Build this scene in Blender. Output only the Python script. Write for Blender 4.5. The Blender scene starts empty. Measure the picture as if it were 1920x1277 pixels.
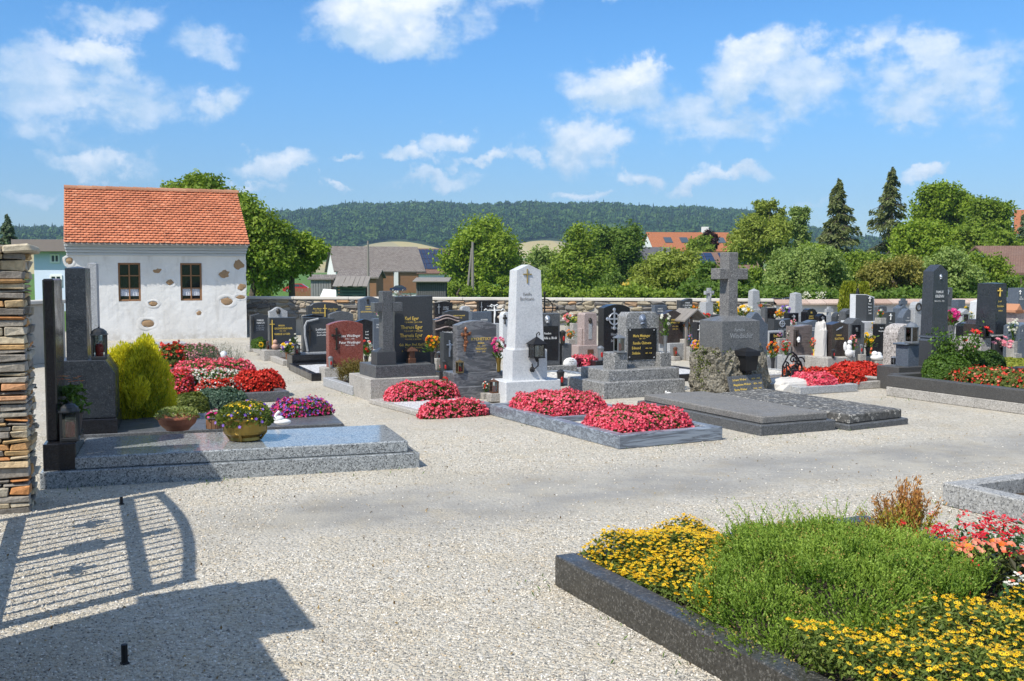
import bpy, math, random
import numpy as np
from mathutils import Vector, Matrix
R = math.radians
S = bpy.context.scene
COL = S.collection
rng = np.random.default_rng(7)
random.seed(7)

# ------------------------------------------------------------------ camera, sky, sun, exposure
EYE, FPX, HOR = 1.65, 1960.0, 515.0
PITCH = math.atan((638.5 - HOR) / FPX)
cam = bpy.data.cameras.new('camera')
cam.sensor_width = 36.0
cam.lens = 36.0 * FPX / 1920.0
cam.clip_end = 20000
cam.clip_start = 0.05
camo = bpy.data.objects.new('camera', cam)
COL.objects.link(camo)
camo.location = (0, 0, EYE)
camo.rotation_euler = (math.pi / 2 - PITCH, 0, 0)
S.camera = camo

SUN_EL = R(51)
SUN_H = Vector((-0.65, -0.76)).normalized()      # horizontal direction towards the sun
sun = bpy.data.lights.new('sun', 'SUN')
sun.energy = 4.1
sun.angle = R(0.53)
sun.color = (1.0, 0.94, 0.84)
suno = bpy.data.objects.new('sun', sun)
COL.objects.link(suno)
to_sun = Vector((SUN_H.x * math.cos(SUN_EL), SUN_H.y * math.cos(SUN_EL), math.sin(SUN_EL)))
suno.rotation_euler = to_sun.to_track_quat('Z', 'Y').to_euler()
suno.location = to_sun * 50

S.view_settings.view_transform = 'Standard'
S.view_settings.look = 'None'
S.view_settings.gamma = 1.0
S.view_settings.exposure = 0.53
S.view_settings.use_curve_mapping = False
S.cycles.max_bounces = 6
S.cycles.diffuse_bounces = 3
S.cycles.glossy_bounces = 3
S.cycles.transmission_bounces = 4
S.cycles.transparent_max_bounces = 8
S.cycles.volume_bounces = 0
S.cycles.use_denoising = True
S.cycles.caustics_reflective = False
S.cycles.caustics_refractive = False

W = bpy.data.worlds.new('World')
S.world = W
W.use_nodes = True

class NT:
    """small helper to write node trees"""
    def __init__(s, t):
        s.t = t; s.n = t.nodes; s.l = t.links
        s.n.clear()
    def add(s, typ, **kw):
        n = s.n.new(typ)
        for k, v in kw.items():
            setattr(n, k, v)
        return n
    def put(s, sock, v):
        if isinstance(v, bpy.types.NodeSocket):
            s.l.new(v, sock)
        elif isinstance(v, (tuple, list)) and len(v) == 3 and sock.type == 'RGBA':
            sock.default_value = (*v, 1)
        else:
            sock.default_value = v
    def math(s, op, a, b=0.0, clamp=False):
        n = s.add('ShaderNodeMath', operation=op); n.use_clamp = clamp
        s.put(n.inputs[0], a); s.put(n.inputs[1], b)
        return n.outputs[0]
    def vmath(s, op, a, b=(0, 0, 0), scale=None):
        n = s.add('ShaderNodeVectorMath', operation=op)
        s.put(n.inputs[0], a); s.put(n.inputs[1], b)
        if scale is not None: s.put(n.inputs[3], scale)
        return n.outputs[1] if op in ('LENGTH', 'DOT_PRODUCT') else n.outputs[0]
    def ramp(s, v, a, b, c=0.0, d=1.0, smooth=True):
        n = s.add('ShaderNodeMapRange')
        n.interpolation_type = 'SMOOTHSTEP' if smooth else 'LINEAR'
        s.put(n.inputs[0], v)
        for i, q in enumerate((a, b, c, d)): s.put(n.inputs[1 + i], q)
        return n.outputs[0]
    def mix(s, f, a, b, blend='MIX'):
        n = s.add('ShaderNodeMix', data_type='RGBA', blend_type=blend)
        s.put(n.inputs[0], f); s.put(n.inputs[6], a); s.put(n.inputs[7], b)
        return n.outputs[2]
    def noise(s, vec, scale, detail=4, rough=0.55, dist=0.0):
        n = s.add('ShaderNodeTexNoise')
        if vec is not None: s.put(n.inputs['Vector'], vec)
        s.put(n.inputs['Scale'], scale); s.put(n.inputs['Detail'], detail)
        s.put(n.inputs['Roughness'], rough); s.put(n.inputs['Distortion'], dist)
        return n.outputs[0]
    def voro(s, vec, scale, feature='F1', rand=1.0):
        n = s.add('ShaderNodeTexVoronoi', feature=feature)
        if vec is not None: s.put(n.inputs['Vector'], vec)
        s.put(n.inputs['Scale'], scale); s.put(n.inputs['Randomness'], rand)
        return n
    def colramp(s, v, stops, const=False):
        n = s.add('ShaderNodeValToRGB')
        cr = n.color_ramp
        if const: cr.interpolation = 'CONSTANT'
        while len(cr.elements) > 1: cr.elements.remove(cr.elements[-1])
        cr.elements[0].position = stops[0][0]; cr.elements[0].color = (*stops[0][1], 1)
        for p, c in stops[1:]:
            e = cr.elements.new(p); e.color = (*c, 1)
        s.put(n.inputs[0], v)
        return n.outputs[0]

def build_world():
    t = NT(W.node_tree)
    out = t.add('ShaderNodeOutputWorld')
    sky = t.add('ShaderNodeTexSky', sky_type='NISHITA')
    sky.sun_disc = False
    sky.sun_elevation = SUN_EL
    sky.sun_rotation = math.atan2(SUN_H.x, SUN_H.y)
    sky.altitude = 300; sky.air_density = 1.0; sky.dust_density = 0.15; sky.ozone_density = 2.2
    d = t.vmath('NORMALIZE', t.add('ShaderNodeTexCoord').outputs['Generated'])
    sep = t.add('ShaderNodeSeparateXYZ'); t.put(sep.inputs[0], d)
    az = t.math('ARCTAN2', sep.outputs[0], sep.outputs[1])
    el = t.math('ARCSINE', sep.outputs[2])
    comb = t.add('ShaderNodeCombineXYZ')
    t.put(comb.inputs[0], az); t.put(comb.inputs[1], el)
    p = comb.outputs[0]
    # warp the coordinates so that the clouds billow
    w1 = t.add('ShaderNodeTexNoise'); t.put(w1.inputs['Vector'], d); t.put(w1.inputs['Scale'], 17.0); t.put(w1.inputs['Detail'], 6.0); t.put(w1.inputs['Roughness'], 0.62)
    off = t.vmath('SCALE', t.vmath('SUBTRACT', w1.outputs[1], (0.5, 0.5, 0.5)), scale=0.085)
    pw = t.vmath('ADD', p, off)
    fbm = t.noise(t.vmath('MULTIPLY', p, (1, 1.5, 1)), 20.0, 9, 0.6)
    fbl = t.noise(t.vmath('ADD', t.vmath('MULTIPLY', p, (1, 1.5, 1)), (0.012, -0.012, 0)), 20.0, 9, 0.6)
    blobs = [  # px x, px y, rx, ry, weight
        (215, 50, 105, 40, .62), (390, 92, 110, 34, .5), (140, 170, 245, 78, .68), (190, 112, 105, 46, 1.0), (250, 190, 120, 46, .62),
        (20, 180, 90, 60, .6), (415, 200, 58, 48, .82), (90, 250, 170, 32, .46), (180, 300, 120, 30, .75), (240, 305, 30, 24, .7), (527, 318, 82, 28, .9),
        (750, 20, 185, 62, .95), (745, 75, 160, 48, .95), (690, 40, 90, 60, .9), (930, 10, 120, 30, .45), (1140, 12, 32, 28, .72), (1150, 168, 115, 54, 1.0),
        (1180, 150, 70, 42, 1.0), (1405, 118, 112, 60, 1.05), (1370, 150, 90, 60, .9), (1500, 170, 150, 60, .72), (1330, 225, 190, 50, .66), (1610, 110, 64, 62, .7), (1505, 82, 66, 26, .55),
        (1745, 165, 165, 92, .7), (1725, 110, 66, 58, .72), (1850, 175, 60, 42, .62), (1700, 215, 110, 28, .66), (1070, 265, 95, 46, .95), (1120, 282, 110, 36, .7), (985, 297, 50, 22, .65),
        (1195, 330, 62, 20, .82), (1365, 332, 72, 22, .9), (1310, 345, 70, 18, .75), (848, 258, 44, 24, .92), (790, 285, 56, 20, .92), (910, 303, 66, 18, .85),
        (820, 335, 100, 20, .72), (1743, 320, 52, 16, .88), (628, 360, 34, 13, .8), (480, 355, 70, 17, .72), (675, 308, 34, 12, .75), (1090, 358, 60, 12, .75),
        (50, 375, 60, 16, .5), (1470, 395, 90, 14, .4)]
    dens = None; topn = None
    for (x, y, rx, ry, a) in blobs:
        ca = math.atan((x - 960) / FPX); ce = math.atan((HOR - y) / FPX * math.cos(ca))
        q = t.vmath('MULTIPLY', t.vmath('SUBTRACT', pw, (ca, ce, 0)), (FPX / rx / 1.12, FPX / ry / 1.15, 0))
        ln = t.vmath('LENGTH', q)
        wgt = t.ramp(ln, 0.0, 1.35, a, 0.0, smooth=True)
        dens = wgt if dens is None else t.math('MAXIMUM', dens, wgt)
        if a >= .7:
            s2 = t.add('ShaderNodeSeparateXYZ'); t.put(s2.inputs[0], q)
            g = t.math('MULTIPLY', wgt, t.math('ADD', s2.outputs[1], 0.15))
            topn = g if topn is None else t.math('ADD', topn, g)
    # elsewhere in the sky: fair-weather clouds from noise alone, thickened to add fill light
    big = t.noise(t.vmath('MULTIPLY', d, (1, 1, 2.4)), 3.2, 5, 0.55)
    away = t.ramp(sep.outputs[1], 0.80, 0.60)
    up = t.ramp(el, 0.33, 0.42)
    els = t.math('MULTIPLY', t.ramp(big, 0.40, 0.60, 0, .95), t.math('MULTIPLY', t.math('MAXIMUM', away, up), t.ramp(el, 0.0, 0.1)))
    dens = t.math('MAXIMUM', dens, els)
    dd = t.math('ADD', dens, t.math('MULTIPLY', t.math('SUBTRACT', fbm, 0.5), 1.55))
    alpha = t.ramp(dd, 0.20, 0.66)
    alpha = t.math('MULTIPLY', alpha, t.ramp(dens, 0.02, 0.25))
    alpha = t.math('MULTIPLY', alpha, t.ramp(dens, 0.3, 0.95, 0.5, 0.93))
    lit = t.math('ADD', t.math('MULTIPLY', t.math('SUBTRACT', fbl, fbm), -2.6), 0.30)
    lit = t.math('ADD', lit, t.math('MULTIPLY', topn, 0.75), clamp=True)
    ccol = t.mix(lit, (3.6, 4.7, 5.9), (6.7, 6.9, 7.2))
    hsv = t.add('ShaderNodeHueSaturation'); t.put(hsv.inputs['Saturation'], 1.3); t.put(hsv.inputs['Value'], 1.0)
    t.put(hsv.inputs['Color'], sky.outputs[0])
    skyc = t.mix(1.0, hsv.outputs[0], t.mix(t.ramp(el, 0.0, 0.24), (0.46, 0.53, 0.68), (0.75, 0.91, 1.04)), 'MULTIPLY')
    col = t.mix(alpha, skyc, ccol)
    bg = t.add('ShaderNodeBackground')
    t.put(bg.inputs[0], col); t.put(bg.inputs[1], 0.115)
    t.l.new(bg.outputs[0], out.inputs[0])
build_world()
W.cycles.sampling_method = 'MANUAL'
W.cycles.sample_map_resolution = 512

# ------------------------------------------------------------------ picture geometry -> places
CP, SP = math.cos(PITCH), math.sin(PITCH)
def ray(px, py):
    a = (px - 960.0) / FPX; b = -(py - 638.5) / FPX
    return Vector((a, CP + b * SP, -SP + b * CP))
ORG = Vector((0, 0, EYE))
def G(px, py, z=0.0):
    d = ray(px, py)
    return ORG + d * ((z - EYE) / d.z)
def AT(px, py, Y):
    d = ray(px, py)
    return ORG + d * (Y / d.y)
def ROW(y):                       # distance of the ground seen at picture height y
    return G(960, y).y
ANG = R(25.5)
U = Vector((math.cos(ANG), math.sin(ANG), 0)); V = Vector((-math.sin(ANG), math.cos(ANG), 0))

# ------------------------------------------------------------------ mesh builder
def _box_faces():
    f = []
    for a in range(3):
        b, c = [i for i in range(3) if i != a]
        for s in (0, 1):
            cs = [(s << a) | (i << b) | (j << c) for i, j in ((0, 0), (1, 0), (1, 1), (0, 1))]
            f.append([k * 3 + a for k in cs])
        for i in (0, 1):
            for j in (0, 1):
                k0 = (i << b) | (j << c); k1 = k0 | (1 << a)
                f.append([k0 * 3 + b, k1 * 3 + b, k1 * 3 + c, k0 * 3 + c])
    for k in range(8): f.append([k * 3, k * 3 + 1, k * 3 + 2])
    return f
_SG = np.array([[1 if k >> i & 1 else -1 for i in range(3)] for k in range(8)], float)
def _box_verts(h, b):
    v = np.zeros((24, 3))
    for k in range(8):
        for a in range(3):
            q = np.array(h, float) - b; q[a] = h[a]
            v[k * 3 + a] = q * _SG[k]
    return v
_BF = []
_bv = _box_verts((1, 1, 1), .2)
for _f in _box_faces():
    p = _bv[_f]; n = np.cross(p[1] - p[0], p[2] - p[0])
    _BF.append(_f if np.dot(n, p.mean(0)) > 0 else _f[::-1])
_BQ = np.array([f for f in _BF if len(f) == 4]); _BT = np.array([f for f in _BF if len(f) == 3])

def rotz(v, a):
    c, s = math.cos(a), math.sin(a)
    v = np.asarray(v, float)
    return np.stack([v[:, 0] * c - v[:, 1] * s, v[:, 0] * s + v[:, 1] * c, v[:, 2]], 1)

class MB:
    def __init__(s):
        s.v = []; s.f = []; s.t = []; s.m = []; s.n = 0
    def add(s, v, faces, mi=0, t=0.5):
        v = np.asarray(v, float)
        s.v.append(v)
        for f in faces:
            f = np.asarray(f, int)
            if f.ndim == 1: f = f[None]
            if len(f) == 0: continue
            s.f.append(f + s.n)
            tt = np.asarray(t, float)
            s.t.append(np.full(len(f), float(tt)) if tt.ndim == 0 or len(tt) != len(f) else tt)
            s.m.append(np.full(len(f), mi, int))
        s.n += len(v)
        return s
    def box(s, c, size, rz=0.0, b=0.0, mi=0, t=0.5, jit=0.0, rot=None):
        h = np.array(size, float) / 2
        b = min(b, *(h * .9)) if b else min(0.0004, h.min() * .3)
        v = _box_verts(h, b)
        if jit:
            v = v + np.repeat(rng.normal(0, jit, (8, 3)), 3, 0)
        if rot is not None: v = v @ np.array(rot).T
        if rz: v = rotz(v, rz)
        return s.add(v + np.array(c, float), [_BQ, _BT], mi, t)
    def prism(s, o, y0, y1, b=0.01, mi=0, t=0.5):
        """outline o (x, z) counter-clockwise as seen from -y, front at y0"""
        o = np.asarray(o, float); n = len(o)
        pr = np.roll(o, 1, 0); nx = np.roll(o, -1, 0)
        e1 = o - pr; e2 = nx - o
        e1 /= np.linalg.norm(e1, axis=1)[:, None] + 1e-9; e2 /= np.linalg.norm(e2, axis=1)[:, None] + 1e-9
        n1 = np.stack([-e1[:, 1], e1[:, 0]], 1); n2 = np.stack([-e2[:, 1], e2[:, 0]], 1)
        m = n1 + n2; m /= (m * m).sum(1)[:, None] / 2 + 1e-6
        i = o + np.clip(m, -2, 2) * b
        A = np.c_[i[:, 0], np.full(n, y0), i[:, 1]]; B = np.c_[o[:, 0], np.full(n, y0 + b), o[:, 1]]
        C = np.c_[o[:, 0], np.full(n, y1), o[:, 1]]
        k = np.arange(n); k2 = np.roll(k, -1)
        return s.add(np.r_[A, B, C], [k, np.c_[k, k + n, k2 + n, k2], np.c_[k + n, k + 2 * n, k2 + 2 * n, k2 + n], (k + 2 * n)[::-1]], mi, t)
    def frustum(s, x0, x1, y0, y1, z0, z1, k=1.0, cap=0.0, gable=False, mi=0, t=0.5):
        cx, cy = (x0 + x1) / 2, (y0 + y1) / 2
        q = [(x0, y0), (x1, y0), (x1, y1), (x0, y1)]
        B = [(x, y, z0) for x, y in q]; T = [(cx + (x - cx) * k, cy + (y - cy) * k, z1) for x, y in q]
        v = B + T
        f = [[0, 1, 5, 4], [1, 2, 6, 5], [2, 3, 7, 6], [3, 0, 4, 7], [3, 2, 1, 0]]
        if cap and gable:
            v += [(cx, T[0][1] , z1 + cap), (cx, T[2][1], z1 + cap)]
            s.add(v, [np.array(f), np.array([[5, 6, 9, 8], [7, 4, 8, 9]]), np.array([[4, 5, 8], [6, 7, 9]])], mi, t)
        elif cap:
            v += [(cx, cy, z1 + cap)]
            s.add(v, [np.array(f), np.array([[4, 5, 8], [5, 6, 8], [6, 7, 8], [7, 4, 8]])], mi, t)
        else:
            s.add(v, [np.array(f + [[4, 5, 6, 7]])], mi, t)
        return s
    def tube(s, pts, rad, seg=6, mi=0, t=0.5):
        pts = [Vector(p) for p in pts]; n = len(pts)
        if not hasattr(rad, '__len__'): rad = [rad] * n
        v = []
        for i, p in enumerate(pts):
            d = (pts[min(i + 1, n - 1)] - pts[max(i - 1, 0)]).normalized()
            a = d.orthogonal().normalized() if i == 0 else (a - d * a.dot(d)).normalized()
            b = d.cross(a)
            for j in range(seg):
                w = 2 * math.pi * j / seg
                v.append(p + (a * math.cos(w) + b * math.sin(w)) * rad[i])
        f = []
        for i in range(n - 1):
            for j in range(seg):
                j2 = (j + 1) % seg
                f.append([i * seg + j, i * seg + j2, (i + 1) * seg + j2, (i + 1) * seg + j])
        return s.add(v, [np.array(f), np.arange(seg)[::-1], np.arange(seg) + (n - 1) * seg], mi, t)
    def lathe(s, prof, seg=16, c=(0, 0, 0), mi=0, t=0.5, sx=1.0, sy=1.0):
        a = np.arange(seg) * 2 * math.pi / seg
        v = np.concatenate([np.c_[np.cos(a) * r * sx, np.sin(a) * r * sy, np.full(seg, z)] for r, z in prof]) + np.array(c, float)
        f = []; n = len(prof)
        for i in range(n - 1):
            for j in range(seg):
                j2 = (j + 1) % seg
                f.append([i * seg + j, i * seg + j2, (i + 1) * seg + j2, (i + 1) * seg + j])
        return s.add(v, [np.array(f), np.arange(seg)[::-1], np.arange(seg) + (n - 1) * seg], mi, t)
    def ball(s, c, r, seg=8, mi=0, t=0.5, rough=0.0, rz=0.0):
        r = np.array(r if hasattr(r, '__len__') else (r, r, r), float)
        rings = max(4, seg // 2 + 1); v = []
        for i in range(rings + 1):
            th = math.pi * (i / rings) * .98 + .01 * math.pi
            for j in range(seg):
                ph = 2 * math.pi * j / seg
                v.append((math.sin(th) * math.cos(ph), math.sin(th) * math.sin(ph), math.cos(th)))
        v = np.array(v)
        if rough: v = v * (1 + rng.normal(0, rough, (len(v), 1)))
        v = v * r
        if rz: v = rotz(v, rz)
        f = []
        for i in range(rings):
            for j in range(seg):
                j2 = (j + 1) % seg
                f.append([i * seg + j, (i + 1) * seg + j, (i + 1) * seg + j2, i * seg + j2])
        return s.add(v + np.array(c, float), [np.array(f), np.arange(seg), (np.arange(seg) + rings * seg)[::-1]], mi, t)
    def cards(s, c, L, Wd, d=None, n=None, mi=0, t=None, bend=0.0):
        """leaf quads: centres c, lengths L, widths Wd, directions d, normals n (random where left out)"""
        N = len(c); c = np.asarray(c, float)
        if N == 0: return s
        rn = lambda: rng.normal(size=(N, 3))
        d = rn() if d is None else np.asarray(d, float)
        d = d / (np.linalg.norm(d, axis=1)[:, None] + 1e-9)
        n = rn() if n is None else np.asarray(n, float)
        sd = np.cross(d, n); sd /= np.linalg.norm(sd, axis=1)[:, None] + 1e-9
        nn = np.cross(sd, d)
        L = np.broadcast_to(np.asarray(L, float).reshape(-1, 1), (N, 1)); Wd = np.broadcast_to(np.asarray(Wd, float).reshape(-1, 1), (N, 1))
        a = c - d * L / 2; b = c + d * L / 2
        m = c + d * L * .05 + nn * bend * L
        v = np.stack([a, m + sd * Wd / 2, b, m - sd * Wd / 2], 1).reshape(-1, 3)
        f = np.arange(N * 4).reshape(N, 4)
        if t is None: t = rng.random(N)
        return s.add(v, [f], mi, t)
    def stars(s, c, r, n=None, k=5, mi=0, t=None, cup=0.15, inner=0.6):
        """flower heads: k petals each, centres c, radii r, facing n"""
        N = len(c); c = np.asarray(c, float)
        if N == 0: return s
        n = np.tile([0, 0, 1.0], (N, 1)) if n is None else np.asarray(n, float)
        n = n / np.linalg.norm(n, axis=1)[:, None]
        a = np.cross(n, rng.normal(size=(N, 3))); a /= np.linalg.norm(a, axis=1)[:, None] + 1e-9
        b = np.cross(n, a)
        r = np.broadcast_to(np.asarray(r, float).reshape(-1, 1), (N, 1))
        vs = [c]
        for j in range(2 * k):
            w = math.pi * j / k; rr = r * (1.0 if j % 2 == 0 else inner)
            vs.append(c + a * math.cos(w) * rr + b * math.sin(w) * rr + n * rr * cup)
        v = np.stack(vs, 1).reshape(-1, 3); K = 2 * k + 1
        base = np.arange(N)[:, None] * K
        if t is None: t = rng.random(N)
        fs = []
        for j in range(k):
            j1 = 1 + (2 * j - 1) % (2 * k); j2 = 1 + 2 * j; j3 = 1 + (2 * j + 1) % (2 * k)
            fs.append(np.c_[base[:, 0], base[:, 0] + j1, base[:, 0] + j2, base[:, 0] + j3])
        return s.add(v, fs, mi, t)
    def mesh(s, name, mats, smooth=False):
        me = bpy.data.meshes.new(name)
        v = np.concatenate(s.v); fl = s.f
        tot = np.concatenate([np.full(len(f), f.shape[1]) for f in fl])
        loops = np.concatenate([f.ravel() for f in fl])
        me.vertices.add(len(v)); me.vertices.foreach_set('co', v.astype(np.float32).ravel())
        me.loops.add(len(loops)); me.loops.foreach_set('vertex_index', loops.astype(np.int32))
        me.polygons.add(len(tot))
        st = np.r_[0, np.cumsum(tot)[:-1]]
        me.polygons.foreach_set('loop_start', st.astype(np.int32))
        me.polygons.foreach_set('loop_total', tot.astype(np.int32))
        me.polygons.foreach_set('material_index', np.concatenate(s.m).astype(np.int32))
        me.polygons.foreach_set('use_smooth', np.full(len(tot), smooth))
        at = me.attributes.new('tint', 'FLOAT', 'FACE')
        at.data.foreach_set('value', np.concatenate(s.t).astype(np.float32))
        for m in (mats if isinstance(mats, (list, tuple)) else [mats]): me.materials.append(m)
        me.update(calc_edges=True)
        return me
    def build(s, name, mats, parent=None, smooth=False, **props):
        o = bpy.data.objects.new(name, s.mesh(name, mats, smooth))
        COL.objects.link(o)
        if parent is not None: o.parent = parent
        for k, v in props.items(): o[k] = v
        return o

LABELS = set()
def tag(o, label, cat, group=None):
    o['label'] = label; o['category'] = cat
    if group: o['group'] = group
    return o
def thing(name, label, cat, loc=(0, 0, 0), rz=0.0, group=None):
    o = bpy.data.objects.new(name, None); COL.objects.link(o)
    o.empty_display_size = .1
    o.location = loc; o.rotation_euler = (0, 0, rz)
    return tag(o, label, cat, group)
def link_copy(o, parent=None):
    c = o.copy(); COL.objects.link(c)
    if parent is not None: c.parent = parent
    return c

# ------------------------------------------------------------------ materials
MATS = {}
def newmat(name):
    m = bpy.data.materials.new(name); m.use_nodes = True
    t = NT(m.node_tree)
    out = t.add('ShaderNodeOutputMaterial')
    return m, t, out
def principled(t, out, col, rough=0.6, bump=None, bstr=0.3, bdist=0.01, spec=0.4, metal=0.0, coat=0.0):
    p = t.add('ShaderNodeBsdfPrincipled')
    t.put(p.inputs['Base Color'], col); t.put(p.inputs['Roughness'], rough)
    t.put(p.inputs['Specular IOR Level'], spec); t.put(p.inputs['Metallic'], metal)
    if coat: t.put(p.inputs['Coat Weight'], coat)
    if bump is not None:
        b = t.add('ShaderNodeBump'); t.put(b.inputs['Height'], bump)
        t.put(b.inputs['Strength'], bstr); t.put(b.inputs['Distance'], bdist)
        t.l.new(b.outputs[0], p.inputs['Normal'])
    t.l.new(p.outputs[0], out.inputs[0])
    return p
def obj_coord(t): return t.add('ShaderNodeTexCoord').outputs['Object']
def world_coord(t): return t.add('ShaderNodeNewGeometry').outputs['Position']
def plain(name, c, rough=0.6, metal=0.0, spec=0.4, var=0.12, scale=6.0, bump=0.0, coat=0.0):
    if name in MATS: return MATS[name]
    m, t, out = newmat(name); v = obj_coord(t)
    n = t.noise(v, scale, 5, 0.6)
    a = tuple(x * (1 - var) for x in c); b = tuple(min(1, x * (1 + var)) for x in c)
    n2 = t.noise(v, scale * 12, 3, 0.6)
    col = t.mix(t.math('ADD', t.math('MULTIPLY', n, .6), t.math('MULTIPLY', n2, .4)), a, b)
    principled(t, out, col, rough, t.noise(v, scale * 8, 4) if bump else None, bump, .01, spec, metal, coat)
    MATS[name] = m; return m
def granite(name, base, dark, light, rough=0.25, scale=95.0, cover=.35, stain=0.15, bump=0.0, spec=.5):
    """speckled stone: crystals in three tones and faint weathering"""
    if name in MATS: return MATS[name]
    m, t, out = newmat(name); v = obj_coord(t)
    vo = t.voro(v, scale)
    r = t.add('ShaderNodeSeparateColor'); t.put(r.inputs[0], vo.outputs['Color'])
    vo2 = t.voro(v, scale * 2.3); r2 = t.add('ShaderNodeSeparateColor'); t.put(r2.inputs[0], vo2.outputs['Color'])
    k = t.math('ADD', t.math('MULTIPLY', r.outputs[0], .6), t.math('MULTIPLY', r2.outputs[1], .4))
    col = t.colramp(k, [(0.0, dark), (.28, dark), (.30 + .1 * (1 - cover), base), (.72, base), (.80, light), (1, light)])
    w = t.noise(v, 2.2, 6, .65)
    col = t.mix(t.ramp(w, .45, .75, 0, stain), col, tuple(x * .5 + .004 for x in base))
    dr = t.noise(t.vmath('MULTIPLY', v, (14, 14, 1.0)), 1.6, 5, .65)
    col = t.mix(t.ramp(dr, .55, .8, 0, stain * .8), col, tuple(min(1, x * 1.3 + .008) for x in base))
    ro = t.ramp(t.noise(v, 5, 4), .3, .7, rough * .75, min(1, rough * 1.35))
    principled(t, out, col, ro, t.noise(v, 60, 4) if bump else None, bump, .01, spec)
    MATS[name] = m; return m
def marble(name, a, b, c, scale=5.0, rough=.3, axis=(1, 3, 9), dist=6.0, tilt=0.4):
    if name in MATS: return MATS[name]
    m, t, out = newmat(name); v = obj_coord(t)
    mp = t.add('ShaderNodeMapping'); t.put(mp.inputs['Vector'], v); mp.inputs['Rotation'].default_value = (tilt, tilt * .7, .3)
    mp.inputs['Scale'].default_value = axis
    n = t.noise(mp.outputs[0], scale, 8, .62, dist * .2)
    col = t.colramp(n, [(.25, a), (.45, b), (.53, c), (.6, b), (.78, a)])
    g = t.noise(v, 120, 2); col = t.mix(t.math('MULTIPLY', g, .25), col, tuple(x * .6 for x in b))
    principled(t, out, col, rough, None, spec=.5)
    MATS[name] = m; return m
def leafmat(name, a, b, trans=.35, rough=.5, spec=.25):
    """leaves, needles, petals: the two tones of the plant, spread by leaf"""
    if name in MATS: return MATS[name]
    m, t, out = newmat(name)
    at = t.add('ShaderNodeAttribute', attribute_name='tint')
    col = t.mix(at.outputs['Fac'], a, b)
    p = t.add('ShaderNodeBsdfPrincipled'); t.put(p.inputs['Base Color'], col); t.put(p.inputs['Roughness'], rough); t.put(p.inputs['Specular IOR Level'], spec)
    tr = t.add('ShaderNodeBsdfTranslucent'); t.put(tr.inputs[0], t.mix(1.0, col, (1.0, 1.0, .55), 'MULTIPLY'))
    mx = t.add('ShaderNodeMixShader'); mx.inputs[0].default_value = trans
    t.l.new(p.outputs[0], mx.inputs[1]); t.l.new(tr.outputs[0], mx.inputs[2]); t.l.new(mx.outputs[0], out.inputs[0])
    MATS[name] = m; return m
def tinted(name, a, b, rough=.8, spec=.2, nscale=30.0, bump=.3, var=.25):
    """stone or tile pieces: each piece its own tone between a and b, with grain"""
    if name in MATS: return MATS[name]
    m, t, out = newmat(name); v = world_coord(t)
    at = t.add('ShaderNodeAttribute', attribute_name='tint')
    col = t.mix(at.outputs['Fac'], a, b) if not isinstance(a, list) else t.colramp(at.outputs['Fac'], a)
    n = t.noise(v, nscale, 5, .65)
    col = t.mix(t.ramp(n, .3, .75, 0, var * 2), col, t.mix(1.0, col, (.45, .42, .40), 'MULTIPLY'))
    principled(t, out, col, rough, n, bump, .02, spec)
    MATS[name] = m; return m
def glassmat(name, c=(.9, .95, .95), rough=.02):
    if name in MATS: return MATS[name]
    m, t, out = newmat(name)
    g = t.add('ShaderNodeBsdfGlossy'); g.inputs['Roughness'].default_value = rough
    tr = t.add('ShaderNodeBsdfTransparent'); t.put(tr.inputs[0], c)
    fr = t.add('ShaderNodeFresnel'); fr.inputs[0].default_value = 1.45
    mx = t.add('ShaderNodeMixShader'); t.l.new(t.math('ADD', fr.outputs[0], .04), mx.inputs[0])
    t.l.new(tr.outputs[0], mx.inputs[1]); t.l.new(g.outputs[0], mx.inputs[2]); t.l.new(mx.outputs[0], out.inputs[0])
    MATS[name] = m; return m

# stones of the graves
BLK = granite('black_granite', (.012, .0125, .015), (.007, .007, .009), (.028, .028, .032), .2, 220, stain=.1)
SLT = granite('dark_slate', (.040, .044, .048), (.027, .029, .032), (.066, .07, .075), .4, 180, stain=.25)
SPK = granite('white_flecked_black', (.022, .026, .032), (.015, .018, .023), (.085, .095, .105), .3, 150, cover=.1, stain=.1)
DGR = granite('dark_grey_granite', (.085, .09, .095), (.04, .042, .045), (.16, .165, .17), .45, 110, stain=.3)
MGR = granite('salt_and_pepper_granite', (.22, .22, .215), (.06, .062, .065), (.46, .46, .45), .5, 70, cover=.8, stain=.25, bump=.15)
LGR = granite('light_grey_granite', (.34, .35, .36), (.2, .21, .22), (.5, .51, .52), .55, 120, stain=.2)
SLABG = granite('pale_polished_granite', (.27, .29, .30), (.07, .075, .08), (.48, .5, .5), .12, 95, cover=.7, stain=.06)
BLU = granite('blue_grey_granite', (.085, .105, .135), (.05, .062, .08), (.16, .185, .22), .35, 150, stain=.2)
RED = granite('red_granite', (.22, .062, .046), (.12, .03, .025), (.32, .13, .10), .3, 110, cover=.5, stain=.1)
PNK = granite('pinkish_stone', (.33, .26, .24), (.22, .17, .16), (.45, .38, .36), .7, 90, stain=.3, bump=.15)
BRN = granite('brown_black_granite', (.042, .034, .032), (.02, .017, .016), (.09, .07, .065), .2, 140, stain=.1)
WHT = granite('white_marble', (.55, .565, .58), (.46, .48, .50), (.63, .64, .65), .5, 60, stain=.3)
CON = granite('weathered_concrete', (.36, .34, .31), (.22, .21, .19), (.5, .48, .45), .85, 80, cover=.6, stain=.5, bump=.3)
TER = granite('dark_terrazzo', (.165, .16, .152), (.09, .088, .084), (.26, .25, .24), .8, 100, cover=.5, stain=.3, bump=.2)
CHA = granite('charcoal_kerb', (.062, .060, .057), (.04, .039, .037), (.10, .097, .092), .6, 130, stain=.3)
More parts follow.
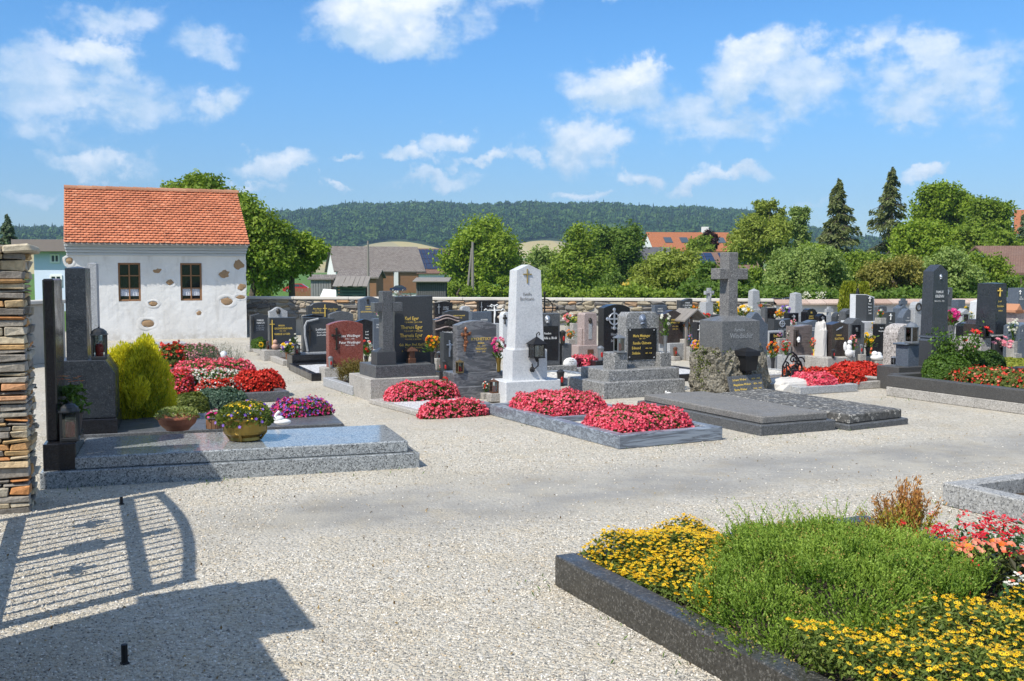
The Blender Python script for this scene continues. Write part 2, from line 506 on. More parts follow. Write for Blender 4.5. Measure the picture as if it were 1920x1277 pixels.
LIC = granite('lichen_spotted_dark_stone', (.095, .093, .088), (.055, .054, .05), (.38, .365, .33), .75, 30, cover=.3, stain=.3, bump=.3)
KRB = granite('brown_black_kerb_granite', (.045, .043, .038), (.025, .024, .021), (.13, .125, .115), .32, 95, cover=.4, stain=.12)
STR = marble('streaked_grey_marble', (.33, .37, .42), (.24, .28, .33), (.07, .08, .10), 1.7, .35, (1.0, 6, 14), 5, .12)
GNS = marble('dark_swirled_gneiss', (.075, .08, .09), (.10, .105, .115), (.22, .225, .24), 3.0, .3, (1.2, 3, 5), 7, .5)
GOLD = plain('gold_paint', (.80, .56, .12), .45, .15, var=.08)
WPNT = plain('white_paint', (.78, .78, .76), .5, var=.04)
SILV = plain('silver_paint', (.5, .52, .55), .35, .7, var=.05)
BRZ = plain('dark_bronze', (.05, .045, .038), .45, .6, var=.25)
IRON = plain('black_iron', (.018, .018, .02), .5, .4, var=.3)
PEWT = plain('pewter_figure', (.22, .26, .33), .45, .5, var=.3, scale=30)
BRASS = plain('brass', (.34, .23, .06), .38, .85, var=.2, bump=.1)
COPPER = plain('brown_copper', (.16, .08, .05), .45, .6, var=.3)
STEEL = plain('grey_metal', (.30, .31, .32), .4, .7, var=.2)
TERRA = plain('terracotta_plastic', (.33, .115, .06), .6, var=.15)
WOODB = plain('brown_wood', (.20, .10, .05), .75, var=.35, scale=14, bump=.3)
WOODG = plain('weathered_wood', (.22, .20, .18), .85, var=.35, scale=12, bump=.3)
WOODD = plain('dark_weathered_wood', (.10, .10, .105), .85, var=.45, scale=10, bump=.3)
PORC = plain('white_porcelain', (.75, .75, .74), .25, var=.03)
PLST = plain('black_plastic', (.02, .02, .022), .45, var=.2)
REDG = plain('red_candle', (.42, .015, .012), .3, var=.1)
GLS = glassmat('clear_glass')
SOIL = plain('dark_soil', (.055, .04, .03), .95, var=.4, scale=20, bump=.6)
# ------------------------------------------------------------------ ground
def gravel_mat():
    m, t, out = newmat('gravel'); v = world_coord(t)
    vo = t.voro(v, 52.0); r = t.add('ShaderNodeSeparateColor'); t.put(r.inputs[0], vo.outputs['Color'])
    vo2 = t.voro(v, 125.0); r2 = t.add('ShaderNodeSeparateColor'); t.put(r2.inputs[0], vo2.outputs['Color'])
    stops = [(0, (.17, .16, .14)), (.10, (.32, .30, .255)), (.32, (.47, .435, .36)), (.52, (.60, .55, .445)), (.7, (.52, .445, .33)), (.8, (.64, .595, .51)), (.93, (.75, .715, .64)), (1, (.80, .77, .72))]
    c1 = t.colramp(r.outputs[0], stops); c2 = t.colramp(r2.outputs[1], stops)
    col = t.mix(.24, t.mix(.42, c1, c2), (.47, .455, .415))
    # trodden lane: finer, greyer, dustier; it follows the main path
    du = t.vmath('DOT_PRODUCT', v, tuple(U)); dv = t.vmath('DOT_PRODUCT', v, tuple(V))
    wob = t.math('MULTIPLY', t.math('SUBTRACT', t.noise(v, .35, 3), .5), .8)
    dv = t.math('ADD', dv, wob)
    big = t.noise(v, 1.1, 6, .65)
    lane = t.ramp(t.math('ABSOLUTE', t.math('SUBTRACT', dv, 6.95)), .2, 1.1, 1, 0)
    lane2 = t.math('MULTIPLY', t.ramp(t.math('ABSOLUTE', t.math('SUBTRACT', dv, 4.6)), .2, 1.2, .55, 0), t.ramp(du, -3.0, 0.2, 1, 0))
    lane = t.math('MAXIMUM', t.math('MULTIPLY', lane, t.ramp(du, .3, 2.0)), lane2)
    lane = t.math('MULTIPLY', lane, t.ramp(big, .25, .6, .55, 1.0))
    fine = t.mix(t.noise(v, 150, 2), (.175, .172, .164), (.33, .324, .305))
    col = t.mix(t.math('MULTIPLY', lane, .95), col, fine)
    patch = t.noise(v, .55, 6, .6)
    col = t.mix(t.ramp(patch, .42, .68, 0, .6), col, t.mix(1.0, col, (.78, .77, .76), 'MULTIPLY'))
    col = t.mix(t.ramp(t.noise(v, 2.6, 5, .7), .48, .7, 0, .6), col, t.mix(1.0, col, (1.0, .92, .78), 'MULTIPLY'))
    sandy = t.math('MULTIPLY', t.ramp(t.noise(v, .8, 7, .7), .46, .66), .5)
    col = t.mix(sandy, col, t.mix(t.noise(v, 160, 2), (.30, .275, .225), (.56, .52, .43)))
    h = t.math('ADD', t.math('MULTIPLY', vo.outputs['Distance'], -1.0), t.math('MULTIPLY', vo2.outputs['Distance'], -.5))
    principled(t, out, col, .9, h, t.math('SUBTRACT', .75, t.math('MULTIPLY', lane, .45)), .02, .2)
    return m
GRAVEL = gravel_mat()
def tz(x, y):
    """height of the land round the churchyard"""
    x = np.asarray(x, float); y = np.asarray(y, float)
    d = np.hypot(x, y)
    s = lambda a, b: np.clip((d - a) / (b - a), 0, 1) ** 2 * (3 - 2 * np.clip((d - a) / (b - a), 0, 1))
    low = -.05 - 1.25 * s(33, 130)
    k = x / np.maximum(y, 1.0); k = np.where(y < 50, np.sign(x) * 2.5, np.clip(k, -2.5, 2.5))
    ridge = np.interp(k, [-2.5, -1.2, -.7, -.49, -.43, -.36, -.28, -.225, -.18, -.14, -.1, -.05, 0, .06, .12, .17, .22, .26, .32, .4, .6, 1.0, 2.5],
                      [52, 58, 64, 62, 66, 78, 86, 98, 104, 111, 117, 117, 115, 114, 112, 107, 101, 82, 50, 42, 46, 48, 50])
    ridge = ridge * (.955 + .02 * np.sin(k * 31) + .015 * np.sin(k * 77 + 1))
    base = np.interp(k, [-2.5, -.3, -.2, .0, .1, .3, 2.5], [22, 26, 30, 33, 30, 26, 22])
    far = ridge / FPX * 2050
    f1 = s(300, 1050); f2 = np.clip((d - 1050) / 1000., 0, 1); f2 = np.sin(f2 * math.pi / 2) ** .9
    f3 = np.clip((d - 2050) / 1500, 0, 1)
    return low + (base / FPX * 1050 + 1.3) * f1 + (far - base / FPX * 1050 + .4) * f2 * (1 - .6 * f3)

def grid_sheet(name, mats, th, rr, zf, **props):
    A, B = np.meshgrid(th, rr, indexing='ij')
    x = np.sin(A) * B; y = np.cos(A) * B
    z = zf(x, y)
    nA, nB = A.shape
    i = np.arange(nA * nB).reshape(nA, nB)
    f = np.stack([i[:-1, :-1], i[1:, :-1], i[1:, 1:], i[:-1, 1:]], -1).reshape(-1, 4)
    v = np.stack([x, y, z], -1).reshape(-1, 3)
    b = MB().add(v, [f[:, ::-1]])
    o = b.build(name, mats, smooth=True)
    for k, q in props.items(): o[k] = q
    return o
def land_mat():
    """meadow near by, strips of ripe grain and stubble further off, forest floor under the wood"""
    m, t, out = newmat('land'); v = world_coord(t)
    sp = t.add('ShaderNodeSeparateXYZ'); t.put(sp.inputs[0], v)
    d = t.vmath('LENGTH', t.vmath('MULTIPLY', v, (1, 1, 0))); k = t.math('DIVIDE', sp.outputs[0], t.math('MAXIMUM', sp.outputs[1], 1.0))
    n = t.noise(v, .12, 6, .6); n2 = t.noise(v, 3.0, 5, .7)
    grass = t.mix(t.ramp(n, .45, .7, 0, .6), t.mix(n2, (.06, .13, .02), (.10, .19, .035)), (.12, .16, .05))
    b = t.math('FRACT', t.math('MULTIPLY', t.math('ADD', t.math('MULTIPLY', t.math('ADD', k, 3.0), 26.0), t.math('MULTIPLY', d, .006)), .2))
    field = t.colramp(b, [(0, (.40, .33, .16)), (.2, (.32, .28, .16)), (.4, (.38, .32, .15)), (.6, (.10, .17, .04)), (.8, (.42, .36, .19))], True)
    field = t.mix(t.math('MULTIPLY', n, .35), field, (.26, .23, .12))
    edge = t.math('ADD', t.math('ADD', t.math('MULTIPLY', t.math('SINE', t.math('MULTIPLY', k, 40.0)), 55.0), 1095.0), t.math('MULTIPLY', t.math('SINE', t.math('ADD', t.math('MULTIPLY', k, 13.0), 2.0)), 40.0))
    isf = t.math('MULTIPLY', t.math('GREATER_THAN', t.math('ADD', d, t.math('MULTIPLY', n, 60.0)), 560.0), t.math('GREATER_THAN', sp.outputs[1], 0.0))
    col = t.mix(isf, grass, field)
    col = t.mix(t.math('GREATER_THAN', d, edge), col, t.mix(n2, (.022, .038, .018), (.038, .062, .03)))
    principled(t, out, col, .92, n2, .4, .1, .1)
    return m
LAND = land_mat()
th = np.r_[np.linspace(-math.pi, -.62, 28)[:-1], np.linspace(-.62, .62, 220), np.linspace(.62, math.pi, 28)[1:]]
rr = np.r_[0.01, np.linspace(20, 140, 26), np.geomspace(150, 1050, 40), np.linspace(1080, 2700, 48)]
grid_sheet('terrain', LAND, th, rr, tz, kind='structure')

WL = AT(452, 640, 29.0); WM = AT(1450, 640, 26.0); WR = AT(1990, 640, 27.5)
for p in (WL, WM, WR): p.z = 0
gp = [(-14, -8), (26, -8), (24, 27), (WR.x, WR.y), (WM.x, WM.y), (WL.x, WL.y), (-16, 31)]
MB().add([(x, y, 0.0) for x, y in gp], [np.arange(len(gp))]).build('ground', GRAVEL, kind='structure')

# ------------------------------------------------------------------ instancing on points (only for what nobody could count)
def scatter(name, pts, scl, rot, src, **props):
    me = bpy.data.meshes.new(name); n = len(pts)
    me.vertices.add(n); me.vertices.foreach_set('co', np.asarray(pts, np.float32).ravel())
    a = me.attributes.new('scl', 'FLOAT_VECTOR', 'POINT'); a.data.foreach_set('vector', np.asarray(scl, np.float32).ravel())
    a = me.attributes.new('rot', 'FLOAT_VECTOR', 'POINT'); a.data.foreach_set('vector', np.asarray(rot, np.float32).ravel())
    o = bpy.data.objects.new(name, me); COL.objects.link(o)
    g = bpy.data.node_groups.new(name, 'GeometryNodeTree')
    g.interface.new_socket('Geometry', in_out='INPUT', socket_type='NodeSocketGeometry')
    g.interface.new_socket('Geometry', in_out='OUTPUT', socket_type='NodeSocketGeometry')
    N = g.nodes; L = g.links
    gi = N.new('NodeGroupInput'); go = N.new('NodeGroupOutput')
    ip = N.new('GeometryNodeInstanceOnPoints'); oi = N.new('GeometryNodeObjectInfo'); oi.inputs[0].default_value = src
    oi.inputs['As Instance'].default_value = True
    na = N.new('GeometryNodeInputNamedAttribute'); na.data_type = 'FLOAT_VECTOR'; na.inputs[0].default_value = 'scl'
    nb = N.new('GeometryNodeInputNamedAttribute'); nb.data_type = 'FLOAT_VECTOR'; nb.inputs[0].default_value = 'rot'
    L.new(gi.outputs[0], ip.inputs['Points']); L.new(oi.outputs['Geometry'], ip.inputs['Instance'])
    L.new(na.outputs[0], ip.inputs['Scale']); L.new(nb.outputs[0], ip.inputs['Rotation'])
    L.new(ip.outputs[0], go.inputs[0])
    md = o.modifiers.new('scatter', 'NODES'); md.node_group = g
    for k, q in props.items(): o[k] = q
    return o
def src_obj(b, name, mats, smooth=False):
    return bpy.data.objects.new(name, b.mesh(name, mats, smooth))      # not linked: only a source

# loose pebbles on the nearer gravel
def pebble_mat():
    m, t, out = newmat('pebble')
    r = t.add('ShaderNodeObjectInfo').outputs['Random']
    col = t.colramp(r, [(0, (.18, .175, .165)), (.18, (.33, .315, .28)), (.4, (.50, .465, .40)), (.55, (.44, .37, .28)), (.7, (.60, .565, .49)), (.9, (.76, .73, .67)), (1, (.54, .44, .32))])
    principled(t, out, col, .8, spec=.25)
    return m
PEB = pebble_mat()
n = 80000
yy = 3.3 + (rng.random(n) ** 1.5) * 7.5
xx = (rng.random(n) * 2 - 1) * (yy * .52 + .3)
# thinner on the trodden lane
dvv = xx * V.x + yy * V.y
keep = rng.random(n) > .92 * np.exp(-((dvv - 6.95) / .95) ** 4) * (xx > -1.6)
xx, yy = xx[keep], yy[keep]; n = len(xx)
third = rng.integers(0, 3, n)
for q in range(3):
    k = third == q; N_ = k.sum()
    s_ = .0032 + .0042 * rng.random(N_) ** 2
    sc_ = np.stack([s_ * rng.uniform(.8, 1.4, N_), s_ * rng.uniform(.7, 1.1, N_), s_ * rng.uniform(.5, .8, N_)], 1)
    b = MB().ball((0, 0, 0), 1.0, 6, rough=.12)
    scatter('gravel_pebbles', np.c_[xx[k], yy[k], np.full(N_, .002)], sc_, np.c_[rng.normal(0, .3, N_), rng.normal(0, .3, N_), rng.random(N_) * 6.3], src_obj(b, 'pebble', PEB, True), kind='stuff')

# ------------------------------------------------------------------ wood on the hills
def canopy_mat(name, a, b, c):
    m, t, out = newmat(name)
    r = t.add('ShaderNodeObjectInfo').outputs['Random']
    col = t.colramp(r, [(0, a), (.45, b), (1, c)])
    at = t.add('ShaderNodeAttribute', attribute_name='tint')
    col = t.mix(t.math('MULTIPLY', at.outputs['Fac'], .5), col, t.mix(1.0, col, (1.5, 1.5, 1.2), 'MULTIPLY'))
    principled(t, out, col, .8, spec=.1)
    return m
CANO = canopy_mat('wood_canopy', (.022, .055, .018), (.042, .090, .024), (.075, .130, .034))
CONI = canopy_mat('wood_conifer', (.012, .026, .014), (.018, .036, .018), (.025, .045, .02))
def canopy_src(seed, kind):
    b = MB()
    if kind == 'broad':
        for i in range(9):
            p = rng.normal(0, .38, 3); p[2] = abs(p[2]) * .7 + .2
            c = rng.normal(size=(34, 3)); c /= np.linalg.norm(c, axis=1)[:, None]; c[:, 2] = np.abs(c[:, 2]) * .9 - .15
            rad = rng.uniform(.36, .55)
            b.cards(p + c * rad, .30, .24, n=c + rng.normal(0, .35, c.shape), t=rng.random(34))
        b.ball((0, 0, .25), (.62, .62, .55), 7, rough=.1, t=0.1)
    else:
        for i in range(7):
            z = .2 + i * .27; r = .62 * (1 - i / 7.6)
            a = np.arange(9) / 9 * 6.283 + i
            c = np.c_[np.cos(a) * r * .6, np.sin(a) * r * .6, np.full(9, z)]
            b.cards(c, r * 1.1, .26, d=np.c_[np.cos(a), np.sin(a), np.full(9, -.55)], n=np.tile([0, 0, 1.0], (9, 1)), t=rng.random(9))
        b.lathe([(.5, .05), (.3, 1.0), (.02, 2.1)], 7, t=.1)
    return b
SRC = [src_obj(canopy_src(i, 'broad'), 'canopy', CANO) for i in range(3)] + [src_obj(canopy_src(9, 'con'), 'conifer_canopy', CONI)]
def fill_wood(name, k0, k1, d0, d1, n, size, pc):
    k = rng.uniform(k0, k1, n); d = np.sqrt(rng.uniform(d0 ** 2, d1 ** 2, n))
    y = d / np.sqrt(1 + k * k); x = k * y
    edge = 1115 + 55 * np.sin(k * 40) + 40 * np.sin(k * 13 + 2)
    kk = d > edge
    x, y, d = x[kk], y[kk], d[kk]; n = len(x)
    z = tz(x, y)
    con = rng.random(n) < pc * (1 + 2.2 * (d > 1900))
    typ = np.where(con, 3, rng.integers(0, 3, n))
    for q in range(4):
        m = typ == q; c = m.sum()
        if not c: continue
        s = size * rng.uniform(.7, 1.35, c) * (.55 if q == 3 else 1)
        hz = s * rng.uniform(.9, 1.3, c) * (1.35 if q == 3 else 1)
        scatter(name, np.c_[x[m], y[m], z[m] - .5], np.c_[s, s, hz], np.c_[np.zeros(c), np.zeros(c), rng.random(c) * 6.3], SRC[q], kind='stuff')
fill_wood('forest', -.60, .62, 1060, 2180, 30000, 8.5, .14)

# ------------------------------------------------------------------ clear summer air that turns the far hills blue
def haze_box():
    m, t, out = newmat('air')
    pv = t.add('ShaderNodeVolumePrincipled')
    pv.inputs['Color'].default_value = (.45, .68, .95, 1)
    pv.inputs['Density'].default_value = HAZE
    pv.inputs['Anisotropy'].default_value = .0
    t.l.new(pv.outputs[0], out.inputs['Volume'])
    MB().box((0, 0, 108), (5700, 5700, 226)).build('haze', m, kind='stuff')
HAZE = 0.00018
haze_box()
# ------------------------------------------------------------------ walls of the churchyard
STONE = tinted('field_stone', [(0, (.16, .15, .14)), (.3, (.27, .255, .23)), (.55, (.36, .31, .22)), (.75, (.42, .37, .30)), (.88, (.40, .23, .11)), (1, (.52, .48, .42))], None, .9, nscale=22, bump=.5)
MORT = plain('wall_mortar', (.40, .375, .33), .95, var=.3, scale=9, bump=.5)
COPE = plain('concrete_coping', (.52, .49, .44), .85, var=.18, scale=5, bump=.2)
def field_wall(label, p0, p1, h, th):
    d = p1 - p0; L = d.length; rz = math.atan2(d.y, d.x)
    w = thing('stone_wall', label, 'wall', p0, rz)
    MB().box((L / 2, th / 2, h / 2), (L, th - .02, h)).build('mortar_core', MORT, w)
    x = -.02; n = math.ceil(L / 1.6)
    for i in range(n):
        MB().box(((i + .5) * L / n, th / 2, h + .035), (L / n - .006, th + .12, .075), b=.012).build('coping', COPE, w)
    z = .42; k = 0                       # the lowest courses stand behind the graves
    while z < h - .03:
        hh = rng.uniform(.11, .19); hh = min(hh, h - z)
        x = rng.uniform(-.2, 0)
        while x < L:
            ww = rng.uniform(.17, .40)
            x0, x1 = max(x, 0.01), min(x + ww, L - .01)
            if x1 - x0 > .07 and hh > .05:
                b = MB()
                cx, cz = (x0 + x1) / 2, z + hh / 2 + rng.normal(0, .012)
                b.box((cx, -.012, cz), (x1 - x0 - .022, .07 + rng.random() * .03, hh - .022), b=.034, jit=.021, t=rng.random())
                if k < 300: b.build('stone', STONE, w); k += 1
            x += ww
        z += hh
    return w
field_wall('long field stone wall with pale concrete coping behind the dark gravestones', WL, WM, .975, .4)
PLAS = plain('white_wall_plaster', (.66, .645, .61), .9, var=.08, scale=2.5, bump=.2)
TILEC = tinted('coping_tile', (.40, .27, .21), (.58, .47, .40), .85)
def plaster_wall(label, p0, p1, h, th, cap):
    d = p1 - p0; L = d.length; rz = math.atan2(d.y, d.x)
    w = thing('plastered_wall', label, 'wall', p0, rz)
    MB().box((L / 2, th / 2, h / 2), (L, th, h)).build('wall', PLAS, w)
    n = int(L / .42)
    for i in range(n):
        b = MB(); x = (i + .5) * L / n
        b.add([(x - L / n / 2 + .004, -.1, h + .0), (x + L / n / 2 - .004, -.1, h), (x + L / n / 2 - .004, th / 2, h + .13), (x - L / n / 2 + .004, th / 2, h + .13),
               (x + L / n / 2 - .004, th + .1, h), (x - L / n / 2 + .004, th + .1, h), (x - L / n / 2 + .004, -.1, h + .035), (x + L / n / 2 - .004, -.1, h + .035)],
              [np.array([[0, 1, 7, 6], [6, 7, 2, 3], [3, 2, 4, 5], [5, 4, 1, 0]])], t=rng.random())
        b.build('coping_tile', cap, w)
WQ = WM + (WR - WM) * .72
plaster_wall('white plastered wall with pinkish tile coping behind the obelisks', WM + Vector((.02, 0, 0)), WQ, .9, .35, TILEC)
plaster_wall('white plastered wall with dark slate blue coping at the far end', WQ, WR + (WR - WM).normalized() * 6, .93, .35, tinted('slate_coping', (.08, .10, .13), (.11, .13, .165), .6))

# ------------------------------------------------------------------ gate pillar of stacked stone, gate, second pillar
PSTONE = tinted('stacked_slate', [(0, (.17, .155, .135)), (.2, (.34, .31, .27)), (.45, (.50, .45, .36)), (.66, (.62, .52, .36)), (.80, (.60, .40, .19)), (.93, (.58, .26, .10)), (1, (.68, .62, .50))], None, .85, nscale=26, bump=.6, var=.32)
PMORT = plain('dark_joint', (.05, .045, .04), .95, var=.3)
def stacked_pillar(label, corner, rz, w, d, h, cap=True):
    """corner = front right bottom corner; the pillar runs to -x and +y from it"""
    r = thing('gate_pillar', label, 'gate pillar', corner, rz)
    MB().box((-w / 2, d / 2, h / 2), (w - .09, d - .09, h - .005)).build('pillar_core', PMORT, r)
    z = 0.0
    while z < h - .02:
        hh = random.choice([.028, .034, .04, .046, .052, .06, .074]) * rng.uniform(.95, 1.1)
        if h - z - hh < .03: hh = h - z
        x = 0.0; first = True
        while x > -w + .02:
            ww = rng.uniform(.10, .34)
            if x - ww < -w + .08: ww = x + w
            dep = .10 if not first else rng.uniform(.1, .22)
            o = rng.normal(0, .008)
            MB().box((x - ww / 2, dep / 2 + o, z + hh / 2), (ww - .008, dep, hh - .009), b=.005, jit=.0045, t=rng.random()).build('stone', PSTONE, r)
            x -= ww; first = False
        y = rng.uniform(.11, .2)
        while y < d - .02:
            ww = rng.uniform(.10, .26)
            if y + ww > d - .07: ww = d - y
            o = rng.normal(0, .010)
            MB().box((-.05 + o, y + ww / 2, z + hh / 2), (.1, ww - .008, hh - .009), b=.006, jit=.0065, t=rng.random()).build('stone', PSTONE, r)
            y += ww
        z += hh
    for i_ in range(4):
        MB().box((.06 - (w + .12) * (i_ + .5) / 4, d / 2 + rng.normal(0, .01), h + .022), ((w + .12) / 4 - .006, d + .10, .05 + rng.random() * .012), b=.012, jit=.008, t=.55 + .2 * rng.random()).build('cap_stone', PSTONE, r)
    return r
stacked_pillar('gate pillar of stacked flat stones beside the polished black stele', G(57, 961), R(19), .62, .52, 1.80)
c2 = Vector((-2.06, 3.58, 0))
stacked_pillar('gate pillar whose broad block of shadow lies on the gravel at the lower left', c2, R(25.5), .6, .78, 2.0)
bw = thing('boundary_wall', 'low wall whose shadow edge runs out of the picture at the bottom', 'wall', c2, R(25.5))
MB().box((-.2, -.9, .9), (.34, 1.8, 1.8), b=.02).build('wall', MORT, bw)
gA = Vector((-3.56, 6.82, 0)); gB = Vector((-2.62, 4.52, 0)); gd = (gA - gB); gl = gd.length
gate = thing('garden_gate', 'iron double gate with curved top whose barred shadow lies on the gravel', 'gate', gB, math.atan2(gd.y, gd.x))
top = lambda x: 1.66 + .13 * math.sin(math.pi * x / gl)
for nm, z0, hgt in (('bottom_rail', .36, .11), ('middle_rail', 1.34, .10)):
    MB().box((gl / 2, 0, z0), (gl, .035, hgt)).build(nm, IRON, gate)
MB().tube([(x, 0, top(x)) for x in np.linspace(0, gl, 13)], .035, 6).build('top_rail', IRON, gate)
for x in (0.02, gl - .02): MB().box((x, 0, .95), (.06, .05, 1.5)).build('stile', IRON, gate)
MB().box((gl * .5, 0, 1.0), (.10, .05, 1.28)).build('meeting_stile', IRON, gate)
MB().box((gl * .5, 0, .95), (.22, .06, .3), b=.03).build('lock_box', IRON, gate)
for i in range(19):
    x = .08 + i * (gl - .16) / 18
    MB().tube([(x, 0, .36), (x, 0, top(x))], .015, 6).build('bar', IRON, gate)
for x, zc in ((gl * .30, .88), (gl * .74, 1.0)):
    b = MB(); b.box((x, 0, zc), (.05, .03, .28)); b.box((x, 0, zc), (.16, .03, .05))
    for s in (-1, 1):
        b.tube([(x + s * .02, 0, zc), (x + s * .08, 0, zc + .07), (x + s * .13, 0, zc + .02), (x + s * .09, 0, zc - .03)], .009, 5)
    b.build('scroll_cross', IRON, gate)
for (px, py, h, lab) in ((228, 946, .055, 'small rusty iron gate stop sticking out of the gravel near the granite slab'), (234, 1245, .085, 'dark iron ground bolt post in the shaded gravel')):
    p = G(px, py); o = thing('gate_stop', lab, 'gate stop', p)
    MB().tube([(0, 0, 0), (0, 0, h)], .011 if h < .07 else .014, 7).build('pin', IRON, o)
    MB().box((0, 0, .004), (.035, .03, .01), rz=.6, b=.003).build('foot_plate', IRON, o)

# ------------------------------------------------------------------ white house with the red tile roof
def house_mat():
    m, t, out = newmat('old_white_plaster'); v = obj_coord(t)
    n = t.noise(v, 1.4, 7, .65); n2 = t.noise(v, 7, 5, .7)
    col = t.mix(t.ramp(n, .38, .68, 0, .7), (.72, .715, .70), (.60, .585, .56))
    dr = t.noise(t.vmath('MULTIPLY', v, (3, 3, .7)), 1.2, 6, .7)
    col = t.mix(t.ramp(dr, .5, .72, 0, .6), col, (.50, .485, .455))
    sp = t.add('ShaderNodeSeparateXYZ'); t.put(sp.inputs[0], v)
    foot = t.math('MULTIPLY', t.ramp(sp.outputs[2], .28, 0.0), t.ramp(n2, .35, .65))
    col = t.mix(t.math('MULTIPLY', foot, .6), col, (.42, .39, .34))
    principled(t, out, col, .92, t.math('ADD', n2, n), .22, .04, .15)
    return m
HW = house_mat()
hp = G(463, 633); 
hs_ = thing('cemetery_house', 'small white plastered house with orange tile roof and two brown windows', 'house', hp, R(22))
HM = Matrix.Translation(hp) @ Matrix.Rotation(R(22), 4, 'Z'); HI = HM.inverted()
def onplane(M, Mi, px, py, s=0.0):
    """where the line of sight through a picture point meets the upright plane y = s of a thing's own frame"""
    o = Mi @ ORG; d = Mi.to_3x3() @ ray(px, py)
    q = o + d * ((s - o.y) / d.y)
    return q.x, q.z
HX0 = onplane(HM, HI, 125, 500)[0]; HEAVE = onplane(HM, HI, 463, 481)[1]; HCOR = onplane(HM, HI, 463, 460)[1]
HD = 3.9
def rect(px0, py0, px1, py1):
    a = onplane(HM, HI, px0, py1); b = onplane(HM, HI, px1, py0)
    return a[0], b[0], a[1], b[1]
wins = [rect(222.5, 493, 263, 565), rect(339, 494.5, 378, 564.5)]
z0w, z1w = wins[0][2], wins[0][3]
xs = [HX0, wins[0][0], wins[0][1], wins[1][0], wins[1][1], 0.0]; zs = [0, z0w, z1w, HEAVE + .05]
b = MB(); REV = .13
# facade as a fine grid, slightly uneven by hand, with the two openings cut
gx = np.unique(np.r_[[np.linspace(xs[i], xs[i + 1], max(2, int((xs[i + 1] - xs[i]) / .12) + 1)) for i in range(5)][0], np.concatenate([np.linspace(xs[i], xs[i + 1], max(2, int((xs[i + 1] - xs[i]) / .12) + 1)) for i in range(5)])].round(5))
gz = np.unique(np.concatenate([np.linspace(zs[i], zs[i + 1], max(2, int((zs[i + 1] - zs[i]) / .12) + 1)) for i in range(3)]).round(5))
X, Z = np.meshgrid(gx, gz, indexing='ij')
YY = .012 * np.sin(X * 2.1 + 1) * np.sin(Z * 2.7) + .006 * np.sin(X * 7 + Z * 5) + rng.normal(0, .0015, X.shape)
ii = np.arange(X.size).reshape(X.shape)
f = np.stack([ii[:-1, :-1], ii[1:, :-1], ii[1:, 1:], ii[:-1, 1:]], -1)
cx = (X[:-1, :-1] + X[1:, 1:]) / 2; cz = (Z[:-1, :-1] + Z[1:, 1:]) / 2
hole = np.zeros(cx.shape, bool)
for k in (1, 3): hole |= (cx > xs[k]) & (cx < xs[k + 1]) & (cz > z0w) & (cz < z1w)
b.add(np.stack([X, YY, Z], -1).reshape(-1, 3), [f[~hole]])
for k in (1, 3):
    x0, x1 = xs[k], xs[k + 1]
    q = [(x0, 0, z0w), (x1, 0, z0w), (x1, 0, z1w), (x0, 0, z1w)]; q2 = [(x, REV, z) for x, _, z in q]
    b.add(q + q2, [np.array([[0, 1, 5, 4], [1, 2, 6, 5], [2, 3, 7, 6], [3, 0, 4, 7]])])
RZ = onplane(HM, HI, 445, 361, HD / 2)[1]
b.add([(0, 0, 0), (0, HD, 0), (0, HD, HEAVE), (0, HD / 2, RZ - .12), (0, 0, HEAVE), (HX0, 0, 0), (HX0, HD, 0), (HX0, HD, HEAVE), (HX0, HD / 2, RZ - .12), (HX0, 0, HEAVE)],
      [np.array([0, 1, 2, 3, 4]), np.array([9, 8, 7, 6, 5]), np.array([1, 6, 7, 2])])
b.build('wall', HW, hs_)
MB().box((HX0 / 2, HD / 2 + .1, 1.0), (-HX0 - .2, HD - .5, 1.9)).build('painted_interior', plain('painted_dark', (.012, .012, .012), .9), hs_)  # solid block; the darkness of the unlit room is painted near-black
CORM = plain('shade_grey_cornice', (.44, .48, .52), .8, var=.06)  # light grey paint with the blue-grey eaves shade put into its colour
ch = HCOR - HEAVE
for i in range(4):
    z = HEAVE + ch * (i + .5) / 4
    MB().box((HX0 / 2, .1 - .045 * (i + 1) , z), (-HX0 + .03 * i, .2 + .0 * i, ch / 4 - .004), b=.012).build('cornice_moulding', CORM, hs_)
RT = tinted('clay_tile', [(0, (.46, .16, .085)), (.25, (.58, .21, .11)), (.75, (.65, .245, .13)), (1, (.70, .31, .18))], None, .85, nscale=1.5, bump=.2, var=.2)
EY, EZ = -.37, HCOR + .0
slope = Vector((0, HD / 2 - EY, RZ - EZ)); SL = slope.length; sd = slope.normalized(); sn = Vector((0, -sd.z, sd.y))
x0r, x1r = HX0 - .05, .06
rb = MB()
for side in (0, 1):
    q = [(x0r, EY, EZ), (x1r, EY, EZ), (x1r, HD / 2, RZ), (x0r, HD / 2, RZ)]
    if side: q = [(x, HD - y, z) for x, y, z in q][::-1]
    q2 = [(x, y, z - .03) for x, y, z in q]
    rb.add(q + q2, [np.array([[0, 1, 2, 3], [7, 6, 5, 4], [0, 4, 5, 1], [1, 5, 6, 2], [2, 6, 7, 3], [3, 7, 4, 0]])])
rb.build('roof_deck', plain('roof_boards', (.30, .27, .24), .9), hs_)
rows, cols = 23, 34
tb = MB(); tw = (x1r - x0r) / cols; thh = SL / rows
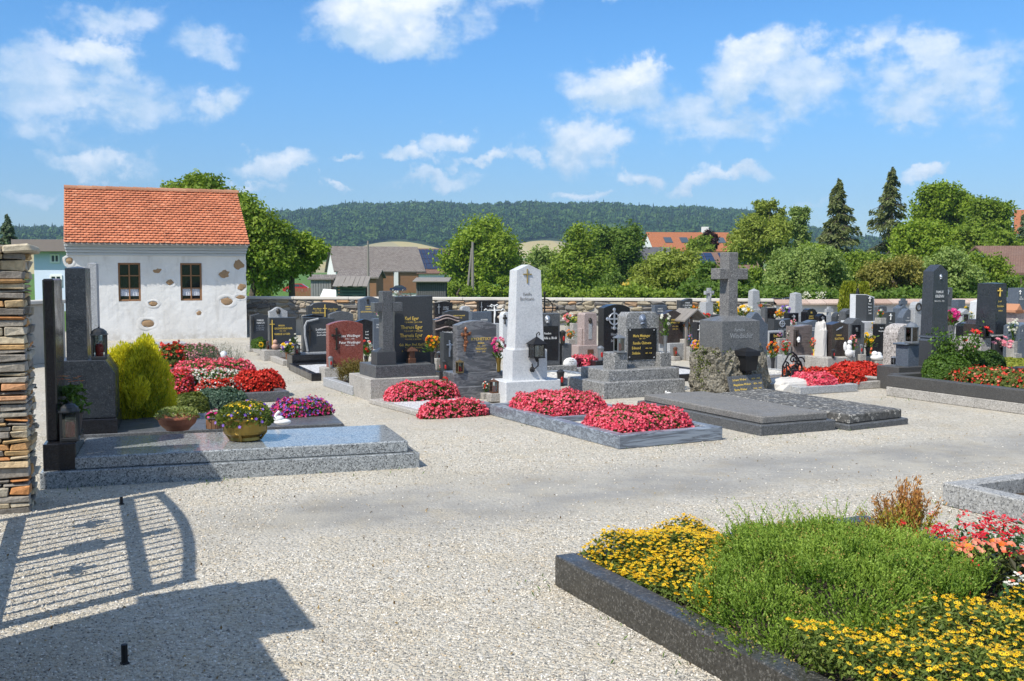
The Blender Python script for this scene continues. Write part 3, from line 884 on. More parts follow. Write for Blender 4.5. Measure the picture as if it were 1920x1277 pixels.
for r_ in range(rows):
    for c_ in range(cols + (r_ % 2)):
        xa = x0r + (c_ - .5 * (r_ % 2)) * tw; xb = xa + tw
        xa, xb = max(xa, x0r), min(xb, x1r)
        if xb - xa < .03: continue
        xa += .003; xb -= .003; w_ = xb - xa
        s0 = r_ * thh - .012 + rng.normal(0, .003); s1 = (r_ + 1) * thh + .015
        lift = .04 + rng.normal(0, .004)
        loc = [(xa, s0 + .035), (xa + w_ * .25, s0 + .008), (xa + w_ * .5, s0), (xa + w_ * .75, s0 + .008), (xb, s0 + .035), (xb, s1), (xa, s1)]
        P_ = []
        for (x, s) in loc:
            e = lift * (1 - (s - s0) / (s1 - s0)) + .004
            p = Vector((x, EY, EZ)) + sd * s + sn * e; P_.append(p)
        Q_ = [p - sn * .016 for p in P_[:5]]
        tb.add(P_ + Q_, [np.arange(7), np.array([[0, 7, 8, 1], [1, 8, 9, 2], [2, 9, 10, 3], [3, 10, 11, 4]])], t=min(1, max(0, rng.normal(.5, .17) if rng.random() > .05 else rng.uniform(0, 1))))
tb.build('roof_tiles', RT, hs_, kind='stuff')
RDG = tinted('ridge_clay', (.36, .17, .10), (.50, .27, .17), .85)
for i in range(13):
    L_ = (x1r - x0r) / 13; xa = x0r + i * L_
    a = np.linspace(-1.5, 1.5, 7)
    v = [(xa + e * (L_ + .03), HD / 2 + math.sin(w) * (.12 - .012 * e), RZ - .03 + math.cos(w) * (.105 - .012 * e)) for e in (0, 1) for w in a]
    MB().add(v, [np.array([[j, j + 7, j + 8, j + 1] for j in range(6)]), np.arange(7), np.arange(7, 14)[::-1]], t=rng.random()).build('ridge_tile', RDG, hs_)
WFR = plain('brown_window_frame', (.235, .12, .055), .55, var=.2)
PANE = plain('dark_window_glass', (.012, .014, .016), .06, spec=.6, var=.1)
m, t, out = newmat('lace_curtain'); v = obj_coord(t)
vv = t.voro(v, 55); principled(t, out, t.mix(t.ramp(vv.outputs['Distance'], .2, .6), (.72, .74, .78), (.40, .43, .50)), .9)
LACE = m
for k in (1, 3):
    x0, x1 = xs[k], xs[k + 1]; w_ = x1 - x0; h_ = z1w - z0w; fy = .07
    wo = MB()
    fw = .045
    for (c, s) in (((x0 + fw / 2, fy, (z0w + z1w) / 2), (fw, .06, h_)), ((x1 - fw / 2, fy, (z0w + z1w) / 2), (fw, .06, h_)),
                   (((x0 + x1) / 2, fy, z0w + fw / 2), (w_ - 2 * fw, .06, fw)), (((x0 + x1) / 2, fy, z1w - fw / 2), (w_ - 2 * fw, .06, fw))):
        wo.box(c, s, b=.006)
    win = wo.build('window', WFR, hs_)
    MB().box(((x0 + x1) / 2, fy - .004, (z0w + z1w) / 2), (.035, .05, h_ - 2 * fw), b=.005).build('muntin', WFR, win)
    for j in (1, 2):
        for s_ in (-1, 1):
            MB().box(((x0 + x1) / 2 + s_ * (w_ / 4 - fw / 2 + .009), fy - .002, z0w + h_ * j / 3), (w_ / 2 - fw - .0175, .045, .03), b=.005).build('muntin', WFR, win)
    for s_ in (-1, 1):
        for j in range(3):
            MB().box(((x0 + x1) / 2 + s_ * w_ / 4, fy + .012, z0w + h_ * (j + .5) / 3), (w_ / 2 - .04, .006, h_ / 3 - .03)).build('pane', PANE, win)
    xx_ = np.linspace(x0 + fw + .01, x1 - fw - .01, 40)
    cv = [(x, fy - .0 + .006 * math.sin(i * 1.7), z) for z in (z0w + .13, z0w + h_ * .34) for i, x in enumerate(xx_)]
    MB().add(cv, [np.array([[i, i + 1, i + 41, i + 40] for i in range(39)])]).build('lace_curtain', LACE, win)
HST = plain('bare_house_stone', (.33, .215, .12), .9, var=.4, scale=16, bump=.6)
RIM = HW
for (px, py, w, h) in ((293.5, 508, 21, 12), (318.5, 529.5, 15, 12), (287, 569.5, 17, 10), (373, 587, 13, 12), (278, 606.5, 26, 15), (448, 496, 24, 20), (421, 514.5, 23, 18),
                       (452, 538, 21, 17), (424.5, 565, 24, 16), (451, 557, 20, 8), (130, 489, 14, 14)):
    x, z = onplane(HM, HI, px, py); x2, z2 = onplane(HM, HI, px + w, py - h)
    rx, rz_ = (x2 - x) / 2, (z2 - z) / 2
    x = min(x, -rx * .8)
    rx *= .97; rz_ *= .97; so = MB().ball((x, .012, z), (rx, .032, rz_), 11, rough=.13).build('bare_stone', HST, hs_, smooth=False)
    # plaster lip drawn round the stone
    a = np.linspace(0, 2 * math.pi, 15)[:-1]; wob = 1 + rng.normal(0, .06, 14)
    lip = MB(); rr_ = [(1.04, -.004), (1.18, -.012), (1.8, .004)]
    v = [(x + math.cos(q) * rx * k * wob[i] , y + .0, z + math.sin(q) * rz_ * k * wob[i]) for (k, y) in rr_ for i, q in enumerate(a)]
    v = [(min(p[0], .012), p[1], p[2]) for p in v]
    lip.add(v, [np.array([[r * 14 + i, r * 14 + (i + 1) % 14, (r + 1) * 14 + (i + 1) % 14, (r + 1) * 14 + i] for r in range(2) for i in range(14)])]).build('plaster_lip', RIM, so, smooth=True)
# ------------------------------------------------------------------ gravestones
def outline(shape, w, h, r, n=13):
    """upright outline (x 0..w, z 0..h), counter-clockwise seen from the front"""
    s = np.linspace(1, -1, n)
    if shape == 'flat': s = np.array([1., -1.]); z = np.full(2, h)
    elif shape == 'gable': s = np.array([1., 0, -1.]); z = h - r * np.abs(s)
    elif shape == 'arch': z = h - r * s * s
    elif shape == 'round': z = h - r * (1 - np.sqrt(np.maximum(0, 1 - s * s)))
    elif shape == 'ogee': z = h - r * (1 - (.5 + .5 * np.cos(math.pi * s)))
    elif shape == 'concave': z = h - r * (1 - s * s)
    elif shape == 'slant': z = h - r * (1 - s) / 2
    elif shape == 'slantr': z = h - r * (1 + s) / 2
    elif shape == 'wave': z = h - r * (.5 - .5 * np.sin(s * 2.6))
    elif shape == 'shoulder': z = np.where(np.abs(s) < .74, h - r * .45 * (s / .74) ** 2, h - r)
    elif shape == 'clip': s = np.array([1, .8, -.8, -1.]); z = np.array([h - r, h, h, h - r])
    elif shape == 'drop': s = np.linspace(1, -1, n); z = h - r * np.abs(s) ** 1.6
    x = (s + 1) / 2 * w
    pts = [(0, 0), (w, 0)] + list(zip(x, z))
    if shape == 'drop': pts = [(w * .12, 0), (w * .88, 0)] + list(zip(x, z))
    return np.array(pts)

_font = None
def lettering(parent, lines, mat, y=-.004):
    """lines: (text, centre x, base z, height[, squeeze]) on the plane y of the parent's frame"""
    res = None
    for ln in lines:
        txt, cx, z, hgt = ln[:4]; sq = ln[4] if len(ln) > 4 else .9
        cu = bpy.data.curves.new('lettering', 'FONT'); cu.body = txt; cu.align_x = 'CENTER'
        cu.size = hgt / .72; cu.resolution_u = 1; cu.offset = hgt * .022
        o = bpy.data.objects.new('lettering', cu)
        me = bpy.data.meshes.new_from_object(o)
        n = len(me.vertices)
        if n:
            v = np.empty(n * 3, np.float32); me.vertices.foreach_get('co', v); v = v.reshape(-1, 3)
            q = np.c_[cx + v[:, 0] * sq, np.full(n, y), z + v[:, 1]]
            res = MB().add(q, [np.array(p.vertices[:]) for p in me.polygons]).build('inscription', mat, parent)
        bpy.data.objects.remove(o); bpy.data.curves.remove(cu); bpy.data.meshes.remove(me)
    return res

def cross_mesh(b, cx, z0, z1, w, y, t=.02, bar=.02, at=.68, flare=False, pointed=False):
    h = z1 - z0
    b.box((cx, y, (z0 + z1) / 2), (bar, t, h), b=.002)
    zc = z0 + h * at
    b.box((cx - w / 4 - bar / 4, y, zc), (w / 2 - bar / 2, t, bar), b=.002)
    b.box((cx + w / 4 + bar / 4, y, zc), (w / 2 - bar / 2, t, bar), b=.002)
    if flare:
        for (x, z) in ((cx, z1), (cx - w / 2, zc), (cx + w / 2, zc), (cx, z0)):
            b.ball((x, y, z), (bar * 1.1, t * .6, bar * 1.1), 6)
    return b
def crucifix_mesh(b, cx, z0, z1, w, y, bar=.022):
    cross_mesh(b, cx, z0, z1, w, y, .018, bar, .72)
    h = z1 - z0; zc = z0 + h * .72
    b.tube([(cx, y - .022, zc - h * .38), (cx + .004, y - .026, zc - h * .2), (cx, y - .026, zc - h * .02)], [bar * .4, bar * .75, bar * .8], 6)
    for s in (-1, 1): b.tube([(cx, y - .026, zc - h * .03), (cx + s * w * .42, y - .02, zc + h * .02)], [bar * .4, bar * .25], 5)
    b.ball((cx, y - .03, zc + h * .05), bar * .75, 6)
    return b
def bust_mesh(b, cx, z, r, y):
    """small relief of a bowed head with veil and halo"""
    b.ball((cx, y, z), (r * .62, r * .35, r * .8), 10, rough=.05)
    b.ball((cx, y + .006, z + r * .1), (r * .85, r * .25, r * 1.0), 10, rough=.05)
    b.ball((cx - r * .1, y - r * .2, z - r * .05), (r * .38, r * .3, r * .48), 8)
    b.tube([(cx - r * .5, y, z - r * .9), (cx, y - r * .25, z - r * .62), (cx + r * .5, y, z - r * .9)], r * .22, 6)
    return b
def ring_mesh(b, cx, z, r, y, tr=.012):
    b.tube([(cx + r * math.cos(a), y, z + r * math.sin(a)) for a in np.linspace(0, 2 * math.pi, 17)], tr, 5)
    return b
GROUPG = 'gravestones in the churchyard rows'
SURF = []
class Stone:
    def __init__(s, label, ax, ay, rot=ANG, name='gravestone', cat='gravestone', z=0.0):
        s.P = G(ax, ay, z); s.P.z = z; s.rot = rot
        s.r = thing(name, label, cat, s.P, rot, GROUPG if cat == 'gravestone' else None)
        s.M = Matrix.Translation(s.P) @ Matrix.Rotation(rot, 4, 'Z'); s.I = s.M.inverted()
    def hit(s, px, py, y=0.0): return onplane(s.M, s.I, px, py, y)
    def piece(s, name, shape, x0, x1, yt, yb, mat, y=0.0, th=.15, r=.1, bev=.008, k=1.0, cap=0.0, gable=False, jit=0):
        xa, za = s.hit(x0, yb, y) if yb is not None else (s.hit(x0, 600, y)[0], 0.0)
        xb = s.hit(x1, yb if yb is not None else 640, y)[0]; zb = s.hit(x0, yt, y)[1]
        if yb is None: za = -.02
        w, h = xb - xa, zb - za
        b = MB()
        if shape == 'box': b.box(((xa + xb) / 2, y + th / 2, (za + zb) / 2), (w, th, h), b=bev, jit=jit)
        elif shape == 'ob': b.frustum(xa, xb, y, y + th, za, zb - cap * h, k, cap * h, gable)
        else:
            o = outline(shape, w, h, r * w); o += np.array([xa, za]); b.prism(o, y, y + th, bev)
        return b.build(name, mat, s.r, smooth=False)
    def text(s, lines, mat, y=-.004, parent=None):
        """lines: (text, picture x of the middle, picture y of the base line, letter height in picture pixels[, squeeze])"""
        q = []
        for ln in lines:
            x, z = s.hit(ln[1], ln[2], y); z2 = s.hit(ln[1], ln[2] - ln[3], y)[1]
            q.append((ln[0], x, z, z2 - z) + tuple(ln[4:]))
        return lettering(parent or s.r, q, mat, y)
    def cross(s, cx, yt, yb, wpx, mat, y=-.012, bar=.02, kind='plain', name='cross', at=.68, t=.02):
        x, z0 = s.hit(cx, yb, y); z1 = s.hit(cx, yt, y)[1]; w = s.hit(cx + wpx / 2, yb, y)[0] - s.hit(cx - wpx / 2, yb, y)[0]
        b = MB()
        if kind == 'crucifix': crucifix_mesh(b, x, z0, z1, w, y, bar)
        else: cross_mesh(b, x, z0, z1, w, y, t, bar, at, flare=kind == 'flare')
        return b.build('crucifix' if kind == 'crucifix' else name, mat, s.r)
    def bust(s, cx, cy, rpx, mat, y=-.01, name='relief_figure'):
        x, z = s.hit(cx, cy, y); r = s.hit(cx, cy - rpx, y)[1] - z
        return bust_mesh(MB(), x, z, r, y).build(name, mat, s.r, smooth=True)
    def panel(s, x0, x1, yt, yb, mat, y=-.006, th=.012, name='plaque'):
        xa, za = s.hit(x0, yb, y); xb, zb = s.hit(x1, yt, y)
        return MB().box(((xa + xb) / 2, y + th / 2, (za + zb) / 2), (xb - xa, th, zb - za), b=.002).build(name, mat, s.r)

# --- left of the middle, by the house
s = Stone('black gravestone with low gabled top and white lettering against the house corner', 471, 660)
s.piece('stele', 'gable', 471, 504, 588, 648, SLT, th=.14, r=.12); s.piece('plinth', 'box', 466, 512, 648, None, CON, y=-.04, th=.3)
s.text([('FAMILIE', 488, 602, 3), ('HASCO', 489, 607, 3.6)], WPNT); s.text([('JOSEF 1901', 488, 612, 2.3), ('MARIA 1910', 488, 616, 2.3), ('ALOIS 1936', 488, 619.5, 2.3)], SILV); s.cross(475, 594, 622, 8, BRZ, kind='crucifix', bar=.015)
s = Stone('pale grey arched gravestone with a dark little portrait relief near the house', 505, 645)
s.piece('stele', 'ogee', 505, 540, 576, None, LGR, th=.14, r=.22); s.bust(522, 584, 5, BRZ)
s = Stone('slate black square gravestone with tall thin gold cross and gold lettering', 506, 676)
s.piece('stele', 'flat', 506, 556, 596, 657, SLT, th=.16); s.piece('plinth', 'box', 494, 560, 657, None, CON, y=-.12, th=.4)
s.cross(511, 600, 650, 9, GOLD, bar=.012, at=.84); s.text([('MARIA', 528, 612, 3.2), ('GSCHWANDNER', 531, 617.5, 3.6), ('1902 - 1992', 530, 621.5, 2), ('FAMILIE LUGER', 529, 628, 3.6)], GOLD)
s = Stone('wide arched black gravestone with gold lettering right before the field stone wall', 577, 634)
s.piece('stele', 'shoulder', 577, 641, 567, None, SLT, th=.16, r=.10); s.cross(609.5, 571, 594, 7, GOLD, bar=.018)
s.text([('Alois Bauer', 595, 580, 2.8), ('1901 - 1967', 596, 584, 2), ('Friederike Bauer', 597, 587.5, 2.8), ('Johann Bauer', 624, 580.5, 2.8), ('1911 - 1986', 624, 584, 2)], GOLD)
s = Stone('small black gravestone with flat gabled top half hidden behind the slate one', 569, 648)
s.piece('stele', 'gable', 569, 606, 590, None, BLK, th=.14, r=.08)
s = Stone('dark grey arched gravestone peeping over the red granite stone', 618, 652)
s.piece('stele', 'arch', 618, 663, 584, None, DGR, th=.15, r=.13)
s = Stone('slate gravestone with bent pale inlay, bronze crucifix and white gothic lettering', 569, 690)
s.piece('stele', 'slant', 569, 628, 598, 661, SLT, th=.15, r=-.05); s.piece('plinth', 'box', 547, 623, 666, None, BLK, y=-.10, th=.4); s.piece('ledge', 'box', 563, 630, 661, 666, LGR, y=-.02, th=.22)
b = MB(); pts = [s.hit(x, y, -.006) for x, y in ((597, 598), (575, 603), (571.5, 612), (572, 630), (577, 659))]
b.tube([(x, -.006, z) for x, z in pts], .02, 6).build('pale_inlay', LGR, s.r)
s.cross(581, 609, 648, 13, BRZ, kind='crucifix', bar=.02); s.text([('Leithner', 602, 619.5, 4.5, .95), ('Anna Leithner', 605, 624.5, 3.1), ('Josef Leithner', 605, 629.5, 3.1)], WPNT)
s = Stone('red granite gravestone with arched top, bronze flower cross and white lettering', 608, 716)
s.piece('stele', 'arch', 617, 681.5, 602, 690, RED, y=.04, th=.15, r=.11); s.piece('plinth', 'box', 607, 693, 690, None, CON, y=-.02, th=.3)
s.cross(631, 617, 654, 14, BRZ, y=.026, bar=.022, kind='flare'); s.text([('Anna Weidinger', 656, 632, 5.4, .82), ('1912 — 1995', 656, 636.5, 2.6), ('Peter Weidinger', 656, 644.5, 5.4, .82), ('1920 — 2002', 656, 648.5, 2.6)], WPNT, y=.034)
s = Stone('black gravestone with drooping top showing beside the red granite stone', 668, 664)
s.piece('stele', 'ogee', 668, 699, 599, None, BLK, th=.15, r=.12); s.text([('Josef', 688, 623, 2.6), ('Lang', 688, 628, 2.6), ('Maria', 688, 635, 2.6)], WPNT)
s = Stone('tall blue grey gravestone with gold lettering in front of the stone wall', 674, 636)
s.piece('stele', 'ogee', 674, 715, 556, None, BLU, th=.16, r=.12); s.cross(690, 560, 570, 5, BRZ, bar=.025); s.text([('FAMILIE', 690, 576, 2.4), ('HANS', 691, 581, 3.4), ('GSCHWANDNER', 691, 586, 3.2)], GOLD)
s = Stone('pale blue grey gravestone squeezed between the tall blue one and the granite cross', 700, 655)
s.piece('stele', 'gable', 700, 724, 597, None, BLU, th=.14, r=.05); s.text([('FAM.', 709, 610, 2.5), ('LAGER', 711, 615, 3)], WPNT)

# --- the double monument: dark cross and tall stele on two plinths
s = Stone('dark granite monument with a stone cross before a tall stele with gold gothic names', 693, 753)
s.piece('lower_plinth', 'box', 693, 824, 711, None, CON, y=0, th=.95); s.piece('upper_plinth', 'box', 704, 817, 686, 711, DGR, y=.06, th=.7)
s.piece('stele', 'slant', 741, 812, 555, 686, SLT, y=.42, th=.16, r=.02)
s.piece('cross_foot', 'ob', 707, 743, 651, 686, SLT, y=.10, th=.26, k=.97, cap=.28)
cx0, z0 = s.hit(718, 662, .15); cx1 = s.hit(737, 662, .15)[0]; zt = s.hit(718, 546, .15)[1]
za = s.hit(718, 585, .15)[1]; zb = s.hit(718, 567, .15)[1]; xl = s.hit(702, 575, .15)[0]; xr = s.hit(755, 575, .15)[0]
b = MB(); tc = .17; b.box(((cx0 + cx1) / 2, .15 + tc / 2, (z0 + zt) / 2), (cx1 - cx0, tc, zt - z0), b=.006)
b.box(((xl + cx0) / 2, .15 + tc / 2, (za + zb) / 2), (cx0 - xl, tc - .004, zb - za), b=.006); b.box(((xr + cx1) / 2, .15 + tc / 2, (za + zb) / 2), (xr - cx1, tc - .004, zb - za), b=.006)
b.build('stone_cross', DGR, s.r)
s.text([('Karl Eger', 772, 600, 6.6, .8), ('* 25.8.1903  † 2.11.1968', 775, 605.5, 2.8), ('Therese Eger', 772, 616.5, 7, .82), ('* 12.10.1879  † 30.3.1964', 775, 622, 2.8), ('Theresia Eger', 771, 632, 7, .82),
        ('* 9.3.1912  † 24.3.2001', 775, 637.5, 2.8), ('Geb. Mayr, Prof. Karl Eger', 776, 648.5, 5, .78), ('* 23.9.1939  † 14.6.2012', 776, 653, 2.8), ('R.', 755, 660, 3), ('P.', 787, 660, 3)], GOLD, y=.414)
x, z = s.hit(772, 686, .28); 
b = MB(); b.box((x, .3, z + .055), (.11, .11, .10), b=.01); b.frustum(x - .075, x + .075, .225, .375, z + .20, z + .225, .85, .04); b.box((x, .3, z + .15), (.085, .085, .10), b=.01)
b.build('lantern_box', COPPER, s.r)

# --- behind, between the monument and the white obelisk
s = Stone('black gravestone with thin white cross standing close to the stone wall', 816, 634)
s.piece('stele', 'gable', 816, 849, 565, None, BLK, th=.14, r=.08); s.cross(823, 570, 588, 5, SILV, bar=.014); s.text([('FAMILIE', 836, 577, 2.4), ('HOFER', 836, 581, 3)], SILV)
s = Stone('low wide dark gravestone with a white lily ornament behind the pinkish one', 833, 645)
s.piece('stele', 'shoulder', 833, 880, 582, None, SLT, th=.14, r=.06); s.text([('FAMILIE WAGNER', 861, 593, 2.4), ('1922 - 1988', 861, 597, 2)], GOLD)
s = Stone('pinkish brown gravestone with wavy mouldings and a fleury cross', 816, 690)
s.piece('stele', 'ogee', 816, 861, 592, None, BRN, th=.18, r=.16); 
b = MB()
for k_, yy_ in ((0, 596.5), (1, 602), (2, 618)):
    P_ = [(816 + 45 * i / 12, yy_ - 5.5 * (.5 + .5 * math.cos(math.pi * (i / 6 - 1)))) for i in range(13)]
    b.tube([(s.hit(x, y, -.012)[0], -.012, s.hit(x, y, -.012)[1]) for x, y in P_], .013, 5)
b.build('wavy_moulding', PNK, s.r); s.cross(842.5, 600, 614, 11, BRZ, kind='flare', bar=.035, at=.6); s.text([('Grumbacher', 840, 624.5, 4)], WPNT)
s = Stone('narrow black stele with bronze crucifix on a dark block beside the grey swirled stone', 824, 712)
s.piece('plinth', 'box', 824, 856, 697, None, BLK, y=-.05, th=.4); s.piece('stele', 'slantr', 832, 858, 623, 697, SLT, y=.02, th=.16, r=.12); s.cross(843, 638, 669, 11, PEWT, y=.006, kind='crucifix', bar=.022)
s = Stone('grey swirled gravestone with arched top, gold lettering and bronze rose cross', 843, 751)
s.piece('stele', 'arch', 857, 931, 602, 700, GNS, y=.16, th=.15, r=.10); s.piece('plinth', 'box', 851, 949, 700, 727, GNS, y=.08, th=.4); s.piece('base', 'box', 843, 950, 727, None, GNS, y=0, th=.8)
s.text([('RYCHETSKY', 902, 638, 5.4, 1.0), ('MARIA', 902, 645, 3.6), ('1919     1997', 902, 650, 2.7), ('FRIEDRICH', 902, 655.5, 3.6), ('1913     2003', 902, 660.5, 2.7)], GOLD, y=.154)
x0, z0 = s.hit(872, 659, .13); x1, z1 = s.hit(873, 617, .13)
b = MB(); b.tube([(x0, .135, z0), (x0 + .01, .13, (z0 + z1) / 2), (x1, .135, z1)], [.014, .022, .014], 6)
w_ = .055
b.tube([(x1 - w_, .135, z1 - .07), (x1, .13, z1 - .08), (x1 + w_, .135, z1 - .06)], .018, 6)
for (dx, dz) in ((-w_, -.07), (w_, -.06), (0, 0), (-.01, -.12), (.015, -.17), (-.012, -.22), (.0, -.08)):
    b.ball((x1 + dx, .12, z1 + dz), .024, 6, rough=.15)
b.build('rose_cross', plain('copper_roses', (.24, .10, .05), .45, .5, var=.4, scale=30), s.r)
s = Stone('plain bluish square gravestone in the row behind the grey swirled stone', 884, 652)
s.piece('stele', 'flat', 884, 922, 585, None, BLU, th=.16); s.text([('ROSNER', 908, 601, 3)], WPNT)
s = Stone('wide black gravestone with white cross leaning near the stone wall behind the iron crucifix', 898, 634)
s.piece('stele', 'flat', 898, 943, 563, None, BLK, th=.15); s.cross(903, 566, 596, 4, SILV, bar=.012); s.text([('FAMILIE', 918, 575, 2.4), ('HOLZINGER', 926, 581, 3)], SILV)
s = Stone('white painted iron crucifix with curled arms on a grey stone foot', 918, 660)
s.piece('foot', 'clip', 912, 944, 607, None, LGR, th=.2, r=.2)
x, z = s.hit(927, 607, .08); z1 = s.hit(927, 572, .08)[1]
b = MB(); crucifix_mesh(b, x, z, z1, .34, .08, .022)
for k_ in (-1, 1):
    b.tube([(x + k_ * .15, .08, z + (z1 - z) * .7), (x + k_ * .2, .08, z + (z1 - z) * .8), (x + k_ * .24, .08, z + (z1 - z) * .72)], .012, 5)
    b.tube([(x, .08, z + (z1 - z) * .95), (x + k_ * .07, .08, z + (z1 - z) * 1.03), (x + k_ * .1, .08, z + (z1 - z) * .95), (x + k_ * .05, .08, z + (z1 - z) * .9)], .012, 5)
b.build('iron_crucifix', WPNT, s.r)
s = Stone('whitish leaf shaped gravestone with a small bronze spray, close by the white obelisk', 942, 672)
s.piece('stele', 'round', 942, 957, 585, None, WHT, th=.15, r=.5); s.cross(947, 592, 606, 5, BRZ, kind='flare', bar=.02)

# --- the white obelisk
s = Stone('tall white marble obelisk with gold cross, grey lettering and iron lantern', 948, 758)
s.piece('base_slab', 'box', 948, 1052, 716, None, WHT, y=0, th=.46, bev=.012)
s.piece('pedestal', 'ob', 961, 1026, 657, 716, WHT, y=.08, th=.30, k=.985, cap=.0)
x0, z0 = s.hit(964, 657, .13); x1 = s.hit(1018, 657, .13)[0]; zt = s.hit(985, 507, .17)[1]; zp = s.hit(988, 497, .2)[1]
b = MB(); b.frustum(x0 - .015, x1 + .015, .09, .09 + .28, z0, z0 + .025, .96); b.frustum(x0, x1, .10, .36, z0 + .022, zt, .82, zp - zt + .005, True)
b.build('shaft', WHT, s.r)
fy = .12
s.cross(989, 504, 531, 16, plain('dull_gold', (.36, .27, .10), .45, .4), y=fy - .006, bar=.015, at=.62, t=.012); 
s.text([('Familie', 989, 554, 5.5, .85)], MGR, y=fy - .008); s.text([('Buchmann', 988.5, 563, 6, .85)], MGR, y=fy - .010)
x, z = s.hit(1003, 668, .04)
b = MB(); hw = .072
b.tube([(x - .02, .09, z - .10), (x - .03, .02, z - .17), (x + .02, -.01, z - .12), (x + .02, -.01, z - .04)], .010, 6); b.ball((x - .03, .06, z - .17), .035, 8, rough=.1)
for i_ in (-1, 1):
    for j_ in (-1, 1): b.box((x + i_ * hw, -.01 + j_ * hw, z + .075), (.014, .014, .17), b=.002)
b.box((x, -.01, z - .01), (.17, .17, .015), b=.003); b.box((x, -.01, z + .155), (.185, .185, .014), b=.003)
b.frustum(x - .105, x + .105, -.115, .095, z + .162, z + .166, .98, .095)
b.tube([(x, -.01, z + .25), (x, -.01, z + .29), (x + .03, -.01, z + .315), (x + .045, -.01, z + .29), (x + .03, -.01, z + .275)], .008, 6)
b.tube([(x, -.01, z - .02), (x, -.01, z - .07)], [.03, .008], 6)
ln = b.build('iron_lantern', IRON, s.r)
b = MB(); 
for i_ in (-1, 1): b.box((x + i_ * hw, -.01, z + .075), (.004, .125, .145)); b.box((x, -.01 + i_ * hw, z + .075), (.125, .004, .145))
b.build('glass', GLS, ln)
s = Stone('filigree black iron grave cross standing behind the white obelisk', 1016, 660, name='iron_cross', cat='iron cross')
x, z0 = s.hit(1021, 640); z1 = s.hit(1021, 550)[1]; xw = .30
b = MB(); b.tube([(x, 0, 0), (x, 0, z1)], .018, 6); b.tube([(x - xw, 0, z1 - .32), (x + xw, 0, z1 - .32)], .016, 6)
ring_mesh(b, x, z1 - .32, .2, 0, .013)
for a in range(4): 
    q = a * math.pi / 2; b.ball((x + math.cos(q) * xw * (a % 2 == 0), 0, z1 - .32 + (.32 if a == 1 else -.32 if a == 3 else 0)), .04, 6)
    b.tube([(x + .2 * math.cos(q + .785), 0, z1 - .32 + .2 * math.sin(q + .785)), (x + .3 * math.cos(q + .6), 0, z1 - .32 + .3 * math.sin(q + .6)), (x + .22 * math.cos(q + .5), 0, z1 - .32 + .22 * math.sin(q + .5))], .01, 5)
b.build('wrought_cross', IRON, s.r); MB().box((x, 0, .12), (.3, .3, .24), b=.02).build('foot_stone', CON, s.r)

# --- right of the obelisk
s = Stone('grey gravestone with a shiny black plaque and a silver crowned head relief', 1016, 706)
s.piece('stele', 'flat', 1015, 1050, 588, 686, DGR, y=.1, th=.18); s.panel(1017, 1047, 611, 676, BLK, y=.094); s.bust(1027, 599, 7, SILV, y=.09)
s.piece('base', 'box', 1000, 1082, 688, None, MGR, y=0, th=.5); s.text([('Familien', 1027, 627, 4, .8), ('Höfe u. Böck', 1031, 636, 5, .8)], WPNT, y=.09)
s.piece('side_block', 'box', 1054, 1072, 645, 688, DGR, y=.12, th=.2)
s = Stone('small square black gravestone fixed against the stone wall right of the obelisk', 1063, 634)
s.piece('stele', 'flat', 1062, 1094, 569, None, BLK, th=.14); s.cross(1077, 574, 590, 5, SILV, bar=.014); s.text([('FAMILIE KNOLL', 1078, 573.5, 2.2)], SILV)
s = Stone('pinkish stone monument with stepped sides and a bronze bust in its niche', 1086, 680)
s.piece('pedestal', 'box', 1084, 1123, 648, None, PNK, y=0, th=.4, bev=.012); s.piece('pillar', 'clip', 1095, 1119, 587, 648, PNK, y=.06, th=.26, r=.12); s.piece('side_post', 'box', 1090, 1095.5, 616, 648, PNK, y=.1, th=.16)
s.bust(1107, 601, 5, BRZ, y=.055); s.panel(1104, 1110, 607, 636, LGR, y=.052, name='pale_streak_panel'); s.panel(1102, 1113, 655, 664, COPPER, y=-.01, th=.012, name='copper_box')
s = Stone('tall black gravestone with curved top and silver ringed cross', 1132, 696)
s.piece('stele', 'arch', 1132, 1181, 571, 676, BLK, y=.12, th=.2, r=.12); s.piece('base', 'box', 1122, 1186, 676, None, BLK, y=.04, th=.4); s.piece('front_block', 'box', 1118, 1144, 677, None, BLK, y=-.3, th=.3)
x, z = s.hit(1152, 598, .1); b = MB(); ring_mesh(b, x, z, .10, .105, .012); cross_mesh(b, x, z - .16, z + .16, .27, .105, .02, .03, .5, True); b.build('ringed_cross', SILV, s.r)
s.text([('Familie', 1152, 617, 4.6, .8), ('Hirsch', 1152, 629, 5, .8), ('Steindl', 1152, 641, 5, .8)], SILV, y=.112)
s.text([('RUDOLF', 1136, 692, 2.6), ('ANNA', 1136, 698, 2.6), ('1987', 1136, 704, 2.4)], SILV, y=-.306)
s = Stone('speckled granite gravestone with gold lettered black plaque, relief head and side blocks', 1132, 749)
s.piece('lower_base', 'box', 1132, 1286, 718, None, MGR, y=0, th=1.0, bev=.012); s.piece('upper_base', 'box', 1140, 1274, 695, 718, MGR, y=.10, th=.75, bev=.012)
s.piece('stele', 'clip', 1173, 1235, 586, 695, MGR, y=.42, th=.22, r=.10); s.piece('block', 'box', 1151, 1177, 662, 695, MGR, y=.2, th=.3, bev=.012); s.piece('block', 'box', 1238, 1259, 661, 695, MGR, y=.3, th=.3, bev=.012)
s.panel(1178, 1231, 615, 675, BLK, y=.41, th=.014); s.bust(1205, 599, 10, PEWT, y=.42)
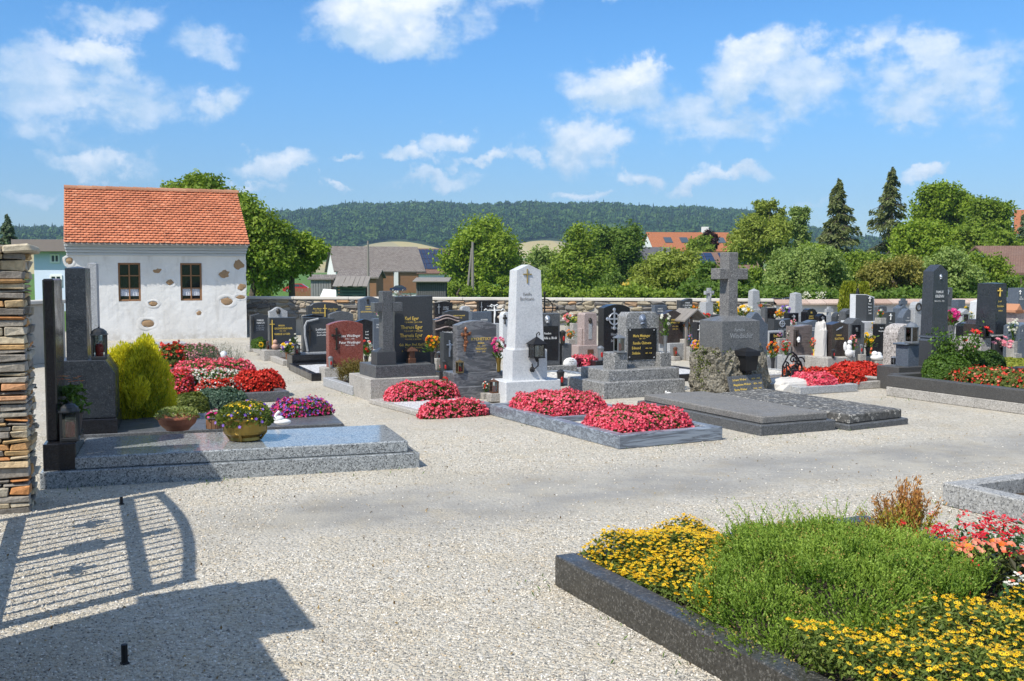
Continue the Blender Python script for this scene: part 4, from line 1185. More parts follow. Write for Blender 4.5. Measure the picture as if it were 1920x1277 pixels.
s.text([('Maria Mitzinger', 1203, 632, 5.4, .8), ('1880 - 1950', 1204, 636, 2.2), ('Familie Chimene', 1204, 645.5, 5.4, .8), ('Edmund', 1193, 655, 5.2, .8), ('1874 - 1938', 1216, 654, 2.4), ('Stefanie', 1193, 664.5, 5.2, .8), ('1881 - 1968', 1216, 663, 2.4)], GOLD, y=.404)
b = MB()
for px, py in ((1182, 619), (1227, 619), (1181, 670), (1227, 670)): x, z = s.hit(px, py, .4); b.ball((x, .405, z), (.011, .008, .011), 6)
b.build('plaque_screws', SILV, s.r, kind='stuff')
s = Stone('small dark gravestone with white lettering before the stone wall, over the granite one', 1228, 638)
s.piece('stele', 'flat', 1227, 1250, 572, None, BLU, th=.14); s.text([('FAMILIE', 1238, 580, 2.4), ('GRUBER', 1238, 585, 2.8)], WPNT)
s = Stone('brown black gravestone with curved top and gold lettering behind white tulips', 1243, 676)
s.piece('stele', 'ogee', 1243, 1281, 582, 645, BRN, y=.08, th=.18, r=.16); s.piece('base', 'box', 1256, 1292, 644, None, LGR, y=-.05, th=.4); s.text([('FAMILIE', 1264, 601, 3), ('BERNAUER', 1266, 606.5, 3.4), ('1931 - 2004', 1266, 613, 2.2), ('1938 - 2011', 1266, 618, 2.2)], GOLD, y=.074)
s = Stone('dark gravestone with white angular lettering towering over the roofed shrine', 1276, 640)
s.piece('stele', 'wave', 1275, 1298, 560, None, SLT, th=.15, r=.14); s.text([('FAMILIE', 1289, 569, 2.6), ('P. ZEHETNER', 1289, 574, 2.8), ('1909 - 1980', 1289, 578, 2.2)], WPNT)
s = Stone('little wooden grave shrine with shingled gable roof and red flowers inside', 1290, 676, name='grave_shrine', cat='shrine')
x0, _ = s.hit(1289, 600); x1, _ = s.hit(1320, 600); ze = s.hit(1300, 597)[1]; zr = s.hit(1300, 579)[1]; xm = (x0 + x1) / 2
b = MB()
for x in (x0, x1): 
    for y in (.03, .42): b.box((x, y, ze / 2), (.05, .05, ze), b=.005)
b.build('post', WOODG, s.r, kind='stuff')
for k_ in (-1, 1):
    for i_ in range(4):
        y0_ = -.06 + i_ * .16
        xa = x0 - .1 if k_ < 0 else x1 + .1
        MB().add([(xa, y0_, ze - .03), (xm, y0_, zr), (xm, y0_ + .152, zr), (xa, y0_ + .152, ze - .03), (xa, y0_, ze - .06), (xm, y0_, zr - .03), (xm, y0_ + .152, zr - .03), (xa, y0_ + .152, ze - .06)],
                 [np.array([[0, 1, 2, 3], [7, 6, 5, 4], [0, 4, 5, 1], [2, 6, 7, 3], [3, 7, 4, 0], [1, 5, 6, 2]])]).build('roof_board', WOODG, s.r)
MB().box((xm, .22, .2), (x1 - x0 - .06, .36, .4), b=.01).build('shrine_base', CON, s.r)
MB().prism(np.array([(x0, ze - .02), (x1, ze - .02), (xm, zr - .04)]), .38, .41, .004).build('back_gable', WOODB, s.r)
s = Stone('stone pedestal bearing a small stone cross with a white figure of Christ', 1323, 648)
s.piece('pedestal', 'ob', 1323, 1338, 567, None, LGR, y=0, th=.28, k=.86); s.piece('foot', 'box', 1318, 1341, 596, None, LGR, y=-.06, th=.4)
x, z = s.hit(1330, 568, .1); z1 = s.hit(1330, 540, .1)[1]; b = MB(); cross_mesh(b, x, z, z1, .24, .12, .08, .085, .68); b.build('cross', LGR, s.r)
b = MB(); crucifix_mesh(b, x, z + .02, z1 - .03, .2, .075, .03); b.build('figure_of_christ', LGR, s.r)
s = Stone('black gravestone with a plain white cross beside a rough pale slab', 1308, 682)
s.piece('stele', 'slantr', 1308, 1327, 604, None, BLK, th=.16, r=.08); s.cross(1312, 609, 638, 7, WPNT, bar=.016)
MB().box((s.hit(1325, 640)[0], .0, .35), (.18, .12, .75), b=.03, jit=.02).build('rough_slab', CON, s.r)

# --- the tall granite cross on its block of rough rock
s = Stone('tall grey granite cross on a carved block set on a mound of rough tufa rock', 1322, 748)
def rock(b, c, r, n=26, rough=.10):
    """a craggy boulder: many bumps and holes"""
    u = np.linspace(0, 2 * math.pi, n + 1)[:-1]; w = np.linspace(-.5 * math.pi, .5 * math.pi, n // 2 + 3)
    v = []
    for q in w:
        for p in u:
            d = Vector((math.cos(q) * math.cos(p), math.cos(q) * math.sin(p), math.sin(q)))
            sx = lambda t: math.copysign(abs(t) ** .5, t)
            k_ = 1.06 - .12 * d.z
            v.append((sx(d.x) * r[0] * k_, sx(d.y) * r[1] * k_, sx(d.z) * r[2]))
    v = np.array(v); ph = rng.random((14, 4)) * 6.28; fr = rng.normal(0, 13, (14, 3)); amp = np.zeros(len(v))
    for k_ in range(14): amp += np.sin(v @ fr[k_] * (1 + k_ * .16) + ph[k_, 0]) * .3
    amp += rng.normal(0, .55, len(v))
    v = v * (1 + rough * .5 * amp[:, None])
    f = np.array([[i * n + j, i * n + (j + 1) % n, (i + 1) * n + (j + 1) % n, (i + 1) * n + j] for i in range(len(w) - 1) for j in range(n)])
    return b.add(v + np.array(c), [f])
m, t, out = newmat('tufa_rock'); v = obj_coord(t)
n1 = t.noise(v, 9, 8, .72); n2 = t.noise(v, 30, 6, .7); vo = t.voro(v, 26)
col = t.colramp(n2, [(.28, (.05, .042, .032)), (.45, (.21, .195, .155)), (.6, (.37, .34, .275)), (.8, (.48, .45, .38))])
col = t.mix(t.ramp(n1, .54, .7, 0, .45), col, (.27, .235, .16))
principled(t, out, col, .95, t.math('ADD', n2, t.math('MULTIPLY', vo.outputs['Distance'], .8)), 1.0, .06, .1)
TUFA = m
xa, _ = s.hit(1341, 740, .0); xb, _ = s.hit(1447, 735, .0); zt_ = s.hit(1360, 652, .1)[1]
rw, rd = (xb - xa) / 2, .34
b = rock(MB(), ((xa + xb) / 2, rd, zt_ * .48), (rw, rd, zt_ * .56), 44, .085)
for _ in range(60):
    a = rng.uniform(0, 2 * math.pi); zz = rng.uniform(.03, zt_ * .95)
    b.ball(((xa + xb) / 2 + math.cos(a) * rw * .96, rd + math.sin(a) * rd * .96, zz), tuple(rng.uniform(.03, .085, 3)), 7, rough=.22)
b.build('rock_mound', TUFA, s.r)
b = MB()
N_ = 900; a = rng.normal(3.5, .35, N_); zz = zt_ * np.clip(rng.beta(2, 1.6, N_), .05, 1.02)
ce = np.c_[(xa + xb) / 2 + np.cos(a) * rw * 1.04, rd + np.sin(a) * rd * 1.04, zz] + rng.normal(0, .025, (N_, 3))
b.cards(ce, .035, .022); b.build('moss', leafmat('moss', (.06, .09, .015), (.16, .19, .04)), s.r, kind='stuff')
# carved block with its sloping top
x0, z0 = s.hit(1355, 650, .05); x1 = s.hit(1425, 650, .05)[0]; z1 = s.hit(1360, 603, .05)[1]; dB = .52
MB().frustum(x0, x1, .06, .06 + dB, zt_ - .12, z1, .995, .10).build('carved_block', granite('block_granite', (.125, .128, .13), (.06, .062, .064), (.22, .22, .22), .45, 110, stain=.25), s.r)
s.text([('Familie', 1387, 621, 6.5, .95), ('Windischir', 1390, 634, 10, .85)], LGR, y=.055)
cx0, zc0 = s.hit(1366, 598, .24); cx1 = s.hit(1382, 598, .24)[0]; zct = s.hit(1366, 473, .24)[1]
xl = s.hit(1349, 515, .24)[0]; xr = s.hit(1403, 515, .24)[0]; za = s.hit(1370, 524, .24)[1]; zb = s.hit(1370, 503, .24)[1]
b = MB(); tc = .20; b.box(((cx0 + cx1) / 2, .24 + tc / 2, (z1 + zct) / 2), (cx1 - cx0 + .02, tc, zct - z1), b=.008)
b.box(((xl + cx0) / 2, .24 + tc / 2, (za + zb) / 2), (cx0 - xl, tc - .004, zb - za), b=.008); b.box(((xr + cx1) / 2, .24 + tc / 2, (za + zb) / 2), (xr - cx1, tc - .004, zb - za), b=.008)
b.build('stone_cross', granite('cross_granite', (.16, .155, .15), (.06, .06, .06), (.32, .31, .30), .7, 90, cover=.8, stain=.25, bump=.2), s.r)
x, z = s.hit(1400, 680, -.06)
b = MB(); b.frustum(x - .085, x + .085, -.16, .03, z - .10, z + .10, 1.22); b.frustum(x - .13, x + .13, -.2, .07, z + .10, z + .16, .9, .05); b.box((x, -.06, z - .12), (.10, .12, .05), b=.01)
b.build('iron_wall_lantern', IRON, s.r)
# leaning name plate
xq, zq = s.hit(1371, 739, -.16); xq2 = s.hit(1434, 733, -.16)[0]; zt2 = s.hit(1371, 707, -.16)[1]; W_ = xq2 - xq; H_ = zt2 - zq + .01
o = MB().box((W_ / 2, .015, H_ / 2), (W_, .03, H_), b=.003).build('name_plate', DGR, s.r)
o.location = (xq, -.16, zq); o.rotation_euler = (-.30, -.035, 0)
for ln_ in [('Johann Weber', W_ * .32, H_ * .70, H_ * .13), ('1874 - 1945', W_ * .8, H_ * .70, H_ * .10), ('Magdalena Weber', W_ * .37, H_ * .42, H_ * .13), ('1876 - 1967', W_ * .83, H_ * .42, H_ * .10), ('Berta Weber', W_ * .30, H_ * .14, H_ * .13), ('1904 - 1991', W_ * .8, H_ * .14, H_ * .10)]: lettering(o, [ln_], GOLD, y=-.004)
s = Stone('blue grey gravestone with rounded hump top and gold letters behind the rock mound', 1396, 702)
s.piece('stele', 'ogee', 1396, 1440, 586, None, BLU, th=.16, r=.42); s.text([('1932', 1417, 627, 3.5), ('T', 1411, 636, 4), ('ILEK', 1423, 648, 5)], plain('old_gold', (.34, .27, .14), .5, .3))

# --- right hand rows, the small far ones first
s = Stone('slim grey obelisk rising over the wall just right of the tall cross', 1410, 640)
s.piece('shaft', 'ob', 1411, 1425, 541, 580, LGR, th=.2, k=.85, cap=.12); s.piece('foot', 'box', 1407, 1428, 580, None, LGR, y=-.03, th=.3)
s = Stone('wide black twin gravestone with two white crosses in front of the wall', 1453, 638)
s.piece('stele', 'concave', 1453, 1483, 558, None, SLT, th=.14, r=.04); s.cross(1467, 559, 575, 4, SILV, bar=.014); s.cross(1470.5, 559, 575, 4, SILV, bar=.014); s.text([('FAMILIE', 1460, 565, 2.2), ('RIEDL', 1477, 565, 2.2)], SILV)
s = Stone('pale tapering obelisk beside the tall white yucca', 1491, 648)
s.piece('shaft', 'ob', 1491, 1505, 548, 592, LGR, th=.25, k=.78, cap=.06); s.piece('foot', 'box', 1488, 1508, 592, None, LGR, y=-.03, th=.34)
s = Stone('dark gravestone in a grey frame with an oval photograph', 1436, 655)
s.piece('stele', 'flat', 1434, 1456, 577, None, DGR, th=.15); s.panel(1439, 1455, 578, 604, BLK); s.text([('FAMILIE', 1446, 589, 2.2), ('LANG', 1444, 593, 2.2)], WPNT)
x, z = s.hit(1453, 592, -.01); MB().ball((x, -.01, z), (.03, .008, .045), 10).build('oval_photograph', PORC, s.r)
s = Stone('black square gravestone with a bronze figure, below the pale obelisk', 1478, 658)
s.piece('stele', 'flat', 1478, 1497, 587, None, BLK, th=.15); s.cross(1488, 590, 602, 6, SILV, kind='crucifix', bar=.018)
s = Stone('black round topped gravestone with gold letters beside the yucca', 1511, 658)
s.piece('stele', 'shoulder', 1511, 1532, 579, None, BLK, th=.16, r=.22); s.text([('M', 1521.5, 588, 4), ('FAMILIE', 1521, 594, 2.4), ('ZIEGLER', 1521, 598, 2.6)], GOLD)
s = Stone('slate gravestone with hollow curved top and a ringed cross above its name', 1451, 680)
s.piece('stele', 'concave', 1451, 1482, 598, None, SLT, th=.18, r=.06); s.text([('KARNER', 1467, 620, 4), ('1904 - 1980', 1470, 625, 2.2)], SILV)
x, z = s.hit(1466.5, 607, -.01); b = MB(); ring_mesh(b, x, z, .055, -.012, .01); cross_mesh(b, x, z - .07, z + .07, .15, -.012, .015, .02, .5); b.build('ringed_cross', SILV, s.r)
s = Stone('small black gold lettered gravestone in a pale grey frame behind orange begonias', 1443, 692)
s.piece('frame', 'flat', 1441, 1469, 621, 668, LGR, y=.06, th=.14); s.panel(1443.5, 1467, 624, 655, BLK, y=.05); s.text([('Emilie', 1455.5, 632, 5, .75), ('Georg', 1455.5, 641, 5, .75), ('Schwarz', 1455.5, 649, 5, .75)], GOLD, y=.044); s.piece('base', 'box', 1440, 1480, 668, None, LGR, y=-.1, th=.5)
s = Stone('blue grey gravestone with a hollow shoulder behind the brown marbled one', 1507, 676)
s.piece('stele', 'wave', 1506, 1532, 601, None, BLU, th=.18, r=.12); s.text([('FAMILIE', 1525, 616, 2), ('BRANDL', 1526, 620, 2.2)], WPNT)
s = Stone('brown marbled gravestone with relief columns and a white figurine beside wrought iron', 1489, 700)
s.piece('stele', 'wave', 1489, 1523, 610, None, marble('brown_marble', (.10, .085, .08), (.15, .125, .115), (.24, .20, .19), 6, .3), y=.1, th=.2, r=.05)
for xx_ in (1492, 1497): s.piece('column', 'box', xx_ - 1.5, xx_ + 1.5, 618, 650, BRN, y=.06, th=.05)
s.bust(1498, 637, 5, PORC, y=.04, name='white_figurine'); s.piece('base', 'box', 1486, 1526, 668, None, LGR, y=-.02, th=.4)
s = Stone('polished brown black gravestone with gold name on a big pale concrete block', 1548, 705)
s.piece('base', 'box', 1553, 1606, 671, None, CON, y=0, th=.55, bev=.012); s.piece('stele', 'gable', 1559, 1590, 604, 671, BRN, y=.16, th=.22, r=.12)
s.text([('FAMILIE', 1573, 630, 3), ('KASTNER', 1574, 637, 4.2)], GOLD, y=.154); x, z = s.hit(1574, 617, .15)
b = MB(); b.tube([(x - .07, .15, z - .02), (x, .15, z + .015), (x + .07, .15, z + .035)], .007, 5); b.cards(np.c_[np.linspace(x - .05, x + .06, 8), np.full(8, .145), np.linspace(z - .01, z + .04, 8)], .04, .02, n=np.tile([0, -1., 0], (8, 1))); b.build('silver_sprig', SILV, s.r)
rb = rock(MB(), (s.hit(1549, 660, .2)[0], .34, .52), (.05, .12, .36), 16, .14); rb.build('rough_white_rock', plain('white_rock', (.55, .53, .50), .9, var=.2, scale=14, bump=.5), s.r)
s = Stone('little grey stone cross on a sloped foot far back among the graves', 1549, 652)
s.piece('foot', 'ob', 1546, 1563, 592, None, LGR, th=.3, k=.8); s.cross(1554, 575, 594, 12, LGR, y=.1, bar=.07, at=.62, t=.08)
s = Stone('dark pointed gravestone with a white cross near the golden conifers', 1568, 655)
s.piece('stele', 'round', 1567, 1582, 586, None, SLT, th=.14, r=.4); s.cross(1574, 589, 596, 4, WPNT, bar=.02); s.text([('FAM.', 1574, 600, 2), ('RAUCH', 1574, 604, 2.2)], WPNT)
s = Stone('grey peaked gravestone with a square black plaque near the golden conifers', 1584, 662)
s.piece('stele', 'ogee', 1584, 1601, 579, None, DGR, th=.18, r=.22); s.panel(1587, 1599, 589, 608, BLK)
s = Stone('black wrought cross with pointed leaf head between the golden conifers', 1610, 650, name='iron_cross', cat='iron cross')
x, z1 = s.hit(1610, 540); b = MB(); b.prism(np.array([(x - .05, .3), (x + .05, .3), (x + .04, z1 * .55), (x + .09, z1 * .8), (x, z1), (x - .09, z1 * .8), (x - .04, z1 * .55)]), 0, .05, .005); b.box((x, .025, z1 * .68), (.3, .04, .06), b=.01); b.build('cross_shaft', IRON, s.r); MB().box((x, .02, .2), (.34, .3, .42), b=.02).build('foot_stone', CON, s.r)
s = Stone('tall pale marble slab stele with white names on its dark face', 1624, 668)
s.piece('stele', 'slantr', 1624, 1638, 553, 603, SLT, y=.02, th=.3, r=.3); s.piece('marble_back', 'slantr', 1623, 1639, 552, 603, WHT, y=.06, th=.45, r=.25); s.piece('base', 'box', 1616, 1646, 603, None, WHT, y=-.06, th=.6)
s.cross(1631, 556, 566, 5, WPNT, y=.01, bar=.015); s.text([('Franz', 1631, 571, 3), ('Maria', 1631, 577, 3), ('Josef', 1631, 583, 3), ('1988', 1631, 589, 3)], WPNT, y=.014)
s = Stone('grey arched gravestone with black plaque and small relief behind pink flowers', 1592, 690)
s.piece('stele', 'ogee', 1595, 1621, 597, None, DGR, y=.1, th=.24, r=.28); s.panel(1598, 1614, 609, 634, BLK, y=.09); s.bust(1607, 618, 4, DGR, y=.08)
s = Stone('grey flat topped gravestone with a white cross and small iron lantern', 1664, 672)
s.piece('stele', 'clip', 1663, 1678, 585, None, SLT, th=.16, r=.08); s.cross(1670, 588, 600, 5, WPNT, bar=.014); s.text([('FAMILIE', 1670, 606, 2), ('STROBL', 1670, 611, 2)], SILV)
s = Stone('grey gravestone with an inset black plaque and gold gothic names, low down', 1645, 678)
s.piece('stele', 'flat', 1647, 1660, 608, None, BLK, th=.14); s.text([('Maria', 1653, 616, 3), ('Bruckner', 1653, 622, 3)], WPNT)
s = Stone('dark cross topped monument rising from the far rows near the plaster wall', 1687, 650)
s.piece('pillar', 'gable', 1686, 1701, 572, None, BLU, th=.2, r=.3); s.cross(1693, 560, 576, 12, BLU, y=.06, bar=.09, at=.55, t=.08)
s = Stone('blue grey teardrop gravestone with white name', 1693, 662)
s.piece('stele', 'drop', 1692, 1714, 579, None, BLU, th=.16, r=.55); s.text([('FAM.', 1703, 597, 2), ('SCHWEIGER', 1703, 602, 2)], WPNT)
s = Stone('pale gravestone with round head and dark ring window beside the big black obelisk', 1716, 662)
s.piece('stele', 'round', 1715, 1731, 566, None, LGR, th=.16, r=.5); x, z = s.hit(1723, 576, -.01); b = MB(); ring_mesh(b, x, z, .075, -.01, .016); b.build('dark_ring', BRZ, s.r)
s = Stone('rounded speckled granite gravestone with rough face left of the big black obelisk', 1678, 706)
s.piece('stele', 'round', 1683, 1726, 608, None, granite('coarse_speckled', (.36, .33, .31), (.14, .13, .12), (.55, .52, .5), .75, 45, cover=.8, stain=.15, bump=.3), y=.1, th=.3, r=.28)

# --- the big black obelisk
s = Stone('big polished black obelisk with round silver relief and white family name', 1676, 733)
s.piece('base', 'box', 1687, 1729, 689, None, CHA, y=0, th=.42); s.piece('hidden_base', 'box', 1735, 1790, 690, None, CHA, y=.2, th=.6); s.piece('lantern_block', 'box', 1702, 1723, 648, 689, BLU, y=.04, th=.24); s.piece('block_cap', 'box', 1700, 1725, 644.5, 648, BLU, y=.025, th=.27)
s.piece('pedestal', 'ob', 1746, 1782, 640, 690, SLT, y=.3, th=.32, k=.97)
x0, z0 = s.hit(1747, 640, .32); x1 = s.hit(1779, 640, .32)[0]; zt = s.hit(1760, 509, .37)[1]; zp = s.hit(1760, 500, .4)[1]; wsh = .25
b = MB(); b.frustum(x0 - .012, x1 + .012, .305, .335 + wsh, z0, z0 + .03, 1.0); b.frustum(x0 + .0, x1 - .0, .318, .323 + wsh, z0 + .05, z0 + .075, 1.0); b.build('moulding', BLU, s.r)
MB().frustum(x0 + .012, x1 - .012, .33, .33 + wsh - .024, z0 + .0, zt, .88, zp - zt + .03, True).build('shaft', granite('obelisk_granite', (.042, .048, .058), (.025, .028, .034), (.09, .1, .12), .22, 160, stain=.1), s.r)
ky = .34
x, z = s.hit(1763, 519, ky + .015); b = MB(); b.ball((x, ky + .035, z), (.065, .03, .085), 12); ring_mesh(b, x, z, .075, ky + .025, .01); bust_mesh(b, x, z, .04, ky + .0); b.build('round_relief', SILV, s.r, smooth=True)
s.text([('FAMILIE', 1762, 549.5, 4.6)], WPNT, y=ky - .004); s.text([('KRENN', 1762, 558, 5.4)], WPNT, y=ky - .008); s.text([('PAUL 1912 - 1990', 1761.5, 566, 3, .8)], WPNT, y=ky - .010)
# --- right edge
s = Stone('slim grey stele with faint gold names right behind the big black obelisk', 1776, 642)
s.piece('stele', 'clip', 1772, 1784, 539, None, DGR, th=.2, r=.1); s.cross(1778, 543, 552, 4, SILV, bar=.02)
s = Stone('grey stepped monument with a square head beyond the pink bouquet', 1796, 645)
s.piece('head', 'box', 1796, 1810, 562, 576, BLU, y=.05, th=.2); s.piece('body', 'box', 1789, 1816, 576, None, DGR, th=.3)
s = Stone('pale grey gabled gravestone with a small black window plate', 1803, 660)
s.piece('stele', 'gable', 1803, 1819, 579, None, LGR, th=.18, r=.3); s.panel(1807, 1816, 589, 603, BLK)
s = Stone('white slender marble obelisk in front of the plaster wall', 1833, 652)
s.piece('shaft', 'ob', 1833, 1845, 562, 612, WHT, th=.26, k=.82, cap=.08); s.piece('foot', 'box', 1829, 1849, 612, None, WHT, y=-.04, th=.36)
s = Stone('black gravestone with large white cross and white bars to its side', 1806, 684)
s.piece('stele', 'round', 1806, 1828, 605, None, BLK, th=.16, r=.2); s.cross(1811, 611, 634, 6, WPNT, bar=.016); s.text([('FAM', 1818.5, 619, 2.5), ('ECK', 1818.5, 624, 2.5)], WPNT)
s = Stone('dark brown arched gravestone with pale edge and a fleur ornament', 1829, 696)
s.piece('stele', 'ogee', 1829, 1850, 599, None, BRN, th=.24, r=.28); s.cross(1839, 603, 611, 8, SILV, kind='flare', bar=.03, at=.5)
s = Stone('square dark speckled pillar with gold cross, bronze relief and rough side blocks', 1836, 706)
s.piece('base', 'box', 1832, 1899, 672, None, CON, y=0, th=.8); s.piece('left_block', 'box', 1838, 1858, 634, 672, granite('coarse_speckled', (.3,) * 3, (.1,) * 3, (.5,) * 3), y=.12, th=.45); s.piece('right_block', 'box', 1891, 1900, 634, 672, MATS['coarse_speckled'], y=.12, th=.4)
s.piece('pedestal', 'box', 1864, 1890, 632, 672, SLT, y=.08, th=.5); s.piece('ledge', 'box', 1861, 1892, 629, 632, MGR, y=.06, th=.52); s.piece('pillar', 'ob', 1866, 1887, 530, 629, SPK, y=.16, th=.4, k=.92, cap=.015)
s.cross(1875, 540, 556, 8, GOLD, y=.155, bar=.018); s.bust(1877, 645, 7, BRZ, y=.07, name='bronze_head'); s.text([('Josef', 1875, 566.5, 3.6)], GOLD, y=.168); s.text([('Stöckel-', 1876, 576, 4.4), ('maier', 1876, 584, 4)], GOLD, y=.164)
s = Stone('dark tall gravestone cut by the frame edge above the slate blue coping', 1910, 642)
s.piece('stele', 'flat', 1908, 1926, 540, None, BLU, th=.3); s.cross(1913, 544, 552, 4, WPNT, bar=.02); s.text([('FAM.', 1914, 558, 2.2), ('WINTER', 1915, 562, 2.4)], WPNT)
s = Stone('small stone shrine with a triangular orange brick hood at the frame edge', 1906, 662)
s.piece('body', 'box', 1906, 1924, 582, None, PNK, th=.3); s.piece('hood', 'gable', 1904, 1920, 570, 582, plain('orange_brick', (.42, .20, .11), .85), y=-.04, th=.36, r=.7)
s = Stone('dark blue black gravestone with serrated pale edge at the frame edge', 1912, 706)
s.piece('stele', 'arch', 1912, 1952, 606, None, BLU, y=.0, th=.3, r=.1); s.piece('base', 'box', 1906, 1956, 676, None, BLU, y=-.06, th=.5)
s.text([('A', 1917, 622, 4)], WPNT)
# --- fillers of the far rows: each seen only in part between the nearer stones
for (lab, ax, ay, x0, x1, yt, sh, r_, mt) in (
    ('plain light grey gravestone half hidden behind the slate hollow topped one', 1482, 668, 1484, 1502, 604, 'arch', .2, LGR),
    ('small black gabled gravestone between the yucca and the stone cross', 1536, 660, 1536, 1549, 588, 'gable', .3, BLK),
    ('light grey shouldered gravestone left of the marble slab stele', 1604, 662, 1604, 1617, 586, 'shoulder', .2, LGR),
    ('dark brown low gravestone under the cross topped monument', 1699, 668, 1679, 1692, 606, 'ogee', .25, BRN),
    ('slim pale grey stele right behind the teardrop gravestone', 1732, 648, 1732, 1741, 560, 'gable', .3, LGR),
    ('grey square gravestone between the marble stele and the plastered wall', 1650, 648, 1646, 1662, 574, 'clip', .1, DGR),
    ('black arched gravestone behind the pale carnation pot', 1850, 672, 1850, 1862, 596, 'arch', .3, BLK),
    ('dark slate gravestone low behind the wooden shrine flowers', 1342, 660, 1340, 1353, 590, 'flat', .1, SLT),
    ('pinkish low gravestone under the daisies behind the humped stone', 1444, 656, 1421, 1434, 596, 'round', .3, PNK),
    ('light grey rounded gravestone far back beside the black wall stones', 864, 642, 866, 882, 574, 'round', .3, LGR)):
    s = Stone(lab, ax, ay); s.piece('stele', sh, x0, x1, yt, None, mt, th=.15, r=r_); s.piece('plinth', 'box', x0 - 2, x1 + 2, ay - 9, None, CON, y=-.05, th=.28)
    s.cross((x0 + x1) / 2, yt + 5, yt + 15, 5, SILV, bar=.016)
# ------------------------------------------------------------------ plants: materials
GRN = leafmat('fresh_leaf', (.045, .10, .014), (.13, .23, .035))
DGN = leafmat('dark_leaf', (.03, .07, .014), (.08, .155, .03))
OLV = leafmat('olive_leaf', (.08, .115, .02), (.21, .24, .06))
BRL = leafmat('bronze_leaf', (.06, .025, .012), (.10, .075, .02))
PINKB = leafmat('pink_begonia_petal', (.66, .03, .09), (.96, .24, .31), .3)
REDB = leafmat('red_begonia_petal', (.44, .012, .012), (.82, .08, .045), .25)
WHTB = leafmat('white_petal', (.60, .58, .50), (.80, .80, .76), .25)
PNKP = leafmat('pale_pink_petal', (.62, .16, .24), (.82, .42, .46), .25)
MAGP = leafmat('magenta_petal', (.48, .01, .14), (.74, .06, .30), .25)
VIOP = leafmat('violet_petal', (.14, .06, .42), (.34, .20, .66), .25)
YELP = leafmat('yellow_petal', (.74, .42, .006), (.88, .64, .03), .25)
ORGP = leafmat('orange_petal', (.62, .13, .01), (.80, .30, .03), .25)
SALM = leafmat('salmon_petal', (.68, .12, .05), (.82, .34, .22), .25)
BLUP = leafmat('blue_petal', (.06, .16, .5), (.2, .35, .7), .25)

def dome(N, a, b, h, p=3.2, jit=.0, flat=3):
    """points and normals over a cushion: half axes a, b, height h"""
    s = rng.uniform(-1, 1, N); t = rng.uniform(-1, 1, N)
    q = (np.abs(s) ** p + np.abs(t) ** p) ** (1 / p)
    k = q <= 1; s, t, q = s[k], t[k], q[k]
    z = h * np.sqrt(np.maximum(0, 1 - q ** flat))
    z = z * (1 + .13 * np.sin(s * a * 19 + t * 3) * np.cos(t * b * 17 + 1) + .06 * np.sin(s * a * 41 + t * b * 37)) + rng.normal(0, jit, len(s))
    n = np.stack([s * np.abs(s) * .9, t * np.abs(t) * .9, np.full(len(s), .75)], 1)
    # sides of the cushion
    return np.stack([s * a, t * b, z], 1), n
def rim(N, a, b, h, p=3.2):
    w = rng.uniform(0, 2 * math.pi, N); c, s = np.cos(w), np.sin(w)
    r = (np.abs(c) ** p + np.abs(s) ** p) ** (-1 / p)
    z = h * rng.random(N) * .8
    r = r * np.sqrt(np.maximum(0, 1 - (z / h) ** 2 * .45))
    return np.stack([c * r * a, s * r * b, z], 1), np.stack([c, s, np.full(N, .35)], 1)
def bed(name, label, loc, rz, a, b, h, leaf, blossoms, nl, ls, bs, cat='flower bed', p=3.2, group=None, core=.8, flower='star', k=5):
    """a cushion of bedding plants: foliage and, over it, blossoms; blossoms = [(material, number, part name)]"""
    r = thing(name, label, cat, loc, rz, group)
    f = MB()
    f.lathe([(1.0 * core, 0), (1.02 * core, h * .45), (.95 * core, h * .70), (.6 * core, h * .84), (.02, h * .88)], 14, mi=0, t=.0, sx=a, sy=b)
    P, N = dome(nl, a, b, h, p, 0, 6 if blossoms else 3); P2, N2 = rim(nl // 2, a, b, h, p)
    P = np.r_[P, P2]; N = np.r_[N, N2]
    f.cards(P - N * .3 * ls, ls * rng.uniform(.7, 1.3, len(P)), ls * .7, d=np.cross(N, rng.normal(size=P.shape)) + N * rng.uniform(-.2, .8, (len(P), 1)), n=N + rng.normal(0, .5, N.shape), bend=.1)
    f.build('foliage', leaf, r)
    for (m, n, nm) in blossoms:
        q = MB(); P, N = dome(n, a, b, h, p, .004, 6); P2, N2 = rim(int(n * .75), a, b, h, p)
        P = np.r_[P, P2]; N = np.r_[N, N2]; N = N / np.linalg.norm(N, axis=1)[:, None]
        P = P + N * (bs * .4 + rng.normal(0, bs * .5, (len(P), 1)))
        if flower == 'star': q.stars(P, bs * rng.uniform(.6, 1.2, len(P)), N + rng.normal(0, .7, N.shape), k, cup=.3)
        else: q.cards(P, bs * 2, bs * 1.6, n=N + rng.normal(0, .6, N.shape))
        q.build(nm, m, r)
    return r
